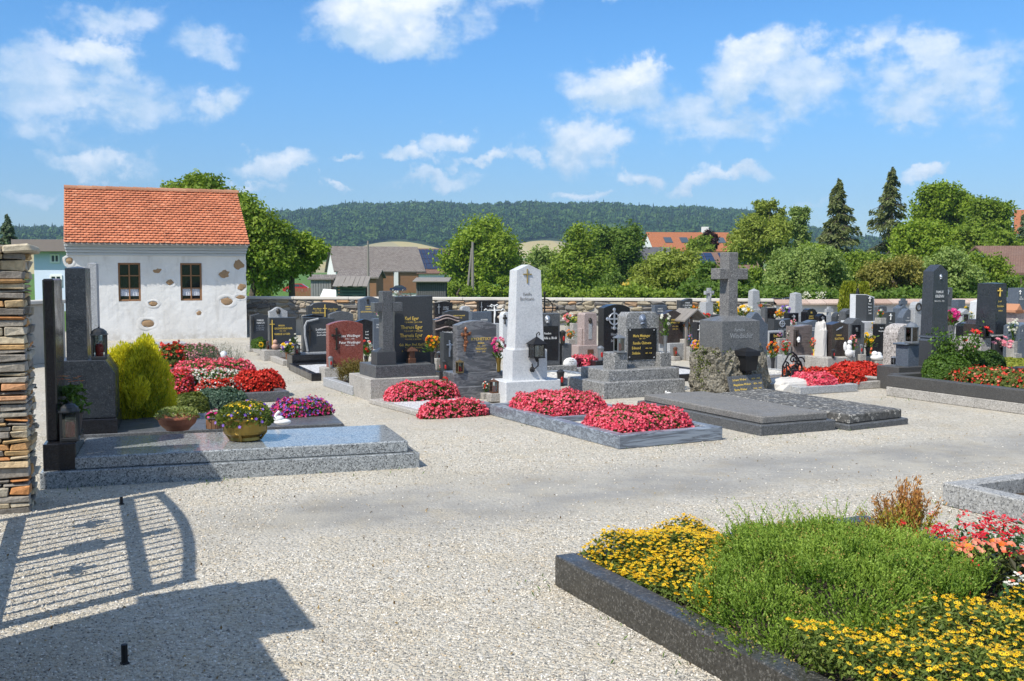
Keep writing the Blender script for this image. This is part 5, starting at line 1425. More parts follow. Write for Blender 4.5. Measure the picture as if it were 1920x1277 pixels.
def spikes(name, label, loc, rz, N, a, b, hfun, L, mat, needle, cat='plant', nn=12, lean=.35, group=None, parts=None, w=.16, p=3.0, zspread=.5):
    """heather and conifers: many upright shoots set with short needles"""
    r = thing(name, label, cat, loc, rz, group)
    s = rng.uniform(-1, 1, N * 2); t = rng.uniform(-1, 1, N * 2)
    k = (np.abs(s) ** p + np.abs(t) ** p) < 1
    s, t = s[k][:N], t[k][:N]; n = len(s)
    base = np.stack([s * a, t * b, hfun(s, t) - L * .55 - rng.random(n) ** 2 * L * zspread], 1)
    d = np.stack([s * lean + rng.normal(0, .3, n), t * lean + rng.normal(0, .3, n), np.ones(n)], 1); d /= np.linalg.norm(d, axis=1)[:, None]
    LL = L * rng.uniform(.6, 1.25, n)
    tn = np.clip(rng.normal(.45, .25, n), 0, 1)
    f = MB()
    q = rng.random((n, nn)); q = (np.arange(nn)[None] + q) / nn
    c = base[:, None] + d[:, None] * (q * LL[:, None])[..., None]
    bend = rng.normal(0, .12, (n, 2)); c[..., 0] += (q ** 2 * LL[:, None]) * bend[:, :1]; c[..., 1] += (q ** 2 * LL[:, None]) * bend[:, 1:]
    dd = d[:, None] * .9 + rng.normal(0, .55, (n, nn, 3))
    c = c.reshape(-1, 3); dd = dd.reshape(-1, 3)
    ln = needle * np.repeat(1.15 - .6 * q.reshape(-1), 1) * rng.uniform(.7, 1.3, len(c))
    tt = np.clip(np.repeat(tn, nn) * .7 + q.reshape(-1) * .4 + rng.normal(0, .06, len(c)), 0, 1)
    f.cards(c + dd * .0, ln, needle * w, d=dd, t=tt)
    f.build('shoots', mat, r)
    return r

# ------------------------------------------------------------------ kerbs round the graves
def kerb(par, p0, p1, w, h, mat, z0=0.0, side=1, b=.008):
    """one kerb stone between two ground points (its outer edge), lying to the side"""
    d = p1 - p0; L = d.length; rz = math.atan2(d.y, d.x)
    n = Vector((-d.y, d.x, 0)).normalized() * side
    c = (p0 + p1) / 2 + n * w / 2
    o = MB().box((0, 0, 0), (L, w, h), b=b).build('kerb_stone', mat)
    o.parent = par
    q = par.matrix_basis.inverted() @ Vector((c.x, c.y, z0 + h / 2))
    o.location = q; o.rotation_euler = (0, 0, rz - par.rotation_euler[2])
    return o
def plot(label, P0, rz, a, b, w, h, mat, name='grave_border', back=True, group='kerbs round the graves', front=True, left=True, right=True):
    """kerbs round a plot: P0 = front left corner on the ground, a along x, b along y"""
    r = thing(name, label, 'grave border', P0, rz, group)
    if front: MB().box((a / 2, w / 2, h / 2), (a, w, h), b=.008).build('kerb_stone', mat, r)
    if back: MB().box((a / 2, b - w / 2, h / 2), (a, w, h), b=.008).build('kerb_stone', mat, r)
    if left: MB().box((w / 2, b / 2, h / 2 - .001), (w, b - 2 * w - .004, h), b=.008).build('kerb_stone', mat, r)
    if right: MB().box((a - w / 2, b / 2, h / 2 - .001), (w, b - 2 * w - .004, h), b=.008).build('kerb_stone', mat, r)
    return r
def loc_of(r, x, y, z=0.0):
    return r.matrix_basis @ Vector((x, y, z))
def chips_mat(name, stops, scale=70):
    m, t, out = newmat(name); v = world_coord(t)
    vo = t.voro(v, scale); c = t.add('ShaderNodeSeparateColor'); t.put(c.inputs[0], vo.outputs['Color'])
    principled(t, out, t.colramp(c.outputs[0], stops), .8, t.math('MULTIPLY', vo.outputs['Distance'], -1.0), .8, .02, .2)
    return m
WCHIP = chips_mat('white_chippings', [(0, (.34, .34, .35)), (.3, (.52, .52, .53)), (1, (.68, .68, .68))], 60)
GCHIP = chips_mat('round_pale_pebbles', [(0, (.30, .29, .27)), (.4, (.55, .53, .48)), (1, (.72, .69, .62))], 32)
def fill(r, name, mat, x0, x1, y0, y1, z, stuff=True):
    n = 12; X, Y = np.meshgrid(np.linspace(x0, x1, n), np.linspace(y0, y1, n), indexing='ij')
    Z = z + rng.normal(0, .004, X.shape); i = np.arange(n * n).reshape(n, n)
    o = MB().add(np.stack([X, Y, Z], -1).reshape(-1, 3), [np.stack([i[:-1, :-1], i[1:, :-1], i[1:, 1:], i[:-1, 1:]], -1).reshape(-1, 4)]).build(name, mat, r, smooth=True)
    if stuff: o['kind'] = 'stuff'
    return o

# white obelisk's plot
c0 = G(1161, 843); c1 = G(1350, 824); c2_ = G(918, 778)
rzB = math.atan2((c0 - c2_).y, (c0 - c2_).x) + math.pi / 2
wB = (c1 - c0).length; lB = (c2_ - c0).length
pb = plot('streaked grey marble grave border before the white obelisk', c0, rzB, wB, lB, .11, .135, STR)
MB().box((wB / 2, lB * .56, .055), (wB - .23, .07, .11), b=.006).build('cross_kerb', STR, pb)
MB().box((-.13, lB + .13, .07), (.30, .24, .15), b=.008).build('end_block', STR, pb)
fill(pb, 'pebble_fill', GCHIP, .1, wB - .1, .1, lB - .1, .05)
bed('begonia_bed', 'pink begonia bed at the front corner of the streaked marble grave', loc_of(pb, wB * .50, lB * .22, .05), rzB, wB * .43, lB * .155, .22, GRN, [(PINKB, 2900, 'blossoms')], 2600, .045, .0165, group='begonia beds')
bed('begonia_bed', 'pink begonia bed right at the foot of the white obelisk', loc_of(pb, wB * .48, lB * .79, .05), rzB, wB * .43, lB * .165, .22, GRN, [(PINKB, 2900, 'blossoms')], 2600, .045, .0165, group='begonia beds')

# double monument's plot
e0 = G(802, 786); e2 = G(692, 757); rzE = math.atan2((e0 - e2).y, (e0 - e2).x) + math.pi / 2
lE = (e2 - e0).length; wE = 1.1
pe = plot('low grey kerb with white chippings before the double monument', e0, rzE, wE, lE, .09, .06, CON)
fill(pe, 'chippings_fill', WCHIP, .09, wE - .09, .09, lE - .09, .055)
bed('begonia_bed', 'pink begonia bed at the foot of the double monument', loc_of(pe, wE * .56, lE * .83, .05), rzE, .50, .20, .20, GRN, [(PINKB, 1350, 'blossoms')], 1500, .045, .0165, group='begonia beds')
bed('begonia_bed', 'low pink begonia strip on the gravel by white chippings', G(850, 781), ANG, .42, .13, .17, GRN, [(PINKB, 1000, 'blossoms')], 1200, .042, .0165, group='begonia beds')

# red stone's plot and slate stone's plot
q0 = G(660, 742); q2 = G(606, 724); rzq = math.atan2((q0 - q2).y, (q0 - q2).x) + math.pi / 2; lq = (q2 - q0).length
pw = plot('light grey granite border planted with heather before the red stone', q0, rzq, .95, lq, .10, .13, LGR)
fill(pw, 'soil_fill', SOIL, .08, .87, .08, lq - .08, .08)
HEA = leafmat('heather_shoot', (.035, .065, .012), (.13, .17, .035), .3)
HEB = leafmat('browning_heather_shoot', (.10, .075, .02), (.24, .19, .05), .3)
for (x, y, sc, m, lb) in ((.34, lq * .72, 1, HEB, 'browning round heather tuft, back row in the light granite border'), (.66, lq * .70, .95, HEB, 'browning heather tuft next to the double monument plinth'), (.30, lq * .32, .6, HEA, 'small fresh green heather tuft in the light granite border'), (.62, lq * .34, .95, HEB, 'browning heather tuft at the front of the light granite border')):
    spikes('heather_tuft', lb, loc_of(pw, x, y, .07), 0, 420, .20 * sc, .20 * sc, lambda s, t, k=sc: .30 * k * np.sqrt(np.maximum(0.02, 1 - s * s * .6 - t * t * .6)), .16, m, .035, 'heather', 11, group='heather tufts', w=.3)
q0 = G(584, 715); q2 = G(541, 694); rzq = math.atan2((q0 - q2).y, (q0 - q2).x) + math.pi / 2; lq = (q2 - q0).length
ps = plot('black granite border with white chippings before the slate stone', q0, rzq, 1.0, lq, .10, .12, BLK)
fill(ps, 'chippings_fill', WCHIP, .1, .9, .1, lq - .1, .09)
q0 = G(530, 686); q2 = G(494, 672); rzq = math.atan2((q0 - q2).y, (q0 - q2).x) + math.pi / 2; lq = (q2 - q0).length
pg = plot('grey concrete border before the stone with the gold cross', q0, rzq, 1.0, lq, .10, .10, CON)
fill(pg, 'soil_fill', SOIL, .1, .9, .1, lq - .1, .07)
q0 = G(505, 669); q2 = G(466, 658); rzq = math.atan2((q0 - q2).y, (q0 - q2).x) + math.pi / 2; lq = (q2 - q0).length
ph = plot('plain grey border by the house corner', q0, rzq, 1.0, lq, .10, .10, CON); fill(ph, 'soil_fill', SOIL, .1, .9, .1, lq - .1, .07)

# the two slabs of the tall cross
def slab(label, p0, rz, a, b, h0, h1, mat, base, inset=.06, tilt=(0, 0), name='grave_slab'):
    r = thing(name, label, 'grave slab', p0, rz, 'stone slabs lying on the graves')
    r.rotation_euler = (tilt[0], tilt[1], rz)
    MB().box((a / 2, b / 2, h0 / 2 - .03), (a, b, h0 + .06), b=.01).build('base', base, r)
    MB().box((a / 2, b / 2, h0 + h1 / 2), (a - 2 * inset, b - 2 * inset, h1), b=.012).build('slab', mat, r)
    return r
slab('dark terrazzo slab lying in front of the granite cross, close to the marble border', G(1426, 818), ANG, 1.0, 2.35, .11, .08, TER, DGR)
slab('lichen flecked dark slab sunk to one side beside the terrazzo slab', G(1592, 808), R(31), .95, 2.2, .06, .10, LIC, DGR, .05, (R(.8), R(-.6)))

# front kerb of the black obelisk: dark rail on pale concrete
k0 = G(1661, 742); k1 = k0 - V * 3.6
pk = thing('grave_border', 'long dark granite rail on pale concrete around the rose grave', 'grave border', k0, ANG, 'kerbs round the graves')
for (h, z, w, m, nm) in ((.13, .065, .15, CON, 'footing'), (.155, .13 + .078, .17, CHA, 'kerb_stone')):
    MB().box((w / 2, -1.8, z), (w, 3.6, h), b=.008).build(nm, m, pk)
    MB().box((1.9, -.02 - w / 2 + .17, z), (3.4, w, h), b=.008).build(nm, m, pk)
fill(pk, 'soil_fill', SOIL, .14, 3.4, -3.5, -.1, .2)
def rel(px, py, z): return G(px, py, z)
bed('yew_shrub', 'low dense dark green shrub spilling over the long dark rail', rel(1775, 712, .2), 0, .34, .30, .34, GRN, [], 2600, .05, .03, 'shrub', 2.4)
bed('cushion_shrub', 'rounded dark green shrub behind the red rose bush', rel(1845, 698, .2), 0, .32, .28, .30, DGN, [], 2200, .05, .03, 'shrub', 2.2)
r = thing('rose_bush', 'tall rose bush with one big red and some pale pink roses by the black obelisk', 'rose bush', rel(1800, 702, .2), 0)
b = MB(); st = []
for _ in range(16):
    a = rng.uniform(0, 6.28); q = Vector((math.cos(a) * rng.uniform(.15, .42), math.sin(a) * .25, rng.uniform(.35, .62)))
    b.tube([(0, 0, 0), q * .5 + Vector((0, 0, .08)), q], [.01, .007, .004], 5); st.append(q)
b.build('stems', GRN, r)
P_ = np.concatenate([np.array(q)[None] * rng.uniform(.35, 1.05, (75, 1)) + rng.normal(0, .07, (75, 3)) for q in st]); P_[:, 2] = np.abs(P_[:, 2])
MB().cards(P_, .055, .035, n=rng.normal(size=P_.shape) + [0, 0, 1.2]).build('leaves', GRN, r)
def rose(b, c, rad, n=3):
    for k in range(n): b.stars(np.array([c]), [rad * (1 - .25 * k)], np.array([[rng.normal(0, .2), -.5, 1]]), 6, cup=.25 + .3 * k)
b = MB(); rose(b, (.12, -.2, .62), .09, 4); rose(b, (.02, -.1, .50), .045); rose(b, (.30, -.15, .68), .05); rose(b, (.38, -.1, .62), .05); b.build('red_roses', REDB, r)
b = MB()
for _ in range(9): rose(b, (.62 + rng.normal(0, .08), -.05 + rng.normal(0, .05), .46 + rng.normal(0, .05)), .05)
b.build('pale_pink_roses', PNKP, r)
bed('red_bedding', 'mixed bedding of red flowers and green leaves along the long dark rail', rel(1880, 720, .2), ANG - R(80), 1.0, .38, .18, OLV, [(REDB, 330, 'red_blossoms'), (SALM, 150, 'salmon_blossoms')], 2600, .05, .02)
bed('stonecrop_patch', 'flat yellow green stonecrop patch at the right frame edge behind the red bedding', rel(1885, 690, .2), ANG, .75, .42, .14, leafmat('stonecrop', (.20, .24, .03), (.40, .42, .07)), [], 1800, .05, .03, 'ground cover')

# --- graves left of the path (slabs lie across, stones stand at their left ends)
s1a, s1b = G(75, 918), G(787, 877)
rs = math.atan2((s1b - s1a).y, (s1b - s1a).x); L1 = (s1b - s1a).length
gs = thing('grave_slab', 'pale polished granite slab on a granite step, flower pots standing on it', 'grave slab', s1a, rs, 'stone slabs lying on the graves')
MB().box((L1 / 2, .60, .05), (L1, 1.2, .16), b=.006).build('step', SLABG, gs)
MB().box((L1 / 2 + .08, .56, .13 + .05), (L1 - .34, 1.02, .10), b=.010).build('slab', SLABG, gs)
SLZ = .23
def S1(px, py, z=SLZ): return G(px, py, z)
st = thing('stele', 'polished black narrow stele on a black block at the end of the pale granite slab', 'gravestone', loc_of(gs, 0.02, .06, .128), rs, GROUPG)
p = st.matrix_basis.inverted() @ S1(148, 868, .14); p0 = st.matrix_basis.inverted() @ S1(74, 872, .14)
MB().box((p.x / 2, .40, .105), (p.x, .8, .21), b=.004).build('block', BLK, st)
MB().box((p.x * .24, .44, .21 + .64), (p.x * .36, .62, 1.28), b=.012).build('stele_plate', BLK, st)
def lantern(label, loc, h, mat, rz=0.0, kind='square', candle=REDG, group='grave lanterns'):
    r = thing('grave_lantern', label, 'lantern', loc, rz, group); w = h * .46
    if kind == 'pot':
        MB().lathe([(w * .34, 0), (w * .36, h * .04), (w * .46, h * .75), (w * .52, h * .76), (w * .52, h * .86), (w * .3, h * .95), (w * .08, h)], 12).build('body', mat, r)
        MB().ball((0, -w * .40, h * .4), (w * .2, w * .1, h * .2), 6).build('candle_window', candle, r)
        return r
    b = MB(); b.box((0, 0, h * .05), (w, w, h * .1), b=h * .015)
    for i in (-1, 1):
        for j in (-1, 1): b.box((i * w * .43, j * w * .43, h * .43), (w * .12, w * .12, h * .68), b=h * .006)
    b.build('frame', mat, r)
    b = MB(); b.frustum(-w * .56, w * .56, -w * .56, w * .56, h * .77, h * .80, .98, 0)
    if kind == 'round': b.lathe([(w * .54, h * .8), (w * .5, h * .88), (w * .3, h * .96), (w * .05, h)], 10)
    else: b.frustum(-w * .54, w * .54, -w * .54, w * .54, h * .80, h * .81, .98, h * .15)
    b.tube([(0, 0, h * .94), (0, 0, h * 1.03)], h * .03, 5); b.build('roof', mat, r)
    b = MB()
    for i in (-1, 1): b.box((i * w * .43, 0, h * .43), (w * .02, w * .72, h * .64)); b.box((0, i * w * .43, h * .43), (w * .72, w * .02, h * .64))
    b.build('glass', GLS, r)
    MB().lathe([(w * .24, h * .1), (w * .26, h * .12), (w * .26, h * .42), (w * .2, h * .5), (w * .02, h * .51)], 10).build('candle', candle, r)
    return r
DKM = plain('dark_grey_metal', (.06, .062, .065), .4, .7, var=.2)
lantern('dark metal lantern with a red candle on the black block of the front grave', loc_of(st, p.x * .78, .16, .21), .30, DKM, rs, 'round')
r = thing('potted_plant', 'potted daisies with yellow orange heads behind the dark lantern', 'plant', loc_of(st, p.x * .72, .52, .21), 0)
MB().lathe([(.06, 0), (.085, .17), (.092, .18), (.08, .17), (.07, .15)], 14).build('pot', plain('brown_pot', (.10, .07, .055), .6), r)
MB().cards(np.c_[rng.normal(0, .065, 170), rng.normal(0, .065, 170), .18 + rng.random(170) * .22], .075, .035, n=rng.normal(size=(170, 3)) + [0, 0, .8], bend=.1).build('leaves', GRN, r)
MB().stars(np.c_[rng.normal(0, .06, 9), rng.normal(0, .06, 9), .42 + rng.random(9) * .06], .03, None, 7).build('blossoms', ORGP, r)

# second grave of the left row
s2a = G(150, 815, .16); s2a.z = 0.0
g2 = thing('grave_slab', 'dark grey stone slab behind the pale granite one, verbenas at its edge', 'grave slab', s2a, rs, 'stone slabs lying on the graves')
L2 = (G(650, 802, .16) - G(150, 815, .16)).length; MB().box((L2 / 2, .62, .06), (L2, 1.25, .2), b=.008).build('slab', DGR, g2)
M2 = Matrix.Translation(s2a) @ Matrix.Rotation(rs, 4, 'Z'); I2 = M2.inverted()
st2 = thing('stele', 'white flecked black stele with sloping pedestal and a lantern on its step', 'gravestone', (s2a.x, s2a.y, .16), rs, GROUPG)
def h2(px, py, y): 
    x, z = onplane(M2, I2, px, py, y); return x, z - .16
x0, z0 = h2(150, 816, .0); x1, z1 = h2(220, 785, .0)
MB().box(((x0 - .25 + x1) / 2, .42, z1 / 2), (x1 - x0 + .25, .84, z1), b=.005).build('plinth', BLK, st2)
xa, _ = h2(117, 760, .05); xb, zb = h2(215, 700, .05); _, zc = h2(160, 676, .05)
xm, zt = h2(160, 509, .08); xl, _ = h2(120, 509, .08)
MB().prism(np.array([(xa, z1), (xb, z1), (xb, zb), (xb - (xb - xm) * .35, zc), (xa, zc)]), .05, .80, .008).build('pedestal', SPK, st2)
MB().frustum(xl, xm, .10, .72, zc, zt + .03, .96, .02).build('shaft', SPK, st2)
pl = st2.matrix_basis @ Vector(((xm + xb) / 2 - .02, .18, zc))
lantern('dark lantern with red candle on the flecked black pedestal', pl, .30, DKM, rs, 'round')
# third: pale stele near the house
p3 = G(166, 705); st3 = Stone('tall pale weathered stele standing alone in front of the house wall', 166, 705, rs)
st3.piece('stele', 'ob', 166, 184, 492, None, LGR, th=.55, k=.97, cap=.01)
lantern('small dark lantern glimpsed above the golden conifer by the house', G(189, 660, .55), .32, IRON)
# golden conifer
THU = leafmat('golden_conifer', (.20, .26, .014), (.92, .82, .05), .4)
pt = G(258, 800, .05); r = thing('golden_conifer', 'round golden yellow dwarf conifer between the black steles and begonias', 'shrub', pt, 0)
hh = 1.0; aa = .42; f = MB()
for lobe in range(64):
    a = rng.uniform(0, 6.28); zc_ = rng.uniform(.06, .86) * hh; rr_ = aa * math.sqrt(max(.0, 1 - (max(0, zc_ / hh - .25) / .63) ** 2)) * rng.uniform(.35, .82)
    c = np.array([math.cos(a) * rr_, math.sin(a) * rr_, zc_]); n_ = 560
    u = rng.normal(size=(n_, 3)); u /= np.linalg.norm(u, axis=1)[:, None]
    q = c + u * [.10, .10, .15] * rng.random((n_, 1)) ** .35
    d_ = u * [.6, .6, .25] + [0, 0, .9]
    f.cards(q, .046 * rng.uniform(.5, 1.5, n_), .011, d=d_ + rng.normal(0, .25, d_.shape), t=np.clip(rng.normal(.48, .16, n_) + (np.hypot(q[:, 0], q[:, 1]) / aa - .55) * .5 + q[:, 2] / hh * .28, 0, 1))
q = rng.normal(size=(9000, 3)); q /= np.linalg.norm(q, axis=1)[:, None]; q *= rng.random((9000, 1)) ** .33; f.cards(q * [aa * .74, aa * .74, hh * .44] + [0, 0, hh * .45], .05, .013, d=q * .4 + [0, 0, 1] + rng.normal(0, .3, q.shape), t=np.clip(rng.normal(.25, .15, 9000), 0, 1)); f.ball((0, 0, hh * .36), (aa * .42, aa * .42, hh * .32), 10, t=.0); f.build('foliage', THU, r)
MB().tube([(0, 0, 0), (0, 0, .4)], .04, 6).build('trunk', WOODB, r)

# pots on the pale slab
def pot_terracotta():
    c = S1(333, 806); r = thing('planter_bowl', 'terracotta bowl with pale trailing succulents on the pale slab', 'planter', c, 0)
    w = .185; MB().lathe([(w * .55, 0), (w * .6, .015), (w * .86, .06), (w * .96, .105), (w * 1.03, .112), (w * 1.03, .128), (w * .94, .128), (w * .9, .105), (.01, .10)], 24).build('bowl', TERRA, r, smooth=False)
    P, N = dome(520, w * 1.0, w * .9, .10); P[:, 2] += .10
    MB().cards(P, .045, .018, d=N + rng.normal(0, .6, N.shape), bend=.1).build('foliage', leafmat('pale_succulent', (.16, .22, .05), (.40, .44, .16)), r)
pot_terracotta()
c = S1(402, 803); r = thing('planter_box', 'tiny dark wooden tub planted with pink flowers between the two bowls', 'planter', c, .2)
w = .068; b = MB()
for i in range(12):
    a = i / 12 * 6.283; b.box((math.cos(a) * w, math.sin(a) * w, .04), (.012, .034, .08), rz=a, b=.003, t=rng.random())
b.build('staves', WOODB, r, kind='stuff'); P, N = dome(150, w * 1.15, w * 1.1, .07); P[:, 2] += .07
MB().cards(P, .035, .018, d=N).build('foliage', OLV, r); P, N = dome(34, w * 1.1, w, .09); P[:, 2] += .08; MB().stars(P, .016, N).build('blossoms', MAGP, r)
c = S1(460, 825); r = thing('planter_bowl', 'brass coloured footed bowl with violet and yellow flowers on the pale slab', 'planter', c, 0)
w = .185; b = MB().lathe([(w * .66, 0), (w * .72, .010), (w * .69, .035), (w * .78, .048), (w * .96, .066), (w * 1.0, .085), (w * 1.02, .178), (w * 1.07, .182), (w * 1.07, .197), (w * .93, .195), (w * .9, .17), (.01, .165)], 28)
b.build('bowl', BRASS, r)
b = MB()
for i in range(12):
    if i % 3: continue
    a = i / 12 * 6.283; b.tube([(math.cos(a) * w * .70, math.sin(a) * w * .70, .01), (math.cos(a) * w * .97, math.sin(a) * w * .97, .075), (math.cos(a) * w * .985, math.sin(a) * w * .985, .175)], .007 if i % 3 else .012, 5)
b.build('ribs', BRASS, r, kind='stuff')
P, N = dome(800, w * 1.2, w * 1.1, .15); P[:, 2] += .16; P2, N2 = rim(200, w * 1.2, w * 1.1, .08); P2[:, 2] += .14
MB().cards(np.r_[P, P2], .05, .022, d=np.r_[N, N2] + rng.normal(0, .5, (len(P) + len(P2), 3)), bend=.1).build('foliage', leafmat('light_leaf', (.07, .12, .02), (.22, .27, .06)), r)
P, N = dome(170, w * 1.15, w * 1.05, .17); P[:, 2] += .165; MB().stars(P, .010, N).build('yellow_blossoms', YELP, r)
P, N = dome(14, w * 1.3, w * 1.1, .18); P[:, 2] += .15; P2, N2 = rim(14, w * 1.35, w * 1.2, .14); P2[:, 2] += .13; MB().stars(np.r_[P, P2], .016, np.r_[N, N2] + [0, -.4, 0]).build('violet_blossoms', VIOP, r)
c = S1(530, 797, .2); r = thing('porcelain_bird', 'small white porcelain bird ornament on the slab by the verbenas', 'figurine', c, .3)
b = MB(); b.ball((0, 0, .03), (.085, .05, .03), 12); b.ball((-.035, 0, .06), (.05, .035, .035), 10); b.tube([(-.045, 0, .06), (-.06, 0, .105), (-.035, 0, .13), (-.015, 0, .118)], [.022, .016, .017, .006], 8); b.tube([(-.05, 0, .04), (-.07, .01, .09), (-.065, .02, .11)], [.02, .012, .004], 6)
b.build('body', PORC, r, smooth=True)

# beds along the left of the path
def gbed(name, label, cx, ybase, wpx, hpx, dep, leaf, bl, nl=900, bs=.026, ls=.05, cat='flower bed', rz=ANG, z=.08, **k):
    Y = ROW(ybase); p = G(cx, ybase, z); a = wpx / FPX * p.y / 2; h = hpx / FPX * p.y
    p = p + Vector((0, dep * .55, 0))
    return bed(name, label, p, rz, a, dep / 2, h, leaf, bl, nl, ls, bs, cat, **k)
BB = 'bedding left of the path'
gbed('verbena_bed', 'magenta and violet verbenas at the edge of the dark slab', 556, 783, 112, 26, .5, GRN, [(MAGP, 260, 'magenta_blossoms'), (VIOP, 200, 'violet_blossoms'), (PINKB, 80, 'pink_blossoms')], 1600, .017, .035, z=.16, group=BB)
gbed('juniper_cushion', 'blue green dwarf juniper cushion between golden conifer and red begonias', 400, 770, 110, 36, .5, leafmat('blue_juniper', (.05, .10, .07), (.16, .24, .17)), [], 1800, .02, .045, 'shrub', group=None)
gbed('stonecrop_cushion', 'yellow green cushion plant beside the blue green juniper', 345, 776, 70, 34, .45, OLV, [], 1200, .02, .045, 'shrub')
k0_ = G(543, 752); g3 = plot('dark border of the red and white begonia grave', k0_ - U * 2.2, ANG, 2.2, 1.15, .11, .13, DGR); fill(g3, 'soil_fill', SOIL, .1, 2.1, .1, 1.05, .09)
gbed('begonia_bed', 'deep red begonia mound at the path corner of the dark border', 474, 737, 92, 33, .6, BRL, [(REDB, 1700, 'blossoms')], 1100, .018, .04, group='begonia beds')
gbed('begonia_bed', 'white begonia band across the middle of the mixed bed', 385, 735, 140, 34, .45, GRN, [(WHTB, 620, 'blossoms'), (PINKB, 160, 'pink_blossoms')], 1000, .018, .045, group='begonia beds')
gbed('begonia_bed', 'deep red begonias in front of the white ones, by the juniper', 405, 744, 86, 26, .3, BRL, [(REDB, 620, 'blossoms'), (WHTB, 160, 'white_blossoms')], 700, .018, .04, group='begonia beds')
gbed('begonia_bed', 'salmon red begonias between golden conifer and white ones', 325, 742, 50, 42, .45, GRN, [(PINKB, 480, 'blossoms'), (REDB, 300, 'red_blossoms')], 800, .018, .045, group='begonia beds')
gbed('begonia_bed', 'long pink red begonia band behind the white ones', 388, 712, 156, 30, .75, GRN, [(PINKB, 1100, 'blossoms')], 1000, .02, .045, group='begonia beds')
g4 = plot('grey border of the pink bedding grave with the little bust', G(445, 700) - U * 2.2, ANG, 2.2, 1.1, .10, .12, DGR); fill(g4, 'soil_fill', SOIL, .1, 2.1, .1, 1.0, .09)
gbed('geranium_tub', 'bright red geraniums over yellow green leaves by the golden conifer', 312, 690, 44, 40, .5, OLV, [(REDB, 110, 'blossoms')], 700, .034, .05, group=BB)
gbed('busy_lizzie_bed', 'pale pink bedding flowers in front of the lavender', 345, 680, 104, 28, .9, GRN, [(PNKP, 600, 'blossoms')], 1000, .018, .045, group=BB)
spikes('lavender', 'grey green lavender tuft at the path edge before the house', G(408, 684, .08), 0, 330, .40, .3, lambda s, t: .30 * np.sqrt(np.maximum(.05, 1 - s * s * .5 - t * t * .5)), .26, leafmat('lavender_leaf', (.06, .085, .05), (.20, .22, .17)), .05, 'lavender', 8, w=.12)
c = G(420, 693, .1); r = thing('angel_bust', 'pale stone bust of a child on the border beside the path', 'statue', c, .4)
b = MB(); b.box((0, 0, .03), (.14, .12, .06), b=.01); b.lathe([(.06, .06), (.075, .10), (.07, .15), (.03, .175), (.028, .19)], 12); b.ball((0, 0, .235), (.05, .055, .06), 12); b.ball((0, -.05, .23), (.012, .012, .014), 6); b.ball((0, .012, .25), (.056, .055, .055), 9, rough=.08); b.build('bust', WHT, r, smooth=True)
r = thing('grave_slab', 'plain grey slab lying flat beside the house wall', 'grave slab', G(330, 652), ANG, 'stone slabs lying on the graves'); MB().box((-.4, .35, .05), (1.3, .8, .1), b=.01).build('slab', LGR, r)

# ------------------------------------------------------------------ foreground grave, right
f0 = G(1040, 1098); kx = .12; KH = .165
fg = thing('grave_border', 'big brown black granite border with yellow flowers and heather, nearest the camera', 'grave border', f0, ANG, 'kerbs round the graves')
FW, FL = 2.05, 3.2
MB().box((kx / 2, -FL / 2 - .0, KH / 2), (kx, FL, KH), b=.006).build('kerb_stone', KRB, fg)
MB().box((FW / 2 + kx / 2 + .001, -kx / 2, KH / 2 - .001), (FW - kx, kx, KH), b=.006).build('kerb_stone', KRB, fg)
MB().box((FW + kx / 2, -FL / 2, KH / 2), (kx, FL, KH), b=.006).build('kerb_stone', KRB, fg)
fill(fg, 'soil_fill', SOIL, kx - .01, FW + .01, -FL, -kx + .01, KH - .04)
FI = (Matrix.Translation(f0) @ Matrix.Rotation(ANG, 4, 'Z')).inverted()
def FP(px, py, z=KH): q = FI @ G(px, py, z); return q.x, q.y
def in_poly(x, y, poly):
    c = np.zeros(len(x), bool); n = len(poly)
    for i in range(n):
        (x0, y0), (x1, y1) = poly[i], poly[(i + 1) % n]
        k = ((y0 > y) != (y1 > y)) & (x < (x1 - x0) * (y - y0) / (y1 - y0 + 1e-12) + x0); c ^= k
    return c
def daisies(label, poly, hfun, nl, nf, fr=.0135):
    r = thing('daisy_bed', label, 'flower bed', f0, ANG, 'creeping yellow daisies')
    xs_ = [p[0] for p in poly]; ys_ = [p[1] for p in poly]
    def pts(n):
        x = rng.uniform(min(xs_), max(xs_), n * 2); y = rng.uniform(min(ys_), max(ys_), n * 2); k = in_poly(x, y, poly)
        return x[k], y[k]
    x, y = pts(nl); z = KH - .05 + hfun(x, y) * rng.random(len(x)) ** .35
    P = np.c_[x, y, z]; N = np.c_[rng.normal(0, .5, len(x)), rng.normal(0, .5, len(x)), np.ones(len(x))]
    MB().cards(P, .030 * rng.uniform(.6, 1.3, len(x)), .013, n=N, bend=.12).build('foliage', leafmat('daisy_leaf', (.075, .12, .022), (.21, .27, .06)), r, kind='stuff')
    x, y = pts(nf); z = KH - .04 + hfun(x, y) * (.90 + .22 * rng.random(len(x)))
    N = np.c_[rng.normal(0, .28, len(x)), rng.normal(-.1, .28, len(x)), np.ones(len(x))]; N /= np.linalg.norm(N, axis=1)[:, None]
    P = np.c_[x, y, z]
    MB().stars(P, fr * rng.uniform(.75, 1.2, len(x)), N, 8, cup=.1).build('blossoms', YELP, r, kind='stuff')
    MB().stars(P + N * .003, fr * .36, N, 4, cup=.2).build('blossom_centres', plain('blossom_centre', (.30, .13, .01), .9), r, kind='stuff')
hA = lambda x, y: (.15 + .04 * np.sin(x * 9) * np.cos(y * 8)) * np.clip((x - .06) / .28, .15, 1) * np.clip((1.08 - x) / .25, .35, 1)
pA = [(.10, -.02), (.16, -1.05), FP(1330, 1155), FP(1345, 1080), FP(1380, 1020), FP(1440, 1005), FP(1450, 985), (1.02, -.10), (.8, -.01), (.5, .03)]
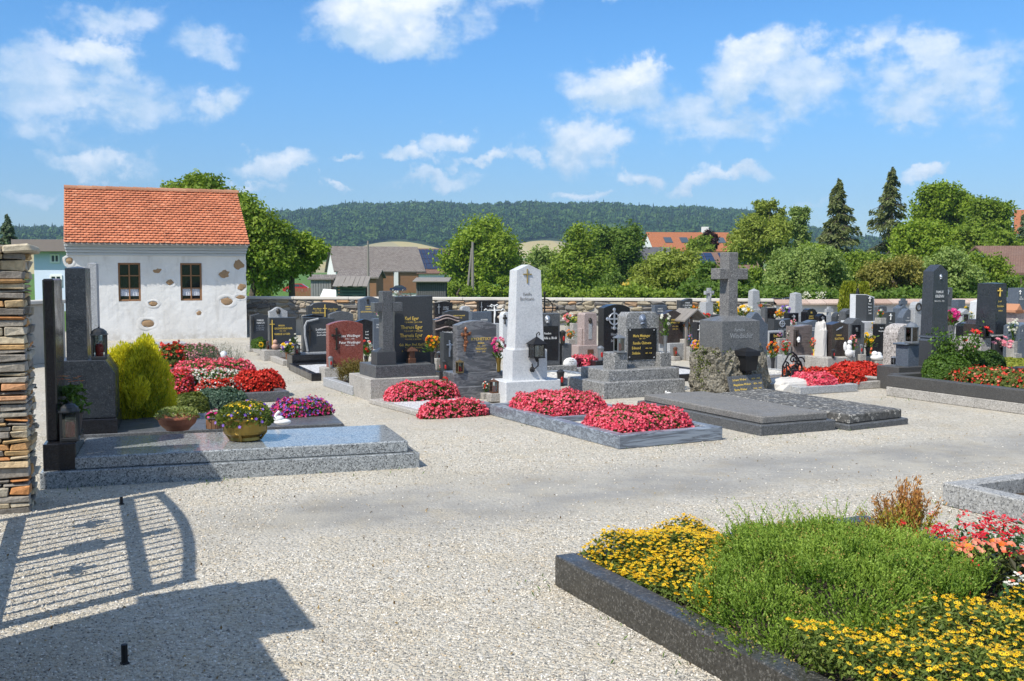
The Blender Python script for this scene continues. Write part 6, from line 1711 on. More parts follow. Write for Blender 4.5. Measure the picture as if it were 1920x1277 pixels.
daisies('creeping yellow daisies covering the left corner of the nearest grave', pA, hA, 11000, 2800, .0098)
hB = lambda x, y: .15 + .04 * np.sin(x * 8 + 1) * np.cos(y * 7)
pB = [FP(1460, 1230), FP(1520, 1270), (kx + .02, -2.35), (kx, -3.1), (FW - .02, -3.1), FP(1990, 1120), FP(1890, 1145), FP(1800, 1160), FP(1740, 1190), FP(1600, 1205)]
daisies('creeping yellow daisies with green leaves along the bottom right of the nearest grave', pB, hB, 14000, 1500, .0112)
# heather
HEF = leafmat('fresh_heather', (.075, .165, .014), (.33, .46, .075), .35)
hx, hy = [], []
pH = [FP(1300, 1150), FP(1345, 1060), FP(1400, 1010), FP(1470, 990), FP(1600, 985), FP(1720, 1010), FP(1830, 1065), FP(1860, 1120), FP(1800, 1165), FP(1690, 1200), FP(1580, 1225), FP(1510, 1250), FP(1400, 1215)]
r = thing('heather_bed', 'broad mound of fresh green heather filling the middle of the nearest grave', 'heather', f0, ANG)
cxh = np.mean([p[0] for p in pH]); cyh = np.mean([p[1] for p in pH])
xs_ = [p[0] for p in pH]; ys_ = [p[1] for p in pH]
n = 15000; x = rng.uniform(min(xs_), max(xs_), n); y = rng.uniform(min(ys_), max(ys_), n); k = in_poly(x, y, pH); x, y = x[k][:6500], y[k][:6500]; n = len(x)
rad = np.hypot((x - cxh) / .85, (y - cyh) / .95)
zt_ = KH + (.20 + .03 * np.sin(x * 11) * np.sin(y * 9 + 1) + .02 * np.sin(x * 27 + y * 21)) * np.sqrt(np.clip(1.12 - rad ** 2, .08, 1))
# shoots fan outwards in clumps
cl = rng.uniform(0, 1, (70, 2)) * [max(xs_) - min(xs_), max(ys_) - min(ys_)] + [min(xs_), min(ys_)]
dx = x[:, None] - cl[None, :, 0]; dy = y[:, None] - cl[None, :, 1]; j = np.argmin(dx ** 2 + dy ** 2, 1)
ox = dx[np.arange(n), j]; oy = dy[np.arange(n), j]
d = np.c_[ox * 4.6 + (x - cxh) * .35 + rng.normal(0, .3, n), oy * 4.6 + (y - cyh) * .35 + rng.normal(0, .3, n), np.ones(n)]; d /= np.linalg.norm(d, axis=1)[:, None]
Ls = rng.uniform(.075, .16, n); base = np.c_[x, y, zt_ - Ls * .72 - np.hypot(ox, oy) * .28]
nn = 15; q = (np.arange(nn)[None] + rng.random((n, nn))) / nn
c = base[:, None] + d[:, None] * (q * Ls[:, None])[..., None]; c[..., 2] += -.015 * q ** 2
dd = d[:, None] * 1.0 + rng.normal(0, .45, (n, nn, 3)); tn = np.clip(rng.normal(.40, .2, n) + rng.normal(0, .22, 70)[j], 0, 1)
tt = np.clip(tn[:, None] * .7 + q * .38 + rng.normal(0, .06, q.shape), 0, 1)
MB().cards(c.reshape(-1, 3), (.023 * (1.15 - .5 * q)).ravel(), .0074, d=dd.reshape(-1, 3), t=tt.ravel()).build('shoots', HEF, r, kind='stuff')
# loose long shoots that stand clear of the mound
n2 = 260; x2 = rng.uniform(min(xs_), max(xs_), n2 * 2); y2 = rng.uniform(min(ys_), max(ys_), n2 * 2); k = in_poly(x2, y2, pH); x2, y2 = x2[k][:n2], y2[k][:n2]; n2 = len(x2)
r2 = np.hypot((x2 - cxh) / .85, (y2 - cyh) / .95); z2 = KH + .14 * np.sqrt(np.clip(1.15 - r2 ** 2, .1, 1)); d2 = np.c_[rng.normal(0, .4, n2) + (x2 - cxh) * .5, rng.normal(0, .4, n2) + (y2 - cyh) * .5, np.ones(n2)]; d2 /= np.linalg.norm(d2, axis=1)[:, None]
L2_ = rng.uniform(.11, .19, n2); q2_ = (np.arange(22)[None] + rng.random((n2, 22))) / 22; c2_ = np.c_[x2, y2, z2][:, None] + d2[:, None] * (q2_ * L2_[:, None])[..., None]; c2_[..., :2] += (rng.normal(0, .05, (n2, 1, 2))) * (q2_ ** 2)[..., None]
MB().cards(c2_.reshape(-1, 3), (.021 * (1.1 - .5 * q2_)).ravel(), .0055, d=(d2[:, None] * .9 + rng.normal(0, .5, (n2, 22, 3))).reshape(-1, 3), t=np.clip(.35 + .5 * q2_ + rng.normal(0, .1, q2_.shape), 0, 1).ravel()).build('long_shoots', HEF, r, kind='stuff')
k = rng.random(n) < .05
c = (base[k] + d[k] * Ls[k][:, None] * 1.0); cc = np.repeat(c, 7, 0) + rng.normal(0, .008, (len(c) * 7, 3)) * [1, 1, 2.2]
MB().cards(cc, .010, .007).build('buds', leafmat('heather_bud', (.30, .20, .05), (.46, .38, .10)), r, kind='stuff')
# small rusty conifer
p = loc_of(fg, *FP(1690, 1018), KH - .04); r = thing('dwarf_conifer', 'small rusty orange dwarf conifer with bare upright twigs', 'shrub', p, 0)
b = MB(); fr_ = MB(); gm = MB()
for i in range(34):
    a = rng.uniform(0, 6.28); sp = rng.uniform(.02, .21); hh = rng.uniform(.20, .40) * (1.1 - sp * 1.2)
    tip = Vector((math.cos(a) * sp * 1.15, math.sin(a) * sp * .9, hh)); mid = Vector((tip.x * .62, tip.y * .62, hh * .45))
    b.tube([(tip.x * .1, tip.y * .1, 0), mid, tip], [.006, .004, .002], 5)
    for (lo, hi, mb, N_) in ((.55, 1.03, fr_, 85), (.10, .75, gm, 210)):
        q = rng.uniform(lo, hi, N_)[:, None]; P_ = np.array(mid) * np.clip(2 * q, 0, 1) * (q < .5) + (np.array(mid) + (np.array(tip) - np.array(mid)) * (2 * q - 1)) * (q >= .5)
        P_ = P_ + rng.normal(0, .012, (N_, 3)); D_ = np.array((tip - mid).normalized()) + rng.normal(0, .45, (N_, 3))
        mb.cards(P_, .024, .007, d=D_)
b.build('twigs', WOODB, r); fr_.build('rusty_shoots', leafmat('rusty_conifer', (.34, .12, .035), (.62, .34, .10)), r); gm.build('green_gold_shoots', leafmat('gold_green_conifer', (.28, .25, .03), (.66, .60, .12)), r)
# salmon busy lizzies and red verbenas at the right
def lizzie(label, px, py, n, spread, mats, fr, leafm, ls, name):
    p = loc_of(fg, *FP(px, py), KH - .05); r = thing(name, label, 'flowers', p, ANG)
    N_ = n; P_ = np.c_[rng.normal(0, spread, N_), rng.normal(0, spread, N_), .02 + rng.random(N_) ** .6 * .19 * np.ones(N_)]
    P_[:, 2] *= np.exp(-(P_[:, 0] ** 2 + P_[:, 1] ** 2) / (2 * (spread * 1.6) ** 2))
    MB().cards(P_, ls * rng.uniform(.6, 1.2, N_), ls * .36, n=rng.normal(0, .5, (N_, 3)) + [0, 0, 1], d=np.c_[P_[:, :2] / spread + rng.normal(0, .6, (N_, 2)), rng.normal(.2, .4, N_)], bend=.08).build('leaves', leafm, r)
    for (m, k, nm) in mats:
        P_ = np.c_[rng.normal(0, spread * .95, k), rng.normal(0, spread * .95, k), np.zeros(k)]; P_[:, 2] = .06 + .17 * np.exp(-(P_[:, 0] ** 2 + P_[:, 1] ** 2) / (2 * (spread * 1.6) ** 2))
        N2_ = np.c_[rng.normal(-.2, .4, k), rng.normal(-.6, .4, k), np.ones(k)]
        b = MB(); b.stars(P_, fr * rng.uniform(.7, 1.15, k), N2_, 5, cup=.28, inner=.78); b.build(nm, m, r)
    return r
lizzie('salmon busy lizzies with dark bronze leaves at the right frame edge', 1862, 1085, 520, .15, [(SALM, 60, 'salmon_blossoms'), (ORGP, 12, 'orange_blossoms')], .0165, leafmat('lizzie_leaf', (.05, .045, .02), (.09, .13, .03)), .075, 'busy_lizzie')
def verbena(label, px, py, n, spread, mat, nm='verbena'):
    p = loc_of(fg, *FP(px, py), KH - .05); r = thing(nm, label, 'flowers', p, ANG)
    N_ = 500; P_ = np.c_[rng.normal(0, spread, N_), rng.normal(0, spread, N_), rng.random(N_) * .16]
    MB().cards(P_, .04, .02, n=rng.normal(0, .5, (N_, 3)) + [0, 0, 1]).build('leaves', leafmat('verbena_leaf', (.04, .10, .03), (.10, .20, .07)), r)
    c = np.c_[rng.normal(0, spread, n), rng.normal(0, spread, n), .15 + rng.random(n) * .06]
    P_ = np.repeat(c, 16, 0) + rng.normal(0, .016, (n * 16, 3)) * [1, 1, .5]
    MB().stars(P_, .0085, np.c_[rng.normal(0, .4, n * 16), rng.normal(-.2, .4, n * 16), np.ones(n * 16)], 5).build('blossoms', mat, r)
verbena('scarlet verbena heads behind the salmon busy lizzies', 1800, 1050, 40, .17, leafmat('scarlet_petal', (.48, .006, .015), (.70, .03, .05), .2))
verbena('cluster of scarlet verbena by the pale granite border', 1895, 1030, 36, .13, MATS['scarlet_petal'])
verbena('red and white verbena tuft cut by the right frame edge below the busy lizzies', 1935, 1150, 8, .06, WHTB)
# pale granite border behind
g0 = G(1766, 947); ng = plot('pale speckled granite border with sparse planting at the right frame edge', g0 - V * 2.0, ANG, 2.2, 2.0, .14, .165, granite('pale_speckled_kerb', (.30, .30, .29), (.12, .12, .12), (.46, .46, .45), .7, 80, cover=.8, stain=.25, bump=.25), front=True)
fill(ng, 'soil_fill', SOIL, .12, 2.1, .12, 1.9, .06)
bed('sparse_planting', 'sparse low plants with small violet heads inside the pale granite border', loc_of(ng, .95, 1.25, .05), ANG, .6, .42, .10, OLV, [(VIOP, 24, 'blossoms')], 800, .05, .02, 'flower bed')

# ------------------------------------------------------------------ what the wind leaves on the gravel: petals, dry leaves, tiny weeds
n = 900; y = 4 + rng.random(n) * 12; x = (rng.random(n) * 2 - 1) * y * .5
P = np.c_[x, y, np.full(n, .008)]
MB().cards(P, .022 * rng.uniform(.4, 1.5, n), .012, n=np.c_[rng.normal(0, .3, (n, 2)), np.ones(n)], bend=.15).build('fallen_leaves', leafmat('dry_leaf', (.14, .08, .03), (.36, .27, .12), .1), kind='stuff')
c = np.concatenate([np.array(k_)[None] + rng.normal(0, 1, (26, 3)) * [.16, .16, 0] for k_ in (G(1045, 1104), G(1180, 1170), G(1300, 1225), G(150, 915), G(420, 905), G(700, 885), G(560, 712), G(640, 742), G(1000, 800), G(1250, 838), G(1440, 820), G(1600, 806), G(1700, 748), G(1790, 752), G(1780, 950))])
c[:, 2] = .012
MB().cards(c, .03 * rng.uniform(.5, 1.5, len(c)), .007, d=np.c_[rng.normal(0, .7, (len(c), 2)), np.ones(len(c))]).build('weeds', GRN, kind='stuff')
# ------------------------------------------------------------------ bouquets, lanterns and small things on the graves
SEAT = []
def at_row(cx, yb, row): return AT(cx, yb, ROW(row))
def bouquet(label, cx, yb, row, wpx, hpx, mats, vase=None, vh=.35, nf=26, leaf=GRN, name='flower_bouquet', cat='bouquet', fr=None):
    p = at_row(cx, yb, row); k = p.y / FPX; w = wpx * k; h = hpx * k
    r = thing(name, label, cat, p, 0, 'bouquets on the graves' if cat == 'bouquet' else None); SEAT.append((r, cx, yb, p.y))
    if vase is not None:
        v = h * vh; q = min(w * .2, v * .32)
        MB().lathe([(q * .62, 0), (q * .66, v * .05), (q * .62, v * .5), (q * .95, v * .96), (q, v), (q * .8, v)], 12).build('vase', vase, r)
        z0 = v
    else: z0 = 0
    hh = h - z0; b = MB()
    for i in range(8):
        a = rng.uniform(0, 6.28); b.tube([(0, 0, z0 * .8), (math.cos(a) * w * .25, math.sin(a) * w * .2, z0 + hh * .6)], w * .012 + .002, 4)
    n = 90; P = np.c_[rng.normal(0, w * .22, n), rng.normal(0, w * .18, n), z0 + hh * rng.uniform(.0, .8, n)]
    b.cards(P, w * .28, w * .10, n=rng.normal(0, .5, (n, 3)) + [0, -.3, 1], d=np.c_[P[:, 0], P[:, 1], np.full(n, w * .25)]); b.build('leaves', leaf, r)
    fr = fr or w * .13
    for i, (m, nm) in enumerate(mats):
        c = max(3, nf // len(mats)); u = rng.normal(size=(c, 3)); u /= np.linalg.norm(u, axis=1)[:, None]
        P = u * [w * .40, w * .3, hh * .36] + [0, 0, z0 + hh * .62]; b = MB()
        for q in range(3): b.stars(P + u * fr * .12 * q, fr * (1 - .25 * q), u + [0, -.7, .35], 6, cup=.1 + .3 * q)
        b.build(nm, m, r)
    return r
Bq = bouquet
YB = (YELP, 'yellow_blossoms'); OB = (ORGP, 'orange_blossoms'); RB = (REDB, 'red_blossoms'); WB = (WHTB, 'white_blossoms'); PB = (PNKP, 'pink_blossoms'); MB_ = (MAGP, 'magenta_blossoms'); SB = (SALM, 'salmon_blossoms'); VB = (VIOP, 'violet_blossoms'); BB_ = (BLUP, 'blue_blossoms')
Bq('yellow and orange bouquet in a dark vase before the tall stele', 811, 686, 740, 28, 55, [YB, OB], PLST, .4, 34)
Bq('pink bouquet in a slender brass vase beside the grey swirled gravestone', 935, 701, 735, 30, 65, [PB, MB_], BRASS, .40, 40)
Bq('red and white bouquet in a black vase beside the red granite stone', 687, 689, 705, 26, 54, [RB, WB], PLST, .45, 24)
Bq('white lily bouquet standing before the slate black stone with the gold cross', 549, 652, 676, 22, 30, [WB], None, .3, 16)
Bq('wooden basket of white, violet and yellow pansies on the concrete border', 539, 676, 684, 27, 34, [WB, VB, YB], WOODB, .45, 30, name='flower_basket')
Bq('white tulips in a grey vase on the right granite block', 1247, 661, 735, 26, 74, [WB], STEEL, .42, 14)
Bq('orange bouquet in a tall tube vase left of the granite cross', 1288, 643, 680, 16, 38, [OB], TERRA, .5, 26)
Bq('blue and pink little posy in a dark pot before the wooden shrine', 1295, 650, 690, 14, 22, [BB_, PB], PLST, .4, 16)
Bq('colourful round posy of yellow, pink and turquoise in a brown basket', 1305, 668, 705, 24, 30, [YB, PB, BB_, OB], WOODB, .25, 40)
Bq('red and orange gerbera bouquet in a dark vase by the rock mound', 1449, 688, 715, 25, 50, [RB, OB], PLST, .4, 34)
Bq('bunch of pink and white balls of flowers with yellow chrysanthemum on the far grave', 1068, 612, 660, 28, 24, [PB, SB, WB], None, .3, 30)
Bq('single yellow chrysanthemum head beside the pink and white balls', 1077, 606, 662, 13, 16, [(leafmat('lime_petal', (.55, .55, .06), (.78, .75, .15)), 'lime_blossoms')], None, .3, 16)
Bq('little orange flowers at the foot of the pinkish monument', 1069, 636, 668, 18, 18, [OB], None, .3, 20)
Bq('orange blossom heap under the gable of the roofed shrine', 1302, 580, 660, 16, 7, [OB], None, .3, 16)
Bq('red geranium cluster at the end of the wooden shrine', 1322, 600, 660, 22, 14, [RB], None, .3, 18)
Bq('dried yellow and beige arrangement beside the stone pedestal with Christ', 1346, 590, 645, 20, 24, [YB, (OLV, 'dried_heads')], None, .3, 30)
Bq('white daisies massed at the wall behind the blue grey humped stone', 1396, 592, 642, 36, 18, [WB, YB], None, .3, 40)
Bq('orange lilies behind the blue grey humped stone', 1420, 590, 645, 26, 24, [OB, SB], None, .3, 26)
Bq('lilac and white bouquet under the twin gravestone', 1474, 590, 645, 26, 18, [VB, WB], None, .3, 24)
Bq('yellow and orange flowers right of the dark framed stone', 1463, 596, 655, 20, 16, [YB, OB], None, .3, 24)
Bq('pink pot flowers beside the ringed cross stone', 1488, 612, 672, 13, 14, [PB], None, .3, 16)
Bq('white roses in foliage left of the brown marbled gravestone', 1480, 640, 690, 10, 26, [WB], None, .3, 16)
Bq('red geraniums at the foot of the gold lettered stone in the pale frame', 1473, 668, 695, 20, 30, [RB], None, .3, 22)
Bq('salmon and green bouquet with a gilt vase by the brown marbled gravestone', 1527, 660, 695, 20, 34, [SB, RB], GOLD, .35, 24)
Bq('salmon pink bouquet right beside the polished stone with gold name', 1600, 672, 700, 18, 42, [SB, PB], WPNT, .3, 26)
Bq('yellow lily bouquet with glossy leaves in a dark vase', 1627, 668, 700, 28, 44, [YB], PLST, .4, 24)
Bq('small yellow and pink posy on the pale marble stele', 1640, 625, 675, 14, 24, [YB, SB], None, .3, 18)
Bq('yellow, white and red bouquet leaning on the marble slab stele', 1651, 596, 668, 14, 16, [YB, RB, WB], None, .3, 18)
Bq('bright magenta bouquet in a grey vase just right of the big obelisk', 1784, 636, 700, 36, 56, [MB_, (leafmat('hot_pink_petal', (.66, .04, .25), (.84, .2, .42)), 'pink_blossoms')], STEEL, .48, 40)
Bq('pale pink carnation pot in front of the speckled pillar blocks', 1822, 672, 708, 26, 26, [PB, WB], None, .3, 26)
Bq('yellow posy on top of the pale gabled gravestone', 1812, 580, 660, 8, 6, [YB], None, .3, 12)
Bq('yellow and white climbing flowers next to the pale gabled gravestone', 1821, 606, 665, 12, 24, [YB, WB], None, .3, 18)
Bq('white flowers over green stems right of the speckled pillar', 1900, 640, 700, 24, 46, [WB], None, .3, 26)
Bq('terracotta pot with a tiny pink plant right of the speckled pillar', 1903, 662, 705, 9, 14, [PB], TERRA, .5, 8)
Bq('creamy white and green posy beside the square lantern on the marble border', 911, 736, 757, 16, 22, [WB, RB], None, .3, 18)
Bq('little red begonias between the monument and the swirled stone', 833, 728, 745, 16, 18, [RB], None, .3, 26)
Bq('pink posy before the narrow black stele', 826, 688, 712, 9, 10, [PB], None, .3, 12)
Bq('yellow pansies in a round shrub pot by the house corner', 489, 659, 668, 12, 14, [YB], None, .3, 20)
Bq('pink roses by the tall blue grey gravestone', 712, 598, 645, 14, 14, [PB, WB], None, .3, 16)
Bq('mixed red, blue and pink flowers behind the dark lantern near the house', 163, 650, 742, 14, 34, [RB, BB_, PB], None, .3, 24)
bed('box_ball', 'clipped green box ball in a brown bowl by the house corner', at_row(485, 653, 666), 0, .17, .17, .22, GRN, [], 900, .03, .02, 'shrub', 2.0)
for (lab, cx, yb, row, w, h, ms) in (
    ('red geranium bowl before the dark pointed gravestone', 1577, 634, 662, 12, 9, [RB]), ('yellow marigolds low in front of the grey peaked gravestone', 1590, 640, 668, 12, 9, [YB, OB]),
    ('white and red posy under the blue grey teardrop stone', 1704, 620, 664, 12, 11, [WB, RB]), ('orange and yellow posy by the cross topped monument', 1694, 622, 656, 10, 12, [OB, YB]),
    ('pink geraniums by the pale round headed stone', 1726, 632, 668, 12, 12, [PB, MB_]), ('white bouquet leaning on the concave black twin stone', 1457, 596, 642, 12, 13, [WB]),
    ('red roses low beside the black round topped stone', 1537, 616, 664, 12, 14, [RB]), ('pink and white bouquet by the little stone cross', 1553, 618, 656, 12, 12, [PB, WB]),
    ('yellow bouquet behind the polished stone with the gold name', 1600, 642, 676, 12, 14, [YB]), ('salmon geraniums between far graves near the iron lantern', 1684, 640, 676, 14, 12, [SB, RB]),
    ('violet asters before the ringed cross gravestone', 1462, 634, 684, 14, 10, [VB, PB]), ('red candle coloured begonias beside the dark white-cross stone', 1834, 664, 690, 14, 12, [RB]),
    ('pink bouquet at the foot of the white slender obelisk', 1838, 622, 656, 12, 12, [MB_, PB]), ('orange marigolds by the black bronze figure stone', 1489, 622, 662, 10, 9, [OB]),
    ('yellow and violet pansies before the wide arched black stone', 604, 612, 640, 16, 9, [YB, VB]), ('red begonias in front of the plain bluish square stone', 905, 624, 656, 14, 9, [RB]),
    ('white and pink posy by the black wall gravestone right of the obelisk', 1086, 612, 640, 12, 12, [WB, PB])):
    Bq(lab, cx, yb, row, w, h, ms, None, .3, 18)
# lanterns and urns
def Ln(label, cx, yb, row, hpx, mat, kind='square', rz=ANG, candle=REDG):
    p = at_row(cx, yb, row); r = lantern(label, p, hpx * p.y / FPX, mat, rz, kind, candle); SEAT.append((r, cx, yb, p.y)); return r
Ln('dark bronze pot lantern on a plinth beside the narrow black stele', 834, 697, 722, 22, DKM, 'pot')
Ln('open brassy lantern before the grey swirled gravestone', 862, 701, 735, 26, plain('old_brass', (.20, .15, .07), .5, .7), 'square')
Ln('square rusty lantern at the corner of the streaked marble border', 926, 737, 758, 28, COPPER, 'square')
Ln('bronze pot lantern on the red granite stone plinth', 620, 690, 714, 22, STEEL, 'pot')
Ln('dark little lantern with red glow beside the pansy basket', 557, 665, 682, 22, IRON)
Ln('rusty glass lantern at the foot of the stone with the gold cross', 504, 655, 674, 17, COPPER)
Ln('big steel lantern on the left block of the speckled granite gravestone', 1161, 662, 738, 36, STEEL)
Ln('bronze urn with handles on the black front block of the ringed cross stone', 1126, 676, 712, 28, STEEL, 'pot')
Ln('dark brown tube lantern on the pale base right of the granite stone', 1266, 668, 690, 18, COPPER, 'pot')
Ln('metal framed lantern with a red candle on the blue block by the big obelisk', 1709, 645, 722, 40, STEEL, 'round')
Ln('small lantern with a red candle beside the rounded speckled gravestone', 1676, 677, 700, 18, STEEL)
Ln('dark roofed lantern on the left speckled block of the square pillar', 1846, 635, 704, 28, IRON)
Ln('dark roofed lantern on the right speckled block of the square pillar', 1893, 634, 704, 24, IRON)
Ln('dark cup lantern on the concrete block before the polished gold name stone', 1562, 671, 702, 17, DKM, 'pot')
Ln('grey cup lantern beside the yellow lily bouquet', 1613, 664, 698, 20, STEEL, 'pot')
Ln('tiny red lantern glowing by the brassy lantern and the yellow bouquet', 823, 672, 708, 14, STEEL)
Ln('small iron lantern hanging before the flat topped grey gravestone', 1667, 624, 674, 15, IRON)
Ln('black tapered grave torch right beside the white obelisk base', 1051, 722, 748, 32, PLST, 'pot')
Ln('bronze pot lantern beside the black plaque stone with the crowned head', 1055, 646, 700, 26, BRZ, 'pot')
# figurines, hearts, round stones
def blob(name, label, cat, cx, yb, row, parts, mat, pname='body'):
    p = at_row(cx, yb, row); r = thing(name, label, cat, p, ANG); b = MB(); SEAT.append((r, cx, yb, p.y))
    for (x, y, z, rr) in parts: b.ball((x, y, z), rr, 10)
    b.build(pname, mat, r, smooth=True); return r
o = blob('memorial_stone', 'small white rounded memorial stone with dark lines on the grey base', 'memorial stone', 1069, 684, 704, [(0, 0, .02, (.135, .05, .10))], PORC)
lettering(o, [('Du bist', 0, .08, .022), ('nicht mehr', 0, .05, .02), ('da', 0, .022, .018)], IRON, y=-.053)
blob('angel_figurine', 'white kneeling angel figurine before the gold name stone', 'figurine', 1592, 671, 702, [(0, 0, .06, (.08, .06, .07)), (0, 0, .15, (.045, .04, .07)), (0, -.01, .24, .04), (.05, .04, .17, (.04, .02, .08)), (-.05, .04, .17, (.04, .02, .08))], PORC)
blob('angel_figurine', 'white resting angel figurine beside the small red glass lantern', 'figurine', 1644, 676, 702, [(0, 0, .05, (.13, .08, .055)), (-.05, 0, .11, (.055, .05, .05)), (.06, .02, .09, (.07, .03, .05))], PORC)
blob('angel_figurine', 'flesh coloured cherub figurine by the stone with the gold cross', 'figurine', 516, 656, 676, [(0, 0, .06, (.07, .05, .06)), (0, 0, .15, (.045, .04, .05)), (.06, .02, .07, (.04, .02, .05))], plain('flesh_clay', (.5, .30, .22), .6))
p = at_row(1478, 729, 734); r = thing('pale_boulder', 'pale rough limestone slab lying beside the sunken dark slab', 'stone', (p.x, p.y, 0), ANG)
rock(MB(), (0, 0, .06), (.34, .24, .13), 20, .09).build('body', plain('white_rock', (.55, .53, .5)), r)
blob('bird_figurine', 'tiny porcelain bird left on the terrazzo slab edge', 'figurine', 1253, 741, 745, [(0, 0, .025, (.06, .03, .025)), (-.04, 0, .05, .018)], PORC)
# wrought iron rest with scrolls and a small plate
p = at_row(1485, 726, 728); r = thing('iron_stand', 'wrought iron scroll stand holding a dark plate among salmon roses', 'iron stand', p, ANG)
k = p.y / FPX; w, h = 46 * k, 66 * k; b = MB()
def scroll(x, z, rr, s, b): b.tube([(x + s * rr * (1 - q / 15) * math.cos(q * .55), 0, z + rr * (1 - q / 15) * math.sin(q * .55)) for q in range(14)], .011, 5)
b.tube([(-w * .5, 0, 0), (-w * .5, 0, h * .62), (-w * .2, 0, h * .95), (0, 0, h), (w * .2, 0, h * .9), (w * .5, 0, h * .6), (w * .5, 0, 0)], .014, 6)
for i in range(22): scroll(rng.uniform(-.42, .42) * w, rng.uniform(.1, .82) * h, rng.uniform(.05, .09), 1 if i % 2 else -1, b)
for x in (-.3, .3): b.tube([(x * w, 0, 0), (x * w, 0, h * .7)], .01, 5)
b.build('scroll_work', IRON, r); MB().box((0, -.03, h * .32), (w * .30, .02, h * .42), b=.004, rot=((1, 0, 0), (0, .97, -.22), (0, .22, .97))).build('plate', SLT, r)
# beds in the right rows
gbed('begonia_bed', 'bright pink begonia bed in front of the wrought iron stand', 1538, 727, 66, 20, .6, GRN, [(PINKB, 1300, 'blossoms')], 900, .02, .045, group='begonia beds')
gbed('begonia_bed', 'dark red begonia bed behind the bright pink one, by the concrete block', 1575, 722, 116, 22, .9, BRL, [(REDB, 1100, 'blossoms')], 1000, .021, .045, group='begonia beds')
gbed('begonia_bed', 'dense scarlet begonia bed beside the base of the big obelisk', 1627, 708, 84, 20, .8, BRL, [(REDB, 1300, 'blossoms')], 900, .022, .045, group='begonia beds')
gbed('rose_cluster', 'salmon roses before the wrought iron stand', 1496, 711, 36, 18, .3, OLV, [(SALM, 60, 'blossoms')], 260, .045, .05, group=None)
gbed('begonia_bed', 'pink begonias glimpsed behind the wrought iron stand', 1530, 683, 60, 14, .6, GRN, [(PINKB, 700, 'blossoms')], 500, .02, .05, group='begonia beds')
gbed('begonia_bed', 'pink begonias on the grave behind the white memorial stone', 1097, 690, 40, 18, .6, GRN, [(PINKB, 700, 'blossoms')], 500, .02, .05, group='begonia beds')
gbed('begonia_bed', 'pink begonias far back in front of the small iron lantern', 1672, 637, 36, 10, .7, GRN, [(PINKB, 420, 'blossoms')], 300, .026, .06, group='begonia beds')
gbed('leafy_bed', 'yellow green leafy bed with rusty edge left of the rounded speckled stone', 1660, 664, 36, 26, .5, leafmat('lime_leaf', (.16, .22, .02), (.36, .40, .06)), [(SALM, 60, 'rusty_blossoms')], 700, .04, .06, group=None)
gbed('leafy_bed', 'yellow stonecrop on the grey base below the black plaque stone', 1042, 688, 34, 9, .3, leafmat('stonecrop', 0, 0) if 'stonecrop' in MATS else OLV, [], 400, .02, .04, group=None)
gbed('sedum_patch', 'dry reddish sedum in the trough of the speckled granite gravestone', 1212, 700, 74, 13, .3, leafmat('dry_sedum', (.20, .13, .08), (.40, .36, .20)), [(PNKP, 30, 'blossoms')], 900, .012, .03, z=.27, group=None)
gbed('leafy_bed', 'green bush between the pink monument and the far pink flowers', 1082, 652, 16, 40, .3, OLV, [], 500, .03, .06, 'shrub', group=None)
# borders and chippings of the rows behind
for (lab, x0, y0, x1, dep, mat, fl) in (
    ('pale kerb with pebbles in front of the scroll stand bed', 1500, 741, 1600, 1.2, LGR, GCHIP), ('grey kerb of the dark red begonia grave', 1604, 731, 1668, 1.6, CON, SOIL),
    ('black border with white chippings behind the speckled granite gravestone', 1270, 716, 1330, 1.4, BLK, WCHIP), ('pale border beside the orange gerberas', 1438, 716, 1478, 1.3, LGR, GCHIP),
    ('grey border behind the white obelisk', 1082, 702, 1118, 1.5, LGR, GCHIP), ('pale border between obelisk and black plaque stone', 1030, 724, 1110, 1.2, STR, GCHIP)):
    a = G(x0, y0); b_ = G(x1, y0 - 8); w_ = (b_ - a).length
    q = plot(lab, a, ANG, w_, dep, .08, .11, mat); fill(q, 'fill', fl, .08, w_ - .08, .08, dep - .08, .085)
# yucca with white bells, golden columnar conifers by the wall
r = thing('yucca', 'yucca with two tall creamy flower spikes by the pale obelisk', 'plant', at_row(1525, 632, 632), 0)
b = MB(); n = 90; a = rng.uniform(0, 6.28, n); el = rng.uniform(.2, 1.4, n); d = np.c_[np.cos(a) * np.cos(el), np.sin(a) * np.cos(el), np.sin(el)]
b.cards(d * .3 + [0, 0, .25], .7, .045, d=d); b.build('leaves', leafmat('yucca_leaf', (.10, .16, .06), (.22, .28, .12)), r)
b = MB(); st = MB()
for (x0, hpx, lean) in ((-.18, 74, -.06), (.12, 74, .10), (-.32, 62, -.1)):
    H_ = 1.20 * hpx / 74; st.tube([(x0 * .3, 0, 0), (x0, 0, H_ * .6), (x0 + lean, 0, H_)], .014, 5)
    c = np.c_[x0 + lean * .6 + rng.normal(0, .075, 130), rng.normal(0, .075, 130), H_ * rng.uniform(.5, 1.0, 130)]
    b.cards(c, .055, .045)
b.build('flower_bells', leafmat('cream_petal', (.62, .60, .46), (.80, .78, .66), .3), r, kind='stuff'); st.build('flower_stems', OLV, r)
COLM = leafmat('golden_column', (.13, .19, .012), (.42, .44, .05))
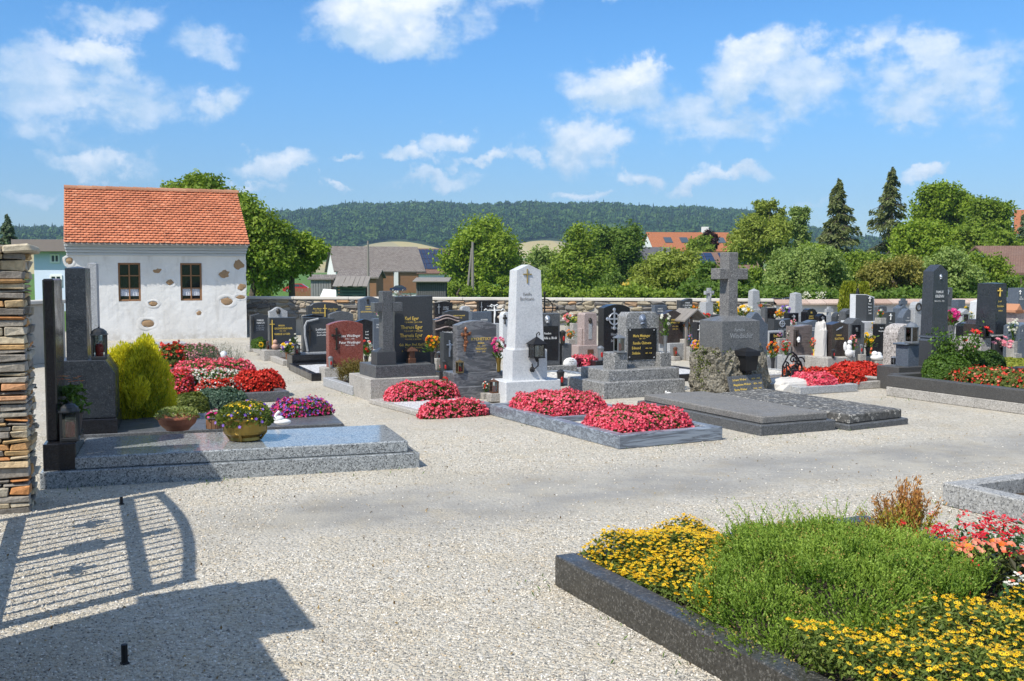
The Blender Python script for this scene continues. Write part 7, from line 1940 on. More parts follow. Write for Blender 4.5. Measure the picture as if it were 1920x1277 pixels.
for (lab, cx, w, yt) in (('golden columnar conifer, the wider left one of the pair at the wall', 1590, 38, 529), ('golden columnar conifer, the smaller right one of the pair at the wall', 1618, 24, 530)):
    p = at_row(cx, 640, 641); r = thing('columnar_conifer', lab, 'conifer', p, 0, 'golden conifers at the wall'); k = p.y / FPX; H_ = (640 - yt) * k; a = w * k / 2; b = MB()
    n = 5200 if w > 30 else 3200
    zc_ = rng.random(n) ** .8; rad = a * np.sqrt(np.clip(1 - np.abs(zc_ * 1.02 - .42) ** 2.2 / .42, .02, 1)) * rng.uniform(.55, 1.04, n); an = rng.uniform(0, 6.28, n)
    P = np.c_[np.cos(an) * rad, np.sin(an) * rad, zc_ * H_]
    b.cards(P, .11, .035, d=np.c_[np.cos(an) * .5, np.sin(an) * .5, np.ones(n)] + rng.normal(0, .3, (n, 3)), t=np.clip(rng.normal(.5, .25, n), 0, 1)); b.lathe([(a * .3, 0), (a * .75, H_ * .4), (a * .5, H_ * .75), (.02, H_ * .95)], 10, t=0.)
    b.build('foliage', COLM, r); MB().tube([(0, 0, 0), (0, 0, .5)], .05, 6).build('trunk', WOODB, r)

# ------------------------------------------------------------------ beyond the wall: trees, bushes, houses
BARK = plain('tree_bark', (.10, .08, .06), .95, var=.4, scale=8, bump=.5)
def tree(label, cx, yt, yb, wpx, D, mat, shape='round', nl=9000, ls=.30, name='tree', lobes=26, trunk=True, cat='tree', seed=None, dens=1.0, group='trees and bushes beyond the wall', zb=None, lean=0.0, gap=.62):
    """crown of many leaf clumps; yt = top, yb = lowest leaves in the picture, wpx = width"""
    g = np.random.default_rng(seed if seed is not None else int(cx * 7 + yt)); nl = int(nl * 2.1); ls *= .74
    if name == 'bush': wpx *= 1.28; yb += 12; nl = int(nl * 1.3)
    X = (cx - 960) / FPX * D; k = D / FPX
    base = float(tz(X, D)) if D > 32 else 0.0
    zt = EYE + (HOR - yt) * k; z0 = EYE + (HOR - yb) * k
    z0 = max(z0, base - .2)
    r = thing(name, label, cat, (X, D, base), 0, group)
    a = wpx * k / 2; H = zt - z0; zc = z0 - base + H * .5
    b = MB(); cs = []
    for i in range(lobes):
        for _ in range(20):
            u = g.normal(size=3); u /= np.linalg.norm(u); u *= g.random() ** .33
            s = u[2]
            wz = {'round': 1.0, 'dome': min(1, 1.05 - max(0, s) * .1), 'cone': max(.12, .62 - s * .55), 'tall': .95, 'wide': 1.0}[shape]
            c = np.array([u[0] * a * .78 * wz + lean * s * a, u[1] * a * .78 * wz, u[2] * H * .40])
            if all(np.linalg.norm((c - q[0]) / [a, a, H * .5]) > .24 for q in cs) or _ == 19: break
        rr = min(a, H * .5) * g.uniform(.26, .46)
        cs.append((c, rr))
    wts = np.array([q[1] ** 2 for q in cs]); cnt = (wts / wts.sum() * nl).astype(int)
    for (c, rr), n in zip(cs, cnt):
        if n < 3: continue
        # twigs of leaves: little fans rather than an even shell
        m = max(3, n // 14); u = g.normal(size=(m, 3)); u /= np.linalg.norm(u, axis=1)[:, None]
        tw = c + u * rr * (g.random((m, 1)) ** gap) * [1.12, 1.12, .92]
        P = np.repeat(tw, 14, 0) + g.normal(0, rr * .12 + ls * .3, (m * 14, 3)); U_ = np.repeat(u, 14, 0)
        N = U_ * .7 + g.normal(0, .7, P.shape) + [0, 0, .35]
        P[:, 2] += zc
        b.cards(P, ls * g.uniform(.6, 1.35, len(P)), ls * .62, n=N, d=np.cross(N, g.normal(size=P.shape)), t=np.clip(np.repeat(g.normal(.45, .2, m), 14) + g.normal(0, .14, len(P)), 0, 1), bend=.08)
    b.build('crown', mat, r)
    if trunk:
        b = MB(); tr = max(.10, a * .075)
        b.tube([(0, 0, -.2), (g.normal(0, .1), 0, (z0 - base) * .6 + .3), (g.normal(0, .2), g.normal(0, .2), zc), (0, 0, zc + H * .25)], [tr * 1.3, tr, tr * .7, tr * .25], 7)
        for (c, rr) in cs[:12]:
            s0 = Vector((0, 0, max(.3, zc - H * .42) + g.random() * H * .3)); e = Vector((c[0], c[1], c[2] + zc))
            b.tube([s0, (s0 + e) / 2 + Vector((0, 0, -.1 * rr)), e], [tr * .5, tr * .32, tr * .12], 5)
        b.build('trunk', BARK, r)
    return r
def spruce(label, cx, yt, yb, wpx, D, mat, nl=9000, sparse=1.0, seed=3, group='dark spruces beyond the wall'):
    g = np.random.default_rng(seed); X = (cx - 960) / FPX * D; k = D / FPX; base = float(tz(X, D))
    zt = EYE + (HOR - yt) * k; z0 = max(EYE + (HOR - yb) * k, base + .3); H = zt - z0; a = wpx * k / 2
    r = thing('spruce', label, 'spruce', (X, D, base), 0, group); b = MB(); br = MB()
    nb = int(150 * sparse)
    for i in range(nb):
        q = (i + g.random()) / nb; z = z0 - base + H * q ** .92; R_ = a * (1 - q) ** .85 * g.uniform(.5, 1.12) + .12
        an = g.uniform(0, 6.28); dv = np.array([math.cos(an), math.sin(an), 0]); n = max(14, int(nl / nb * (R_ / a + .25)))
        s = g.random(n) ** .7; drop = -.34 * R_ * s ** 1.3 + .22 * R_ * np.maximum(0, s - .72)
        P = dv * (R_ * s)[:, None]; P[:, 2] = z + drop
        side = np.array([-dv[1], dv[0], 0]); sp = R_ * .16 * (1.1 - s * .5)
        P += side * (g.normal(0, 1, n) * sp)[:, None]; P[:, 2] += g.normal(0, .05, n) - np.abs(g.normal(0, 1, n)) * .13 * a * .45
        d = np.tile(dv * .5 + [0, 0, -.55], (n, 1)) + side * g.normal(0, .6, (n, 1)) + g.normal(0, .25, (n, 3))
        b.cards(P, .42 * g.uniform(.6, 1.3, n), .13, d=d, t=np.clip(g.normal(.4, .22, n) + .25 * s, 0, 1))
        br.tube([(0, 0, z + .1), tuple(dv * R_ * .5 + [0, 0, z - .06 * R_]), tuple(dv * R_ * .9 + [0, 0, z - .2 * R_])], [.05, .035, .015], 4)
    b.build('needles', mat, r); br.build('branches', BARK, r, kind='stuff'); MB().tube([(0, 0, -.2), (0, 0, zt - base - .1)], [a * .09, .03], 7).build('trunk', BARK, r)
T1 = leafmat('tree_leaf_bright', (.150, .245, .016), (.34, .44, .050), .42); T2 = leafmat('tree_leaf_mid', (.130, .215, .020), (.30, .39, .052), .42)
T3 = leafmat('tree_leaf_dark', (.075, .145, .020), (.19, .28, .042), .38); T4 = leafmat('tree_leaf_grey_green', (.170, .255, .058), (.39, .49, .150), .42)
T5 = leafmat('tree_leaf_olive', (.190, .190, .032), (.40, .36, .100), .4); T6 = leafmat('tree_leaf_plum', (.022, .010, .010), (.060, .022, .020), .2)
T7 = leafmat('willow_leaf', (.180, .235, .032), (.40, .46, .090), .42); SPR = leafmat('spruce_needle', (.050, .078, .024), (.20, .225, .075), .25); SPR2 = leafmat('spruce_needle_blue', (.045, .08, .04), (.14, .19, .09), .2)
tree('broad walnut tree with its crown right behind the white house', 478, 372, 548, 160, 46, T2, 'round', 13000, .24, lobes=30)
tree('lower walnut crown spreading right of the white house over the meadow', 548, 432, 517, 150, 47, T1, 'round', 12000, .24, lobes=22)
tree('tree top showing over the orange ridge of the white house', 374, 322, 440, 172, 48, T2, 'dome', 11000, .24, lobes=22)
tree('wide bright green walnut tree in the middle, behind the electric poles', 905, 408, 556, 168, 92, T1, 'round', 14000, .42, lobes=34)
tree('full green apple tree right of the white obelisk', 1088, 418, 556, 140, 82, T2, 'cone', 12000, .36, lobes=30)
tree('taller dark pear tree behind the apple tree', 1160, 408, 545, 110, 90, T3, 'round', 9000, .36, lobes=24)
tree('loose grey green bush between the walnut and the apple tree', 1010, 466, 556, 80, 86, T4, 'wide', 5000, .34, 'bush', 16, cat='bush')
tree('dark round bush below the apple tree near the wall', 1150, 512, 558, 84, 70, T3, 'wide', 4500, .26, 'bush', 14, cat='bush')
tree('low bright hedge bushes right under the walnut tree', 960, 520, 558, 130, 74, T1, 'wide', 4500, .28, 'bush', 16, cat='bush')
tree('sprawling yellowish elder bush left of the tall granite cross', 1262, 474, 562, 140, 60, T7, 'round', 9500, .25, 'bush', 26, cat='bush')
tree('shadowy green thicket just behind the tall granite cross', 1352, 486, 562, 96, 52, T3, 'wide', 6500, .22, 'bush', 20, cat='bush')
tree('bright young maple peeping over the solar roof', 1318, 448, 500, 80, 112, T2, 'round', 3800, .4, lobes=14)
tree('dark purple plum tree in front of the long orange roof', 1333, 434, 470, 36, 118, T6, 'round', 2600, .34, lobes=12)
tree('large drooping willow with pale branches, right of the orange roof', 1425, 400, 500, 130, 82, T7, 'round', 11000, .34, lobes=28)
tree('loose birch crown topping the willow against the sky', 1440, 362, 450, 66, 88, T7, 'tall', 4500, .3, lobes=16, gap=.9)
tree('grey green birch crown at the right shoulder of the willow', 1495, 380, 480, 54, 90, T4, 'tall', 4200, .3, lobes=16, gap=.9)
tree('pale grey green willow bush behind the yucca', 1500, 456, 562, 150, 50, T4, 'round', 11000, .20, 'bush', 28, cat='bush')
tree('fresh green lilac thicket behind the golden conifers', 1588, 474, 562, 110, 54, T2, 'wide', 7500, .22, 'bush', 22, cat='bush')
tree('tawny olive bush left of the big black obelisk', 1672, 484, 562, 120, 46, T5, 'round', 9500, .18, 'bush', 26, cat='bush')
tree('grey green shrub mass behind the big black obelisk', 1765, 462, 562, 130, 48, T4, 'round', 10000, .20, 'bush', 26, cat='bush')
tree('deep green hazel behind the square speckled pillar', 1835, 470, 562, 110, 50, T2, 'wide', 8000, .21, 'bush', 22, cat='bush')
tree('bluish green bush at the right frame edge beneath the brown roof', 1912, 505, 562, 70, 44, T3, 'wide', 4500, .18, 'bush', 14, cat='bush')
tree('tall bright ash tree right of the second spruce', 1765, 330, 480, 116, 96, T1, 'round', 12000, .40, lobes=28, gap=.75)
tree('rounded deep green maple at the right against the sky', 1860, 362, 490, 96, 90, T2, 'round', 9500, .38, lobes=24)
tree('middle green tree filling in under the ash and maple', 1815, 420, 500, 110, 80, T2, 'wide', 7000, .34, lobes=20)
tree('grey leafed bush below the second spruce', 1690, 455, 530, 90, 84, T4, 'wide', 5000, .32, 'bush', 16, cat='bush')
tree('yellow green lime tree between willow and first spruce', 1530, 464, 545, 100, 66, T1, 'round', 8000, .34, lobes=22)
tree('light green maple between the two spruces', 1622, 474, 545, 90, 66, T2, 'round', 7000, .34, lobes=20)
tree('bright green lime tree below the tall ash', 1735, 410, 530, 120, 74, T1, 'wide', 9000, .34, lobes=24)
tree('fresh green tree at the right above the brown roof', 1878, 425, 540, 100, 72, T2, 'round', 8000, .34, lobes=22)
tree('rounded green bush hiding the wall of the red roofed house', 1405, 492, 562, 84, 60, T2, 'round', 5500, .24, 'bush', 18, cat='bush')
spruce('tall dense dark spruce right of the willow', 1568, 338, 510, 128, 86, SPR, 13000, .80, 3)
spruce('tallest spruce with drooping gappy branches', 1668, 316, 500, 150, 92, SPR, 11000, .58, 4)
spruce('bluish spruce tip at the left edge above the stone pillar', 18, 404, 500, 60, 92, SPR2, 5000, .8, 5)
spruce('dark fir by the gable at the right frame edge', 1915, 405, 520, 44, 84, SPR2, 4000, .7, 6)
tree('low scrub along the meadow edge left of the red car', 486, 535, 556, 44, 62, T2, 'wide', 4200, .24, 'bush', 14, cat='bush', trunk=False)

tree('leafy bush covering the foot of the yellow house', 1215, 522, 562, 70, 66, T2, 'wide', 4000, .25, 'bush', 14, cat='bush')
tree('low bushes along the wall near the wooden hut', 862, 530, 560, 60, 70, T2, 'wide', 3000, .26, 'bush', 10, cat='bush')

def hedge(label, px0, px1, yt, D, mat, n, ls=.2):
    x0, x1 = (px0 - 960) / FPX * D, (px1 - 960) / FPX * D; b_ = float(tz((x0 + x1) / 2, D)); H = EYE + (HOR - yt) * D / FPX - b_
    r = thing('hedge', label, 'hedge', (x0, D, b_), 0, 'trees and bushes beyond the wall'); w = x1 - x0
    x = rng.uniform(-.2, w + .2, n); tp = H * (.86 + .10 * np.sin(x * 1.3) + .06 * np.sin(x * 3.7 + 1)); s = rng.random(n)
    P = np.where((s < .3)[:, None], np.c_[x, rng.uniform(0, 1.3, n), tp], np.c_[x, rng.normal(0, .12, n), tp * rng.random(n)])
    P += rng.normal(0, .12, P.shape); m = MB().cards(P, ls * rng.uniform(.6, 1.3, n), ls * .6, n=rng.normal(0, .7, P.shape) + [0, -.6, .5], t=np.clip(.45 + .25 * np.sin(P[:, 0] * 2.2) * np.sin(P[:, 2] * 3) + rng.normal(0, .15, n), 0, 1))
    m.box((w / 2, .75, H * .4), (w, 1.1, H * .8), b=.2, t=0); m.build('foliage', mat, r)
hedge('dense hedge behind the wall from the middle walnut to the white obelisk', 985, 1120, 545, 56, T2, 4000)
hedge('bright trimmed hedge behind the wall under the pear tree', 1128, 1300, 543, 54, T2, 4500)
hedge('shady hedge behind the wall on both sides of the tall granite cross', 1290, 1450, 536, 46, T3, 6000)
hedge('wild hedge behind the plastered wall by the golden conifers', 1455, 1680, 546, 42, T3, 5500, .17)
hedge('wild hedge behind the plastered wall towards the right frame edge', 1690, 1960, 546, 41, T3, 6000, .17)

def place(px0, px1, ybase, D):
    x0 = (px0 - 960) / FPX * D; x1 = (px1 - 960) / FPX * D; z = EYE + (HOR - ybase) * D / FPX
    return x0, x1, z
def Zp(y, D): return EYE + (HOR - y) * D / FPX
def roofed(label, name, D, px0, px1, yb, yeave, yridge, depth, wallm, roofm, rz=0.0, hip=0.0, over=.3, group='houses beyond the wall', cat='house', wk=1.0):
    """a house whose eaves run along the picture; wall, roof with real slopes"""
    x0, x1, z0 = place(px0, px1, yb, D); ze = Zp(yeave, D); zr = Zp(yridge, D * wk); w = (x1 - x0) * wk
    base = float(tz((x0 + x1) / 2, D)) - .3
    r = thing(name, label, cat, (x0, D, base), rz, group)
    ze -= base; zr -= base
    MB().prism(np.array([(0, 0), (w, 0), (w, ze), (0, ze)]), 0, depth, .01).build('wall', wallm, r)
    for xx in ((0, 1) if hip == 0 else ()):
        MB().add([(xx * w, 0, ze), (xx * w, depth, ze), (xx * w, depth / 2, zr - .05)], [np.array([0, 1, 2])]).build('gable', wallm, r)
    b = MB(); xa, xb = -over, w + over; dz = (zr - ze) / (depth / 2) * over; t_ = .14
    for s in (0, 1):
        y0, y1 = (-over, depth / 2) if s == 0 else (depth + over, depth / 2)
        q = [(xa, y0, ze - dz), (xb, y0, ze - dz), (xb - hip, y1, zr), (xa + hip, y1, zr)]
        q2 = [(x, y, z + t_) for x, y, z in q]
        f = [[0, 1, 5, 4], [4, 5, 6, 7], [3, 2, 1, 0], [1, 2, 6, 5], [3, 0, 4, 7]]
        b.add(q + q2, [np.array(f if s == 0 else [g[::-1] for g in f])])
    rf = b.build('roof', roofm, r)
    return r, rf, w, depth, ze, zr, base, x0
def rooftile_mat(name, a, b, sc=(3.2, 3.2, 3.2)):
    if name in MATS: return MATS[name]
    m, t, out = newmat(name); v = obj_coord(t)
    br = t.add('ShaderNodeTexBrick'); mp = t.add('ShaderNodeMapping'); t.put(mp.inputs[0], v)
    s = t.add('ShaderNodeSeparateXYZ'); t.put(s.inputs[0], v); cb = t.add('ShaderNodeCombineXYZ'); t.put(cb.inputs[0], s.outputs[0]); t.put(cb.inputs[1], t.math('MULTIPLY', s.outputs[2], 1.2))
    t.put(br.inputs['Vector'], cb.outputs[0]); br.inputs['Scale'].default_value = sc[0]
    t.put(br.inputs['Color1'], a); t.put(br.inputs['Color2'], b); t.put(br.inputs['Mortar'], tuple(x * .45 for x in a)); br.inputs['Mortar Size'].default_value = .035
    n = t.noise(v, .9, 6, .7); col = t.mix(t.ramp(n, .4, .7, 0, .5), br.outputs[0], tuple(x * .55 + .03 for x in b))
    principled(t, out, col, .85, br.outputs[1], -.4, .05, .2); MATS[name] = m; return m
OROOF = rooftile_mat('orange_roof', (.36, .13, .06), (.46, .18, .085)); GROOF = rooftile_mat('grey_slate_roof', (.17, .145, .13), (.27, .24, .215), (2.0,) * 3); BROOF = rooftile_mat('brown_roof', (.19, .11, .085), (.26, .16, .12)); DROOF = rooftile_mat('dark_grey_roof', (.10, .10, .11), (.14, .14, .15))
WWALL = plain('white_house_wall', (.74, .74, .73), .9, var=.06); YWALL = plain('yellow_house_wall', (.66, .45, .06), .9, var=.06); PBLUE = plain('pale_blue_house_wall', (.58, .66, .80), .9, var=.04); BOARD = plain('brown_barn_boards', (.24, .125, .065), .9, var=.3, scale=3, bump=.2); GBOARD = plain('grey_boards', (.22, .22, .22), .9, var=.3, scale=4)
WGL = plain('far_window_glass', (.05, .07, .09), .08, spec=.6)
m, t, out = newmat('solar_cells'); v = obj_coord(t); principled(t, out, (.022, .035, .075), .18, spec=.6); SOLAR = m
ALU = plain('aluminium_edge', (.5, .52, .54), .4, .6)
def window(r, x, z, w, h, y=-.02, fm=WPNT, name='window'):
    f = MB()
    for c, s in (((x - w / 2, y, z), (.09, .08, h + .09)), ((x + w / 2, y, z), (.09, .08, h + .09)), ((x, y, z - h / 2), (w - .09, .08, .09)), ((x, y, z + h / 2), (w - .09, .08, .09)), ((x, y, z), (.06, .07, h - .09))): f.box(c, s)
    o = f.build(name, fm, r); MB().box((x, y + .03, z), (w - .05, .03, h - .05)).build('pane', WGL, o); return o
def solar(r, x0, x1, ze, zr, depth, q0, q1, nx, ny, over=.0):
    """panels lying on the front slope, q = share of the way up"""
    for i in range(nx):
        for j in range(ny):
            a0, a1 = q0 + (q1 - q0) * j / ny, q0 + (q1 - q0) * (j + 1) / ny; xa, xb = x0 + (x1 - x0) * i / nx, x0 + (x1 - x0) * (i + 1) / nx
            P = lambda x, q, e: (x, depth / 2 * q - e * .7, ze + (zr - ze) * q + .17 + e)
            g = .03; dq = (a1 - a0) * .03
            v = [P(xa + g, a0 + dq, .05), P(xb - g, a0 + dq, .05), P(xb - g, a1 - dq, .05), P(xa + g, a1 - dq, .05), P(xa + g, a0 + dq, 0), P(xb - g, a0 + dq, 0), P(xb - g, a1 - dq, 0), P(xa + g, a1 - dq, 0)]
            MB().add(v, [np.array([[0, 1, 2, 3], [4, 5, 1, 0], [5, 6, 2, 1], [7, 4, 0, 3]])]).build('solar_panel', SOLAR, r)
# barn
D = 128
r, rf, w, dp, ze, zr, base, x0b = roofed('long grey roofed barn with white gable beyond the meadow', 'barn', D, 631, 784, 556, 507.5, 466, 9, WWALL, GROOF, R(17), group='farm buildings beyond the meadow', cat='barn', wk=1.08)
def bx(px, D=D, x0=None): return ((px - 960) / FPX * D - (x0b if x0 is None else x0)) * 1.08
def bz(y, D=D, b_=None): return Zp(y, D) - (base if b_ is None else b_)
for (a, c, yt, yb, mt, nm) in ((640, 690, 508, 548, BOARD, 'barn_door'), (694, 731, 507, 549, BOARD, 'barn_door'), (740, 776, 510, 550, BOARD, 'barn_door')):
    MB().box(((bx(a) + bx(c)) / 2, -.06, (bz(yt) + bz(yb)) / 2), (bx(c) - bx(a), .1, bz(yt) - bz(yb))).build(nm, mt, r)
MB().box((bx(735.5), -.15, bz(530)), (.5, .3, bz(509) - bz(550))).build('white_pillar', WWALL, r)
r2, rf2, w2, dp2, ze2, zr2, base2, x02 = roofed('brown roofed barn wing carrying solar panels', 'barn', 131, 785, 862, 556, 511, 470, 9, WWALL, BROOF, R(17), group='farm buildings beyond the meadow', cat='barn', wk=1.08)
solar(r2, .6, w2 * .72, ze2, zr2, 9, .08, .94, 6, 4)
MB().box((w2 * .62, -.05, ze2 * .42), (w2 * .62, .1, ze2 * .8)).build('painted_opening', plain('painted_dark', (.012,) * 3), r2)  # flat panel on the wall; the shade of an opening painted near-black
r, rf, w, dp, ze, zr, b0, xx0 = roofed('small brown boarded outbuilding in front of the grey roofed barn', 'outbuilding', 112, 634, 706, 553, 521, 508, 6, BOARD, GROOF, 0, group='farm buildings beyond the meadow', cat='shed')
MB().box((w * .2, -.05, 1.2), (w * .3, .08, 2.0)).build('wide_door', WWALL, r)
r, rf, w, dp, ze, zr, b0, xx0 = roofed('grey boarded shed left of the barn beside the walnut tree', 'shed', 116, 583, 622, 553, 524, 517, 4, GBOARD, GROOF, 0, group='farm buildings beyond the meadow', cat='shed')
for i in range(8): MB().box((w * (i + .5) / 8, -.03, ze / 2), (w / 8 - .06, .06, ze - .1)).build('board', GBOARD, r)
o = thing('white_tarpaulin', 'white tarpaulin hung over a heap next to the grey shed', 'tarpaulin', ((615 - 960) / FPX * 108, 108, float(tz(-19, 108))), 0)
MB().add([(-1, -.3, 0), (1.0, -.3, 0), (.8, .2, 1.25), (-.5, .2, 1.35), (-1, .9, 0), (1, .9, 0)], [np.array([[0, 1, 2, 3], [4, 3, 2, 5]]), np.array([[0, 3, 4], [1, 5, 2]])]).build('cloth', WPNT, o)
# open kiosk with slatted walls, dark hut
D2 = 60; x0, x1, z = place(632, 684, 557, D2); bs = float(tz(x0, D2)); o = thing('slatted_kiosk', 'green slatted shelter with grey curled roof boards beyond the wall', 'shelter', (x0, D2, bs), 0)
w = x1 - x0; zt = Zp(534, D2) - bs; zr = Zp(522, D2) - bs
GSL = plain('green_slats', (.09, .14, .12), .8, var=.2)
for i in range(7): MB().box((w / 2, 0, .12 + i * (zt - .15) / 7), (w, .04, (zt - .15) / 7 - .04)).build('slat', GSL, o)
for x in (0, w): MB().box((x, .04, zt / 2), (.09, .09, zt)).build('post', GSL, o)
MB().box((w / 2, 1.0, zt / 2), (w, .05, zt)).build('back_wall', plain('painted_dark', (.01,) * 3), o)  # near-black colour stands in for the shade inside the shelter
for i in range(7):
    x = -.2 + i * (w + .4) / 7; MB().box((x + (w + .4) / 14, .4, (zt + zr) / 2 + .02 * (i % 2)), ((w + .4) / 7 - .02, 1.6, .04), rot=((1, 0, 0), (0, .93, -.36), (0, .36, .93)), jit=.01).build('roof_board', WOODG, o)
D3 = 52; x0, x1, z = place(781, 836, 560, D3); bs = float(tz(x0, D3)); o = thing('wooden_hut', 'dark weathered wooden hut with flat sloping roof behind the wall', 'hut', (x0, D3, bs), 0)
w = x1 - x0; zt = Zp(527, D3) - bs
MB().box((w / 2, .9, zt / 2), (w - .08, 1.7, zt - .02)).build('core', plain('painted_dark', (.01,) * 3), o)  # solid fill; the darkness behind the boards is put into its colour
for i in range(14): MB().box((w * (i + .5) / 14, 0, zt / 2 + rng.normal(0, .02)), (w / 14 - .012, .03, zt), b=.002, t=rng.random()).build('board', WOODD, o)
for i in range(10): MB().box((0, .1 + i * .18, zt / 2), (.03, .165, zt), b=.002).build('board', WOODG, o)
MB().box((w / 2, .8, zt + .06), (w + .35, 2.2, .06), rot=((1, 0, 0), (0, .995, -.08), (0, .08, .995)), b=.01).build('roof', WOODG, o)
# brushwood heap
o = thing('brushwood_heap', 'heap of dry brushwood peeping over the tall stele', 'brushwood', (( 755 - 960) / FPX * 45, 45, float(tz(-4, 45))), 0)
b = MB()
for _ in range(130):
    a = rng.uniform(0, 6.28); q = Vector((rng.normal(0, .35), rng.normal(0, .3), rng.uniform(.2, .9))); e = q + Vector((math.cos(a) * .45, math.sin(a) * .3, rng.normal(.05, .15))); b.tube([q, e], [.018, .006], 4)
b.build('twigs', plain('dry_twigs', (.16, .11, .09), .95, var=.4), o); MB().ball((0, 0, .3), (.6, .45, .45), 9, rough=.15).build('core', SOIL, o)
# red car by the meadow
Dc = 128; x0, x1, z = place(533, 578, 548, Dc); bs = float(tz(x0, Dc)); cw = x1 - x0; s_ = cw / 4.0
car = thing('parked_car', 'small red hatchback parked beyond the meadow by the walnut tree', 'car', (x0, Dc, Zp(548, Dc)), 0, 'parked cars')
RCAR = plain('red_car_paint', (.42, .02, .025), .25, coat=.6); TYRE = plain('tyre_rubber', (.015,) * 3, .9)
def car_build(car, s, paint):
    body = np.array([(0, .32), (.15, .22), (3.85, .22), (4, .4), (3.95, .75), (3.2, .90), (2.55, 1.38), (1.0, 1.42), (.25, .95), (.02, .85)][::-1]) * s
    body = body[::-1] if np.cross(body[1] - body[0], body[2] - body[1]) < 0 else body
    body[:, 0] = 4 * s - body[:, 0]; body = body[::-1]
    MB().prism(body, -.8 * s, .8 * s, .06 * s).build('body', paint, car)
    b = MB()
    for q in ([(1.0, .95), (1.85, .95), (1.85, 1.33), (1.45, 1.32)], [(1.93, .95), (2.75, .95), (2.75, 1.32), (1.93, 1.34)], [(2.83, .95), (3.5, .97), (3.0, 1.3), (2.83, 1.31)]):
        MB().prism(np.array(q) * s, -.82 * s, -.79 * s, .005).build('window', WGL, car)
    for x in (.75, 3.2):
        for y in (-.72, .72):
            n = 14; a = np.arange(n) / n * 6.283; o_ = np.c_[np.cos(a) * .31, np.sin(a) * .31] * s + [x * s, .31 * s]
            wl = MB().prism(o_, (y - .1) * s, (y + .1) * s, .03 * s).build('wheel', TYRE, car)
            MB().prism(np.c_[np.cos(a) * .17, np.sin(a) * .17] * s + [x * s, .31 * s], (y - .12) * s if y < 0 else (y + .08) * s, (y - .08) * s if y < 0 else (y + .12) * s, .01 * s).build('rim', ALU, wl)
    for y in (-.55, .55): MB().ball((.12 * s, y * s, .68 * s), (.1 * s, .14 * s, .08 * s), 6).build('headlight', PORC, car)
car_build(car, s_, RCAR)
x0, x1, z = place(732, 762, 540, 112)
car2 = thing('parked_car', 'dark blue car mostly hidden behind the brushwood heap at the barn', 'car', (x0, 112, Zp(546, 112)), 0, 'parked cars')
car_build(car2, (x1 - x0) / 4.0, plain('dark_blue_car_paint', (.02, .03, .08), .25, coat=.6))
# rusty board fence
Df = 120; x0, x1, z = place(553, 636, 550, Df); o = thing('board_fence', 'low rust brown board fence beyond the meadow', 'fence', (x0, Df, float(tz(x0, Df))), 0)
nb_ = 30; zt = Zp(540, Df) - float(tz(x0, Df))
for i in range(nb_): MB().box(((x1 - x0) * (i + .5) / nb_, 0, zt / 2), ((x1 - x0) / nb_ - .03, .05, zt * rng.uniform(.94, 1.05))).build('board', plain('rust_boards', (.24, .10, .055), .9, var=.3), o)
# poles
def pole(label, px, yt, yb, D, r0=.11, lean=0, cat='pole'):
    X = (px - 960) / FPX * D; b_ = float(tz(X, D)); o = thing('utility_pole', label, cat, (X, D, b_), 0, 'wooden electric poles')
    H = Zp(yt, D) - b_; MB().tube([(lean, 0, -.2), (0, 0, H)], [r0 * 1.25, r0 * .8], 8).build('pole', WOODG, o); return o, H
o, H = pole('single wooden electric pole in front of the grey roofed barn', 691, 452, 545, 100)
MB().box((0, 0, H - .3), (.1, .1, .3)).build('insulator', PORC, o)
o, H = pole('double wooden electric pole with slanted prop before the middle walnut tree', 886.5, 454, 560, 72, .10)
MB().tube([(-.48, 0, -.2), (-.06, 0, H * .9)], [.09, .07], 7).build('prop', WOODG, o)
# houses on the right
r, rf, w, dp, ze, zr, b0, x0 = roofed('yellow house half hidden by the pear tree', 'house', 120, 1168, 1202, 560, 488, 462, 9, YWALL, DROOF, 0)
window(r, w * .35, Zp(507, 120) - b0, 1.6, 1.3)
r, rf, w, dp, ze, zr, b0, x0 = roofed('grey roofed low house between the pear tree and the elder bush', 'house', 122, 1205, 1262, 560, 494, 464, 9, YWALL, DROOF, 0)
r, rf, w, dp, ze, zr, b0, x0 = roofed('long white house under a wide orange roof below the hill', 'house', 170, 1228, 1385, 540, 470, 435, 10, WWALL, OROOF, R(7))
for q in (.16, .36, .82): 
    P = lambda x, f, e: (x, dp / 2 * f - e * .7, ze + (zr - ze) * f + .15 + e)
    xa = w * q; v = [P(xa, .38, .06), P(xa + 1.3, .38, .06), P(xa + 1.3, .68, .06), P(xa, .68, .06), P(xa, .38, -.05), P(xa + 1.3, .38, -.05), P(xa + 1.3, .68, -.05), P(xa, .68, -.05)]
    MB().add(v, [np.array([[0, 1, 2, 3], [4, 5, 1, 0], [5, 6, 2, 1], [7, 4, 0, 3]])]).build('skylight', WGL, r)
MB().box((w * .72, dp / 2, zr + .3), (1.0, .9, 1.5)).build('chimney', WWALL, rf)
r, rf, w, dp, ze, zr, b0, x0 = roofed('low red roofed house with solar panels behind the tall granite cross', 'house', 104, 1302, 1420, 560, 506, 474, 9, WWALL, BROOF, 0, hip=.0)
solar(r, .6, 2.4, ze, zr, 9, .2, .92, 2, 3); solar(r, 3.0, w - .6, ze, zr, 9, .2, .92, 3, 3)
r, rf, w, dp, ze, zr, b0, x0 = roofed('house with a broad brown tile roof at the right frame edge', 'house', 64, 1888, 2010, 560, 512, 462, 8, WWALL, BROOF, 0)
r, rf, w, dp, ze, zr, b0, x0 = roofed('white gabled house rising at the right frame edge behind the fir', 'house', 110, 1903, 1990, 560, 436, 392, 10, WWALL, OROOF, R(-25))
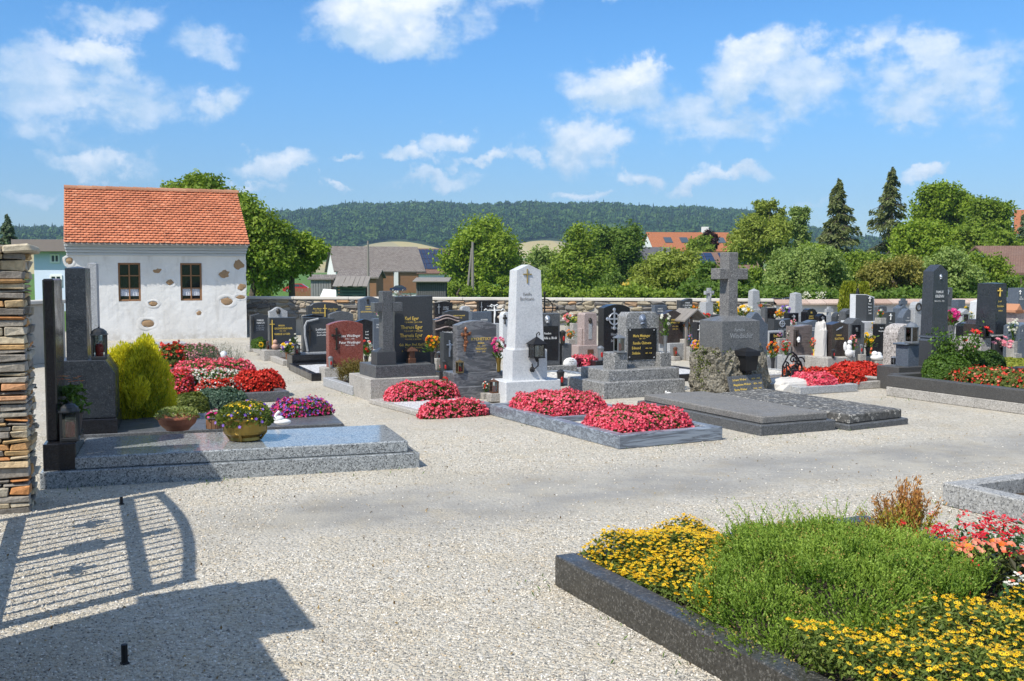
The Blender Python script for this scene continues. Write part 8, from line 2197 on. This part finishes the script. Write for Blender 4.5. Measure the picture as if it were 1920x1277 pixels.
# pale blue house at the left
r, rf, w, dp, ze, zr, b0, x0 = roofed('pale blue house with flat brown fascia left of the white house', 'house', 56, 66, 170, 552, 471, 466, 8, PBLUE, plain('brown_fascia', (.22, .18, .17), .8), 0, over=.5)
MB().box((w / 2 - .3, -.55, ze + .28), (w + 1.2, .12, 22 * 56 / FPX), b=.01).build('fascia', MATS['brown_fascia'], r)
window(r, (106 - 960) / FPX * 56 - x0, Zp(485, 56) - b0, 15 * 56 / FPX, 14 * 56 / FPX); window(r, (107 - 960) / FPX * 56 - x0, Zp(526, 56) - b0, 20 * 56 / FPX, 18 * 56 / FPX, fm=WPNT)
wl = thing('plastered_wall', 'low pale wall behind the black steles at the left', 'wall', AT(-60, 600, 17.5) * 1.0, 0); wl.location.z = 0
e = AT(122, 600, 20); d_ = Vector((e.x, e.y, 0)) - Vector(wl.location); wl.rotation_euler = (0, 0, math.atan2(d_.y, d_.x))
MB().box((d_.length / 2, .15, .55), (d_.length, .3, 1.1), b=.01).build('wall', MORT, wl); MB().box((d_.length / 2, .15, 1.14), (d_.length, .42, .07), b=.012).build('coping', COPE, wl)

# ------------------------------------------------------------------ seat the small things on what carries them
from mathutils.bvhtree import BVHTree
bpy.context.view_layer.update()
items = set(o.name for o, _, _, _ in SEAT)
vs, fs = [], []
for ob in COL.objects:
    if ob.type != 'MESH' or ob.modifiers or len(ob.data.polygons) > 2500 or (ob.parent and ob.parent.name in items): continue
    if ob.name.split('.')[0] in ('foliage', 'blossoms', 'leaves', 'haze', 'moss', 'terrain', 'inscription'): continue
    w = ob.matrix_world
    if not (abs(w.translation.x) < 15 and -1 < w.translation.y < 32): continue
    n0 = len(vs); vs += [w @ v.co for v in ob.data.vertices]; fs += [[i + n0 for i in p.vertices] for p in ob.data.polygons]
TREE = BVHTree.FromPolygons(vs, fs)
for o, cx, yb, Y in SEAT:
    best = (9, None)
    for dy in np.linspace(-1.6, 1.6, 81):
        q = AT(cx, yb, Y + dy)
        if q.z < -.02: continue
        h = TREE.ray_cast(q + Vector((0, 0, .05)), Vector((0, 0, -1)), .45)
        if h[0] is None or h[1].z < .6: continue
        gap = abs(q.z - h[0].z); v = q + Vector((0, 0, .04)) - ORG; L = v.length
        blocked = TREE.ray_cast(ORG, v / L, L - .03)[0] is not None
        c = gap * 4 + abs(dy) * .12 + (.5 if blocked else 0)
        if c < best[0]: best = (c, h[0], q, gap)
    if best[1] is None: q = AT(cx, yb, Y); gap = q.z; base = 0.0
    else: q, gap, base = best[2], best[3], best[1].z
    o.scale = (q.y / Y,) * 3
    if gap < .07: o.location = (q.x, q.y, base + .0005)
    else:
        o.location = q; k = o.scale[0]; hh = (q.z - base) / k
        MB().box((0, 0, -hh / 2), (.15 / k, .15 / k, hh), b=.006, rz=ANG - o.rotation_euler[2]).build('foot_stone', CON, o)
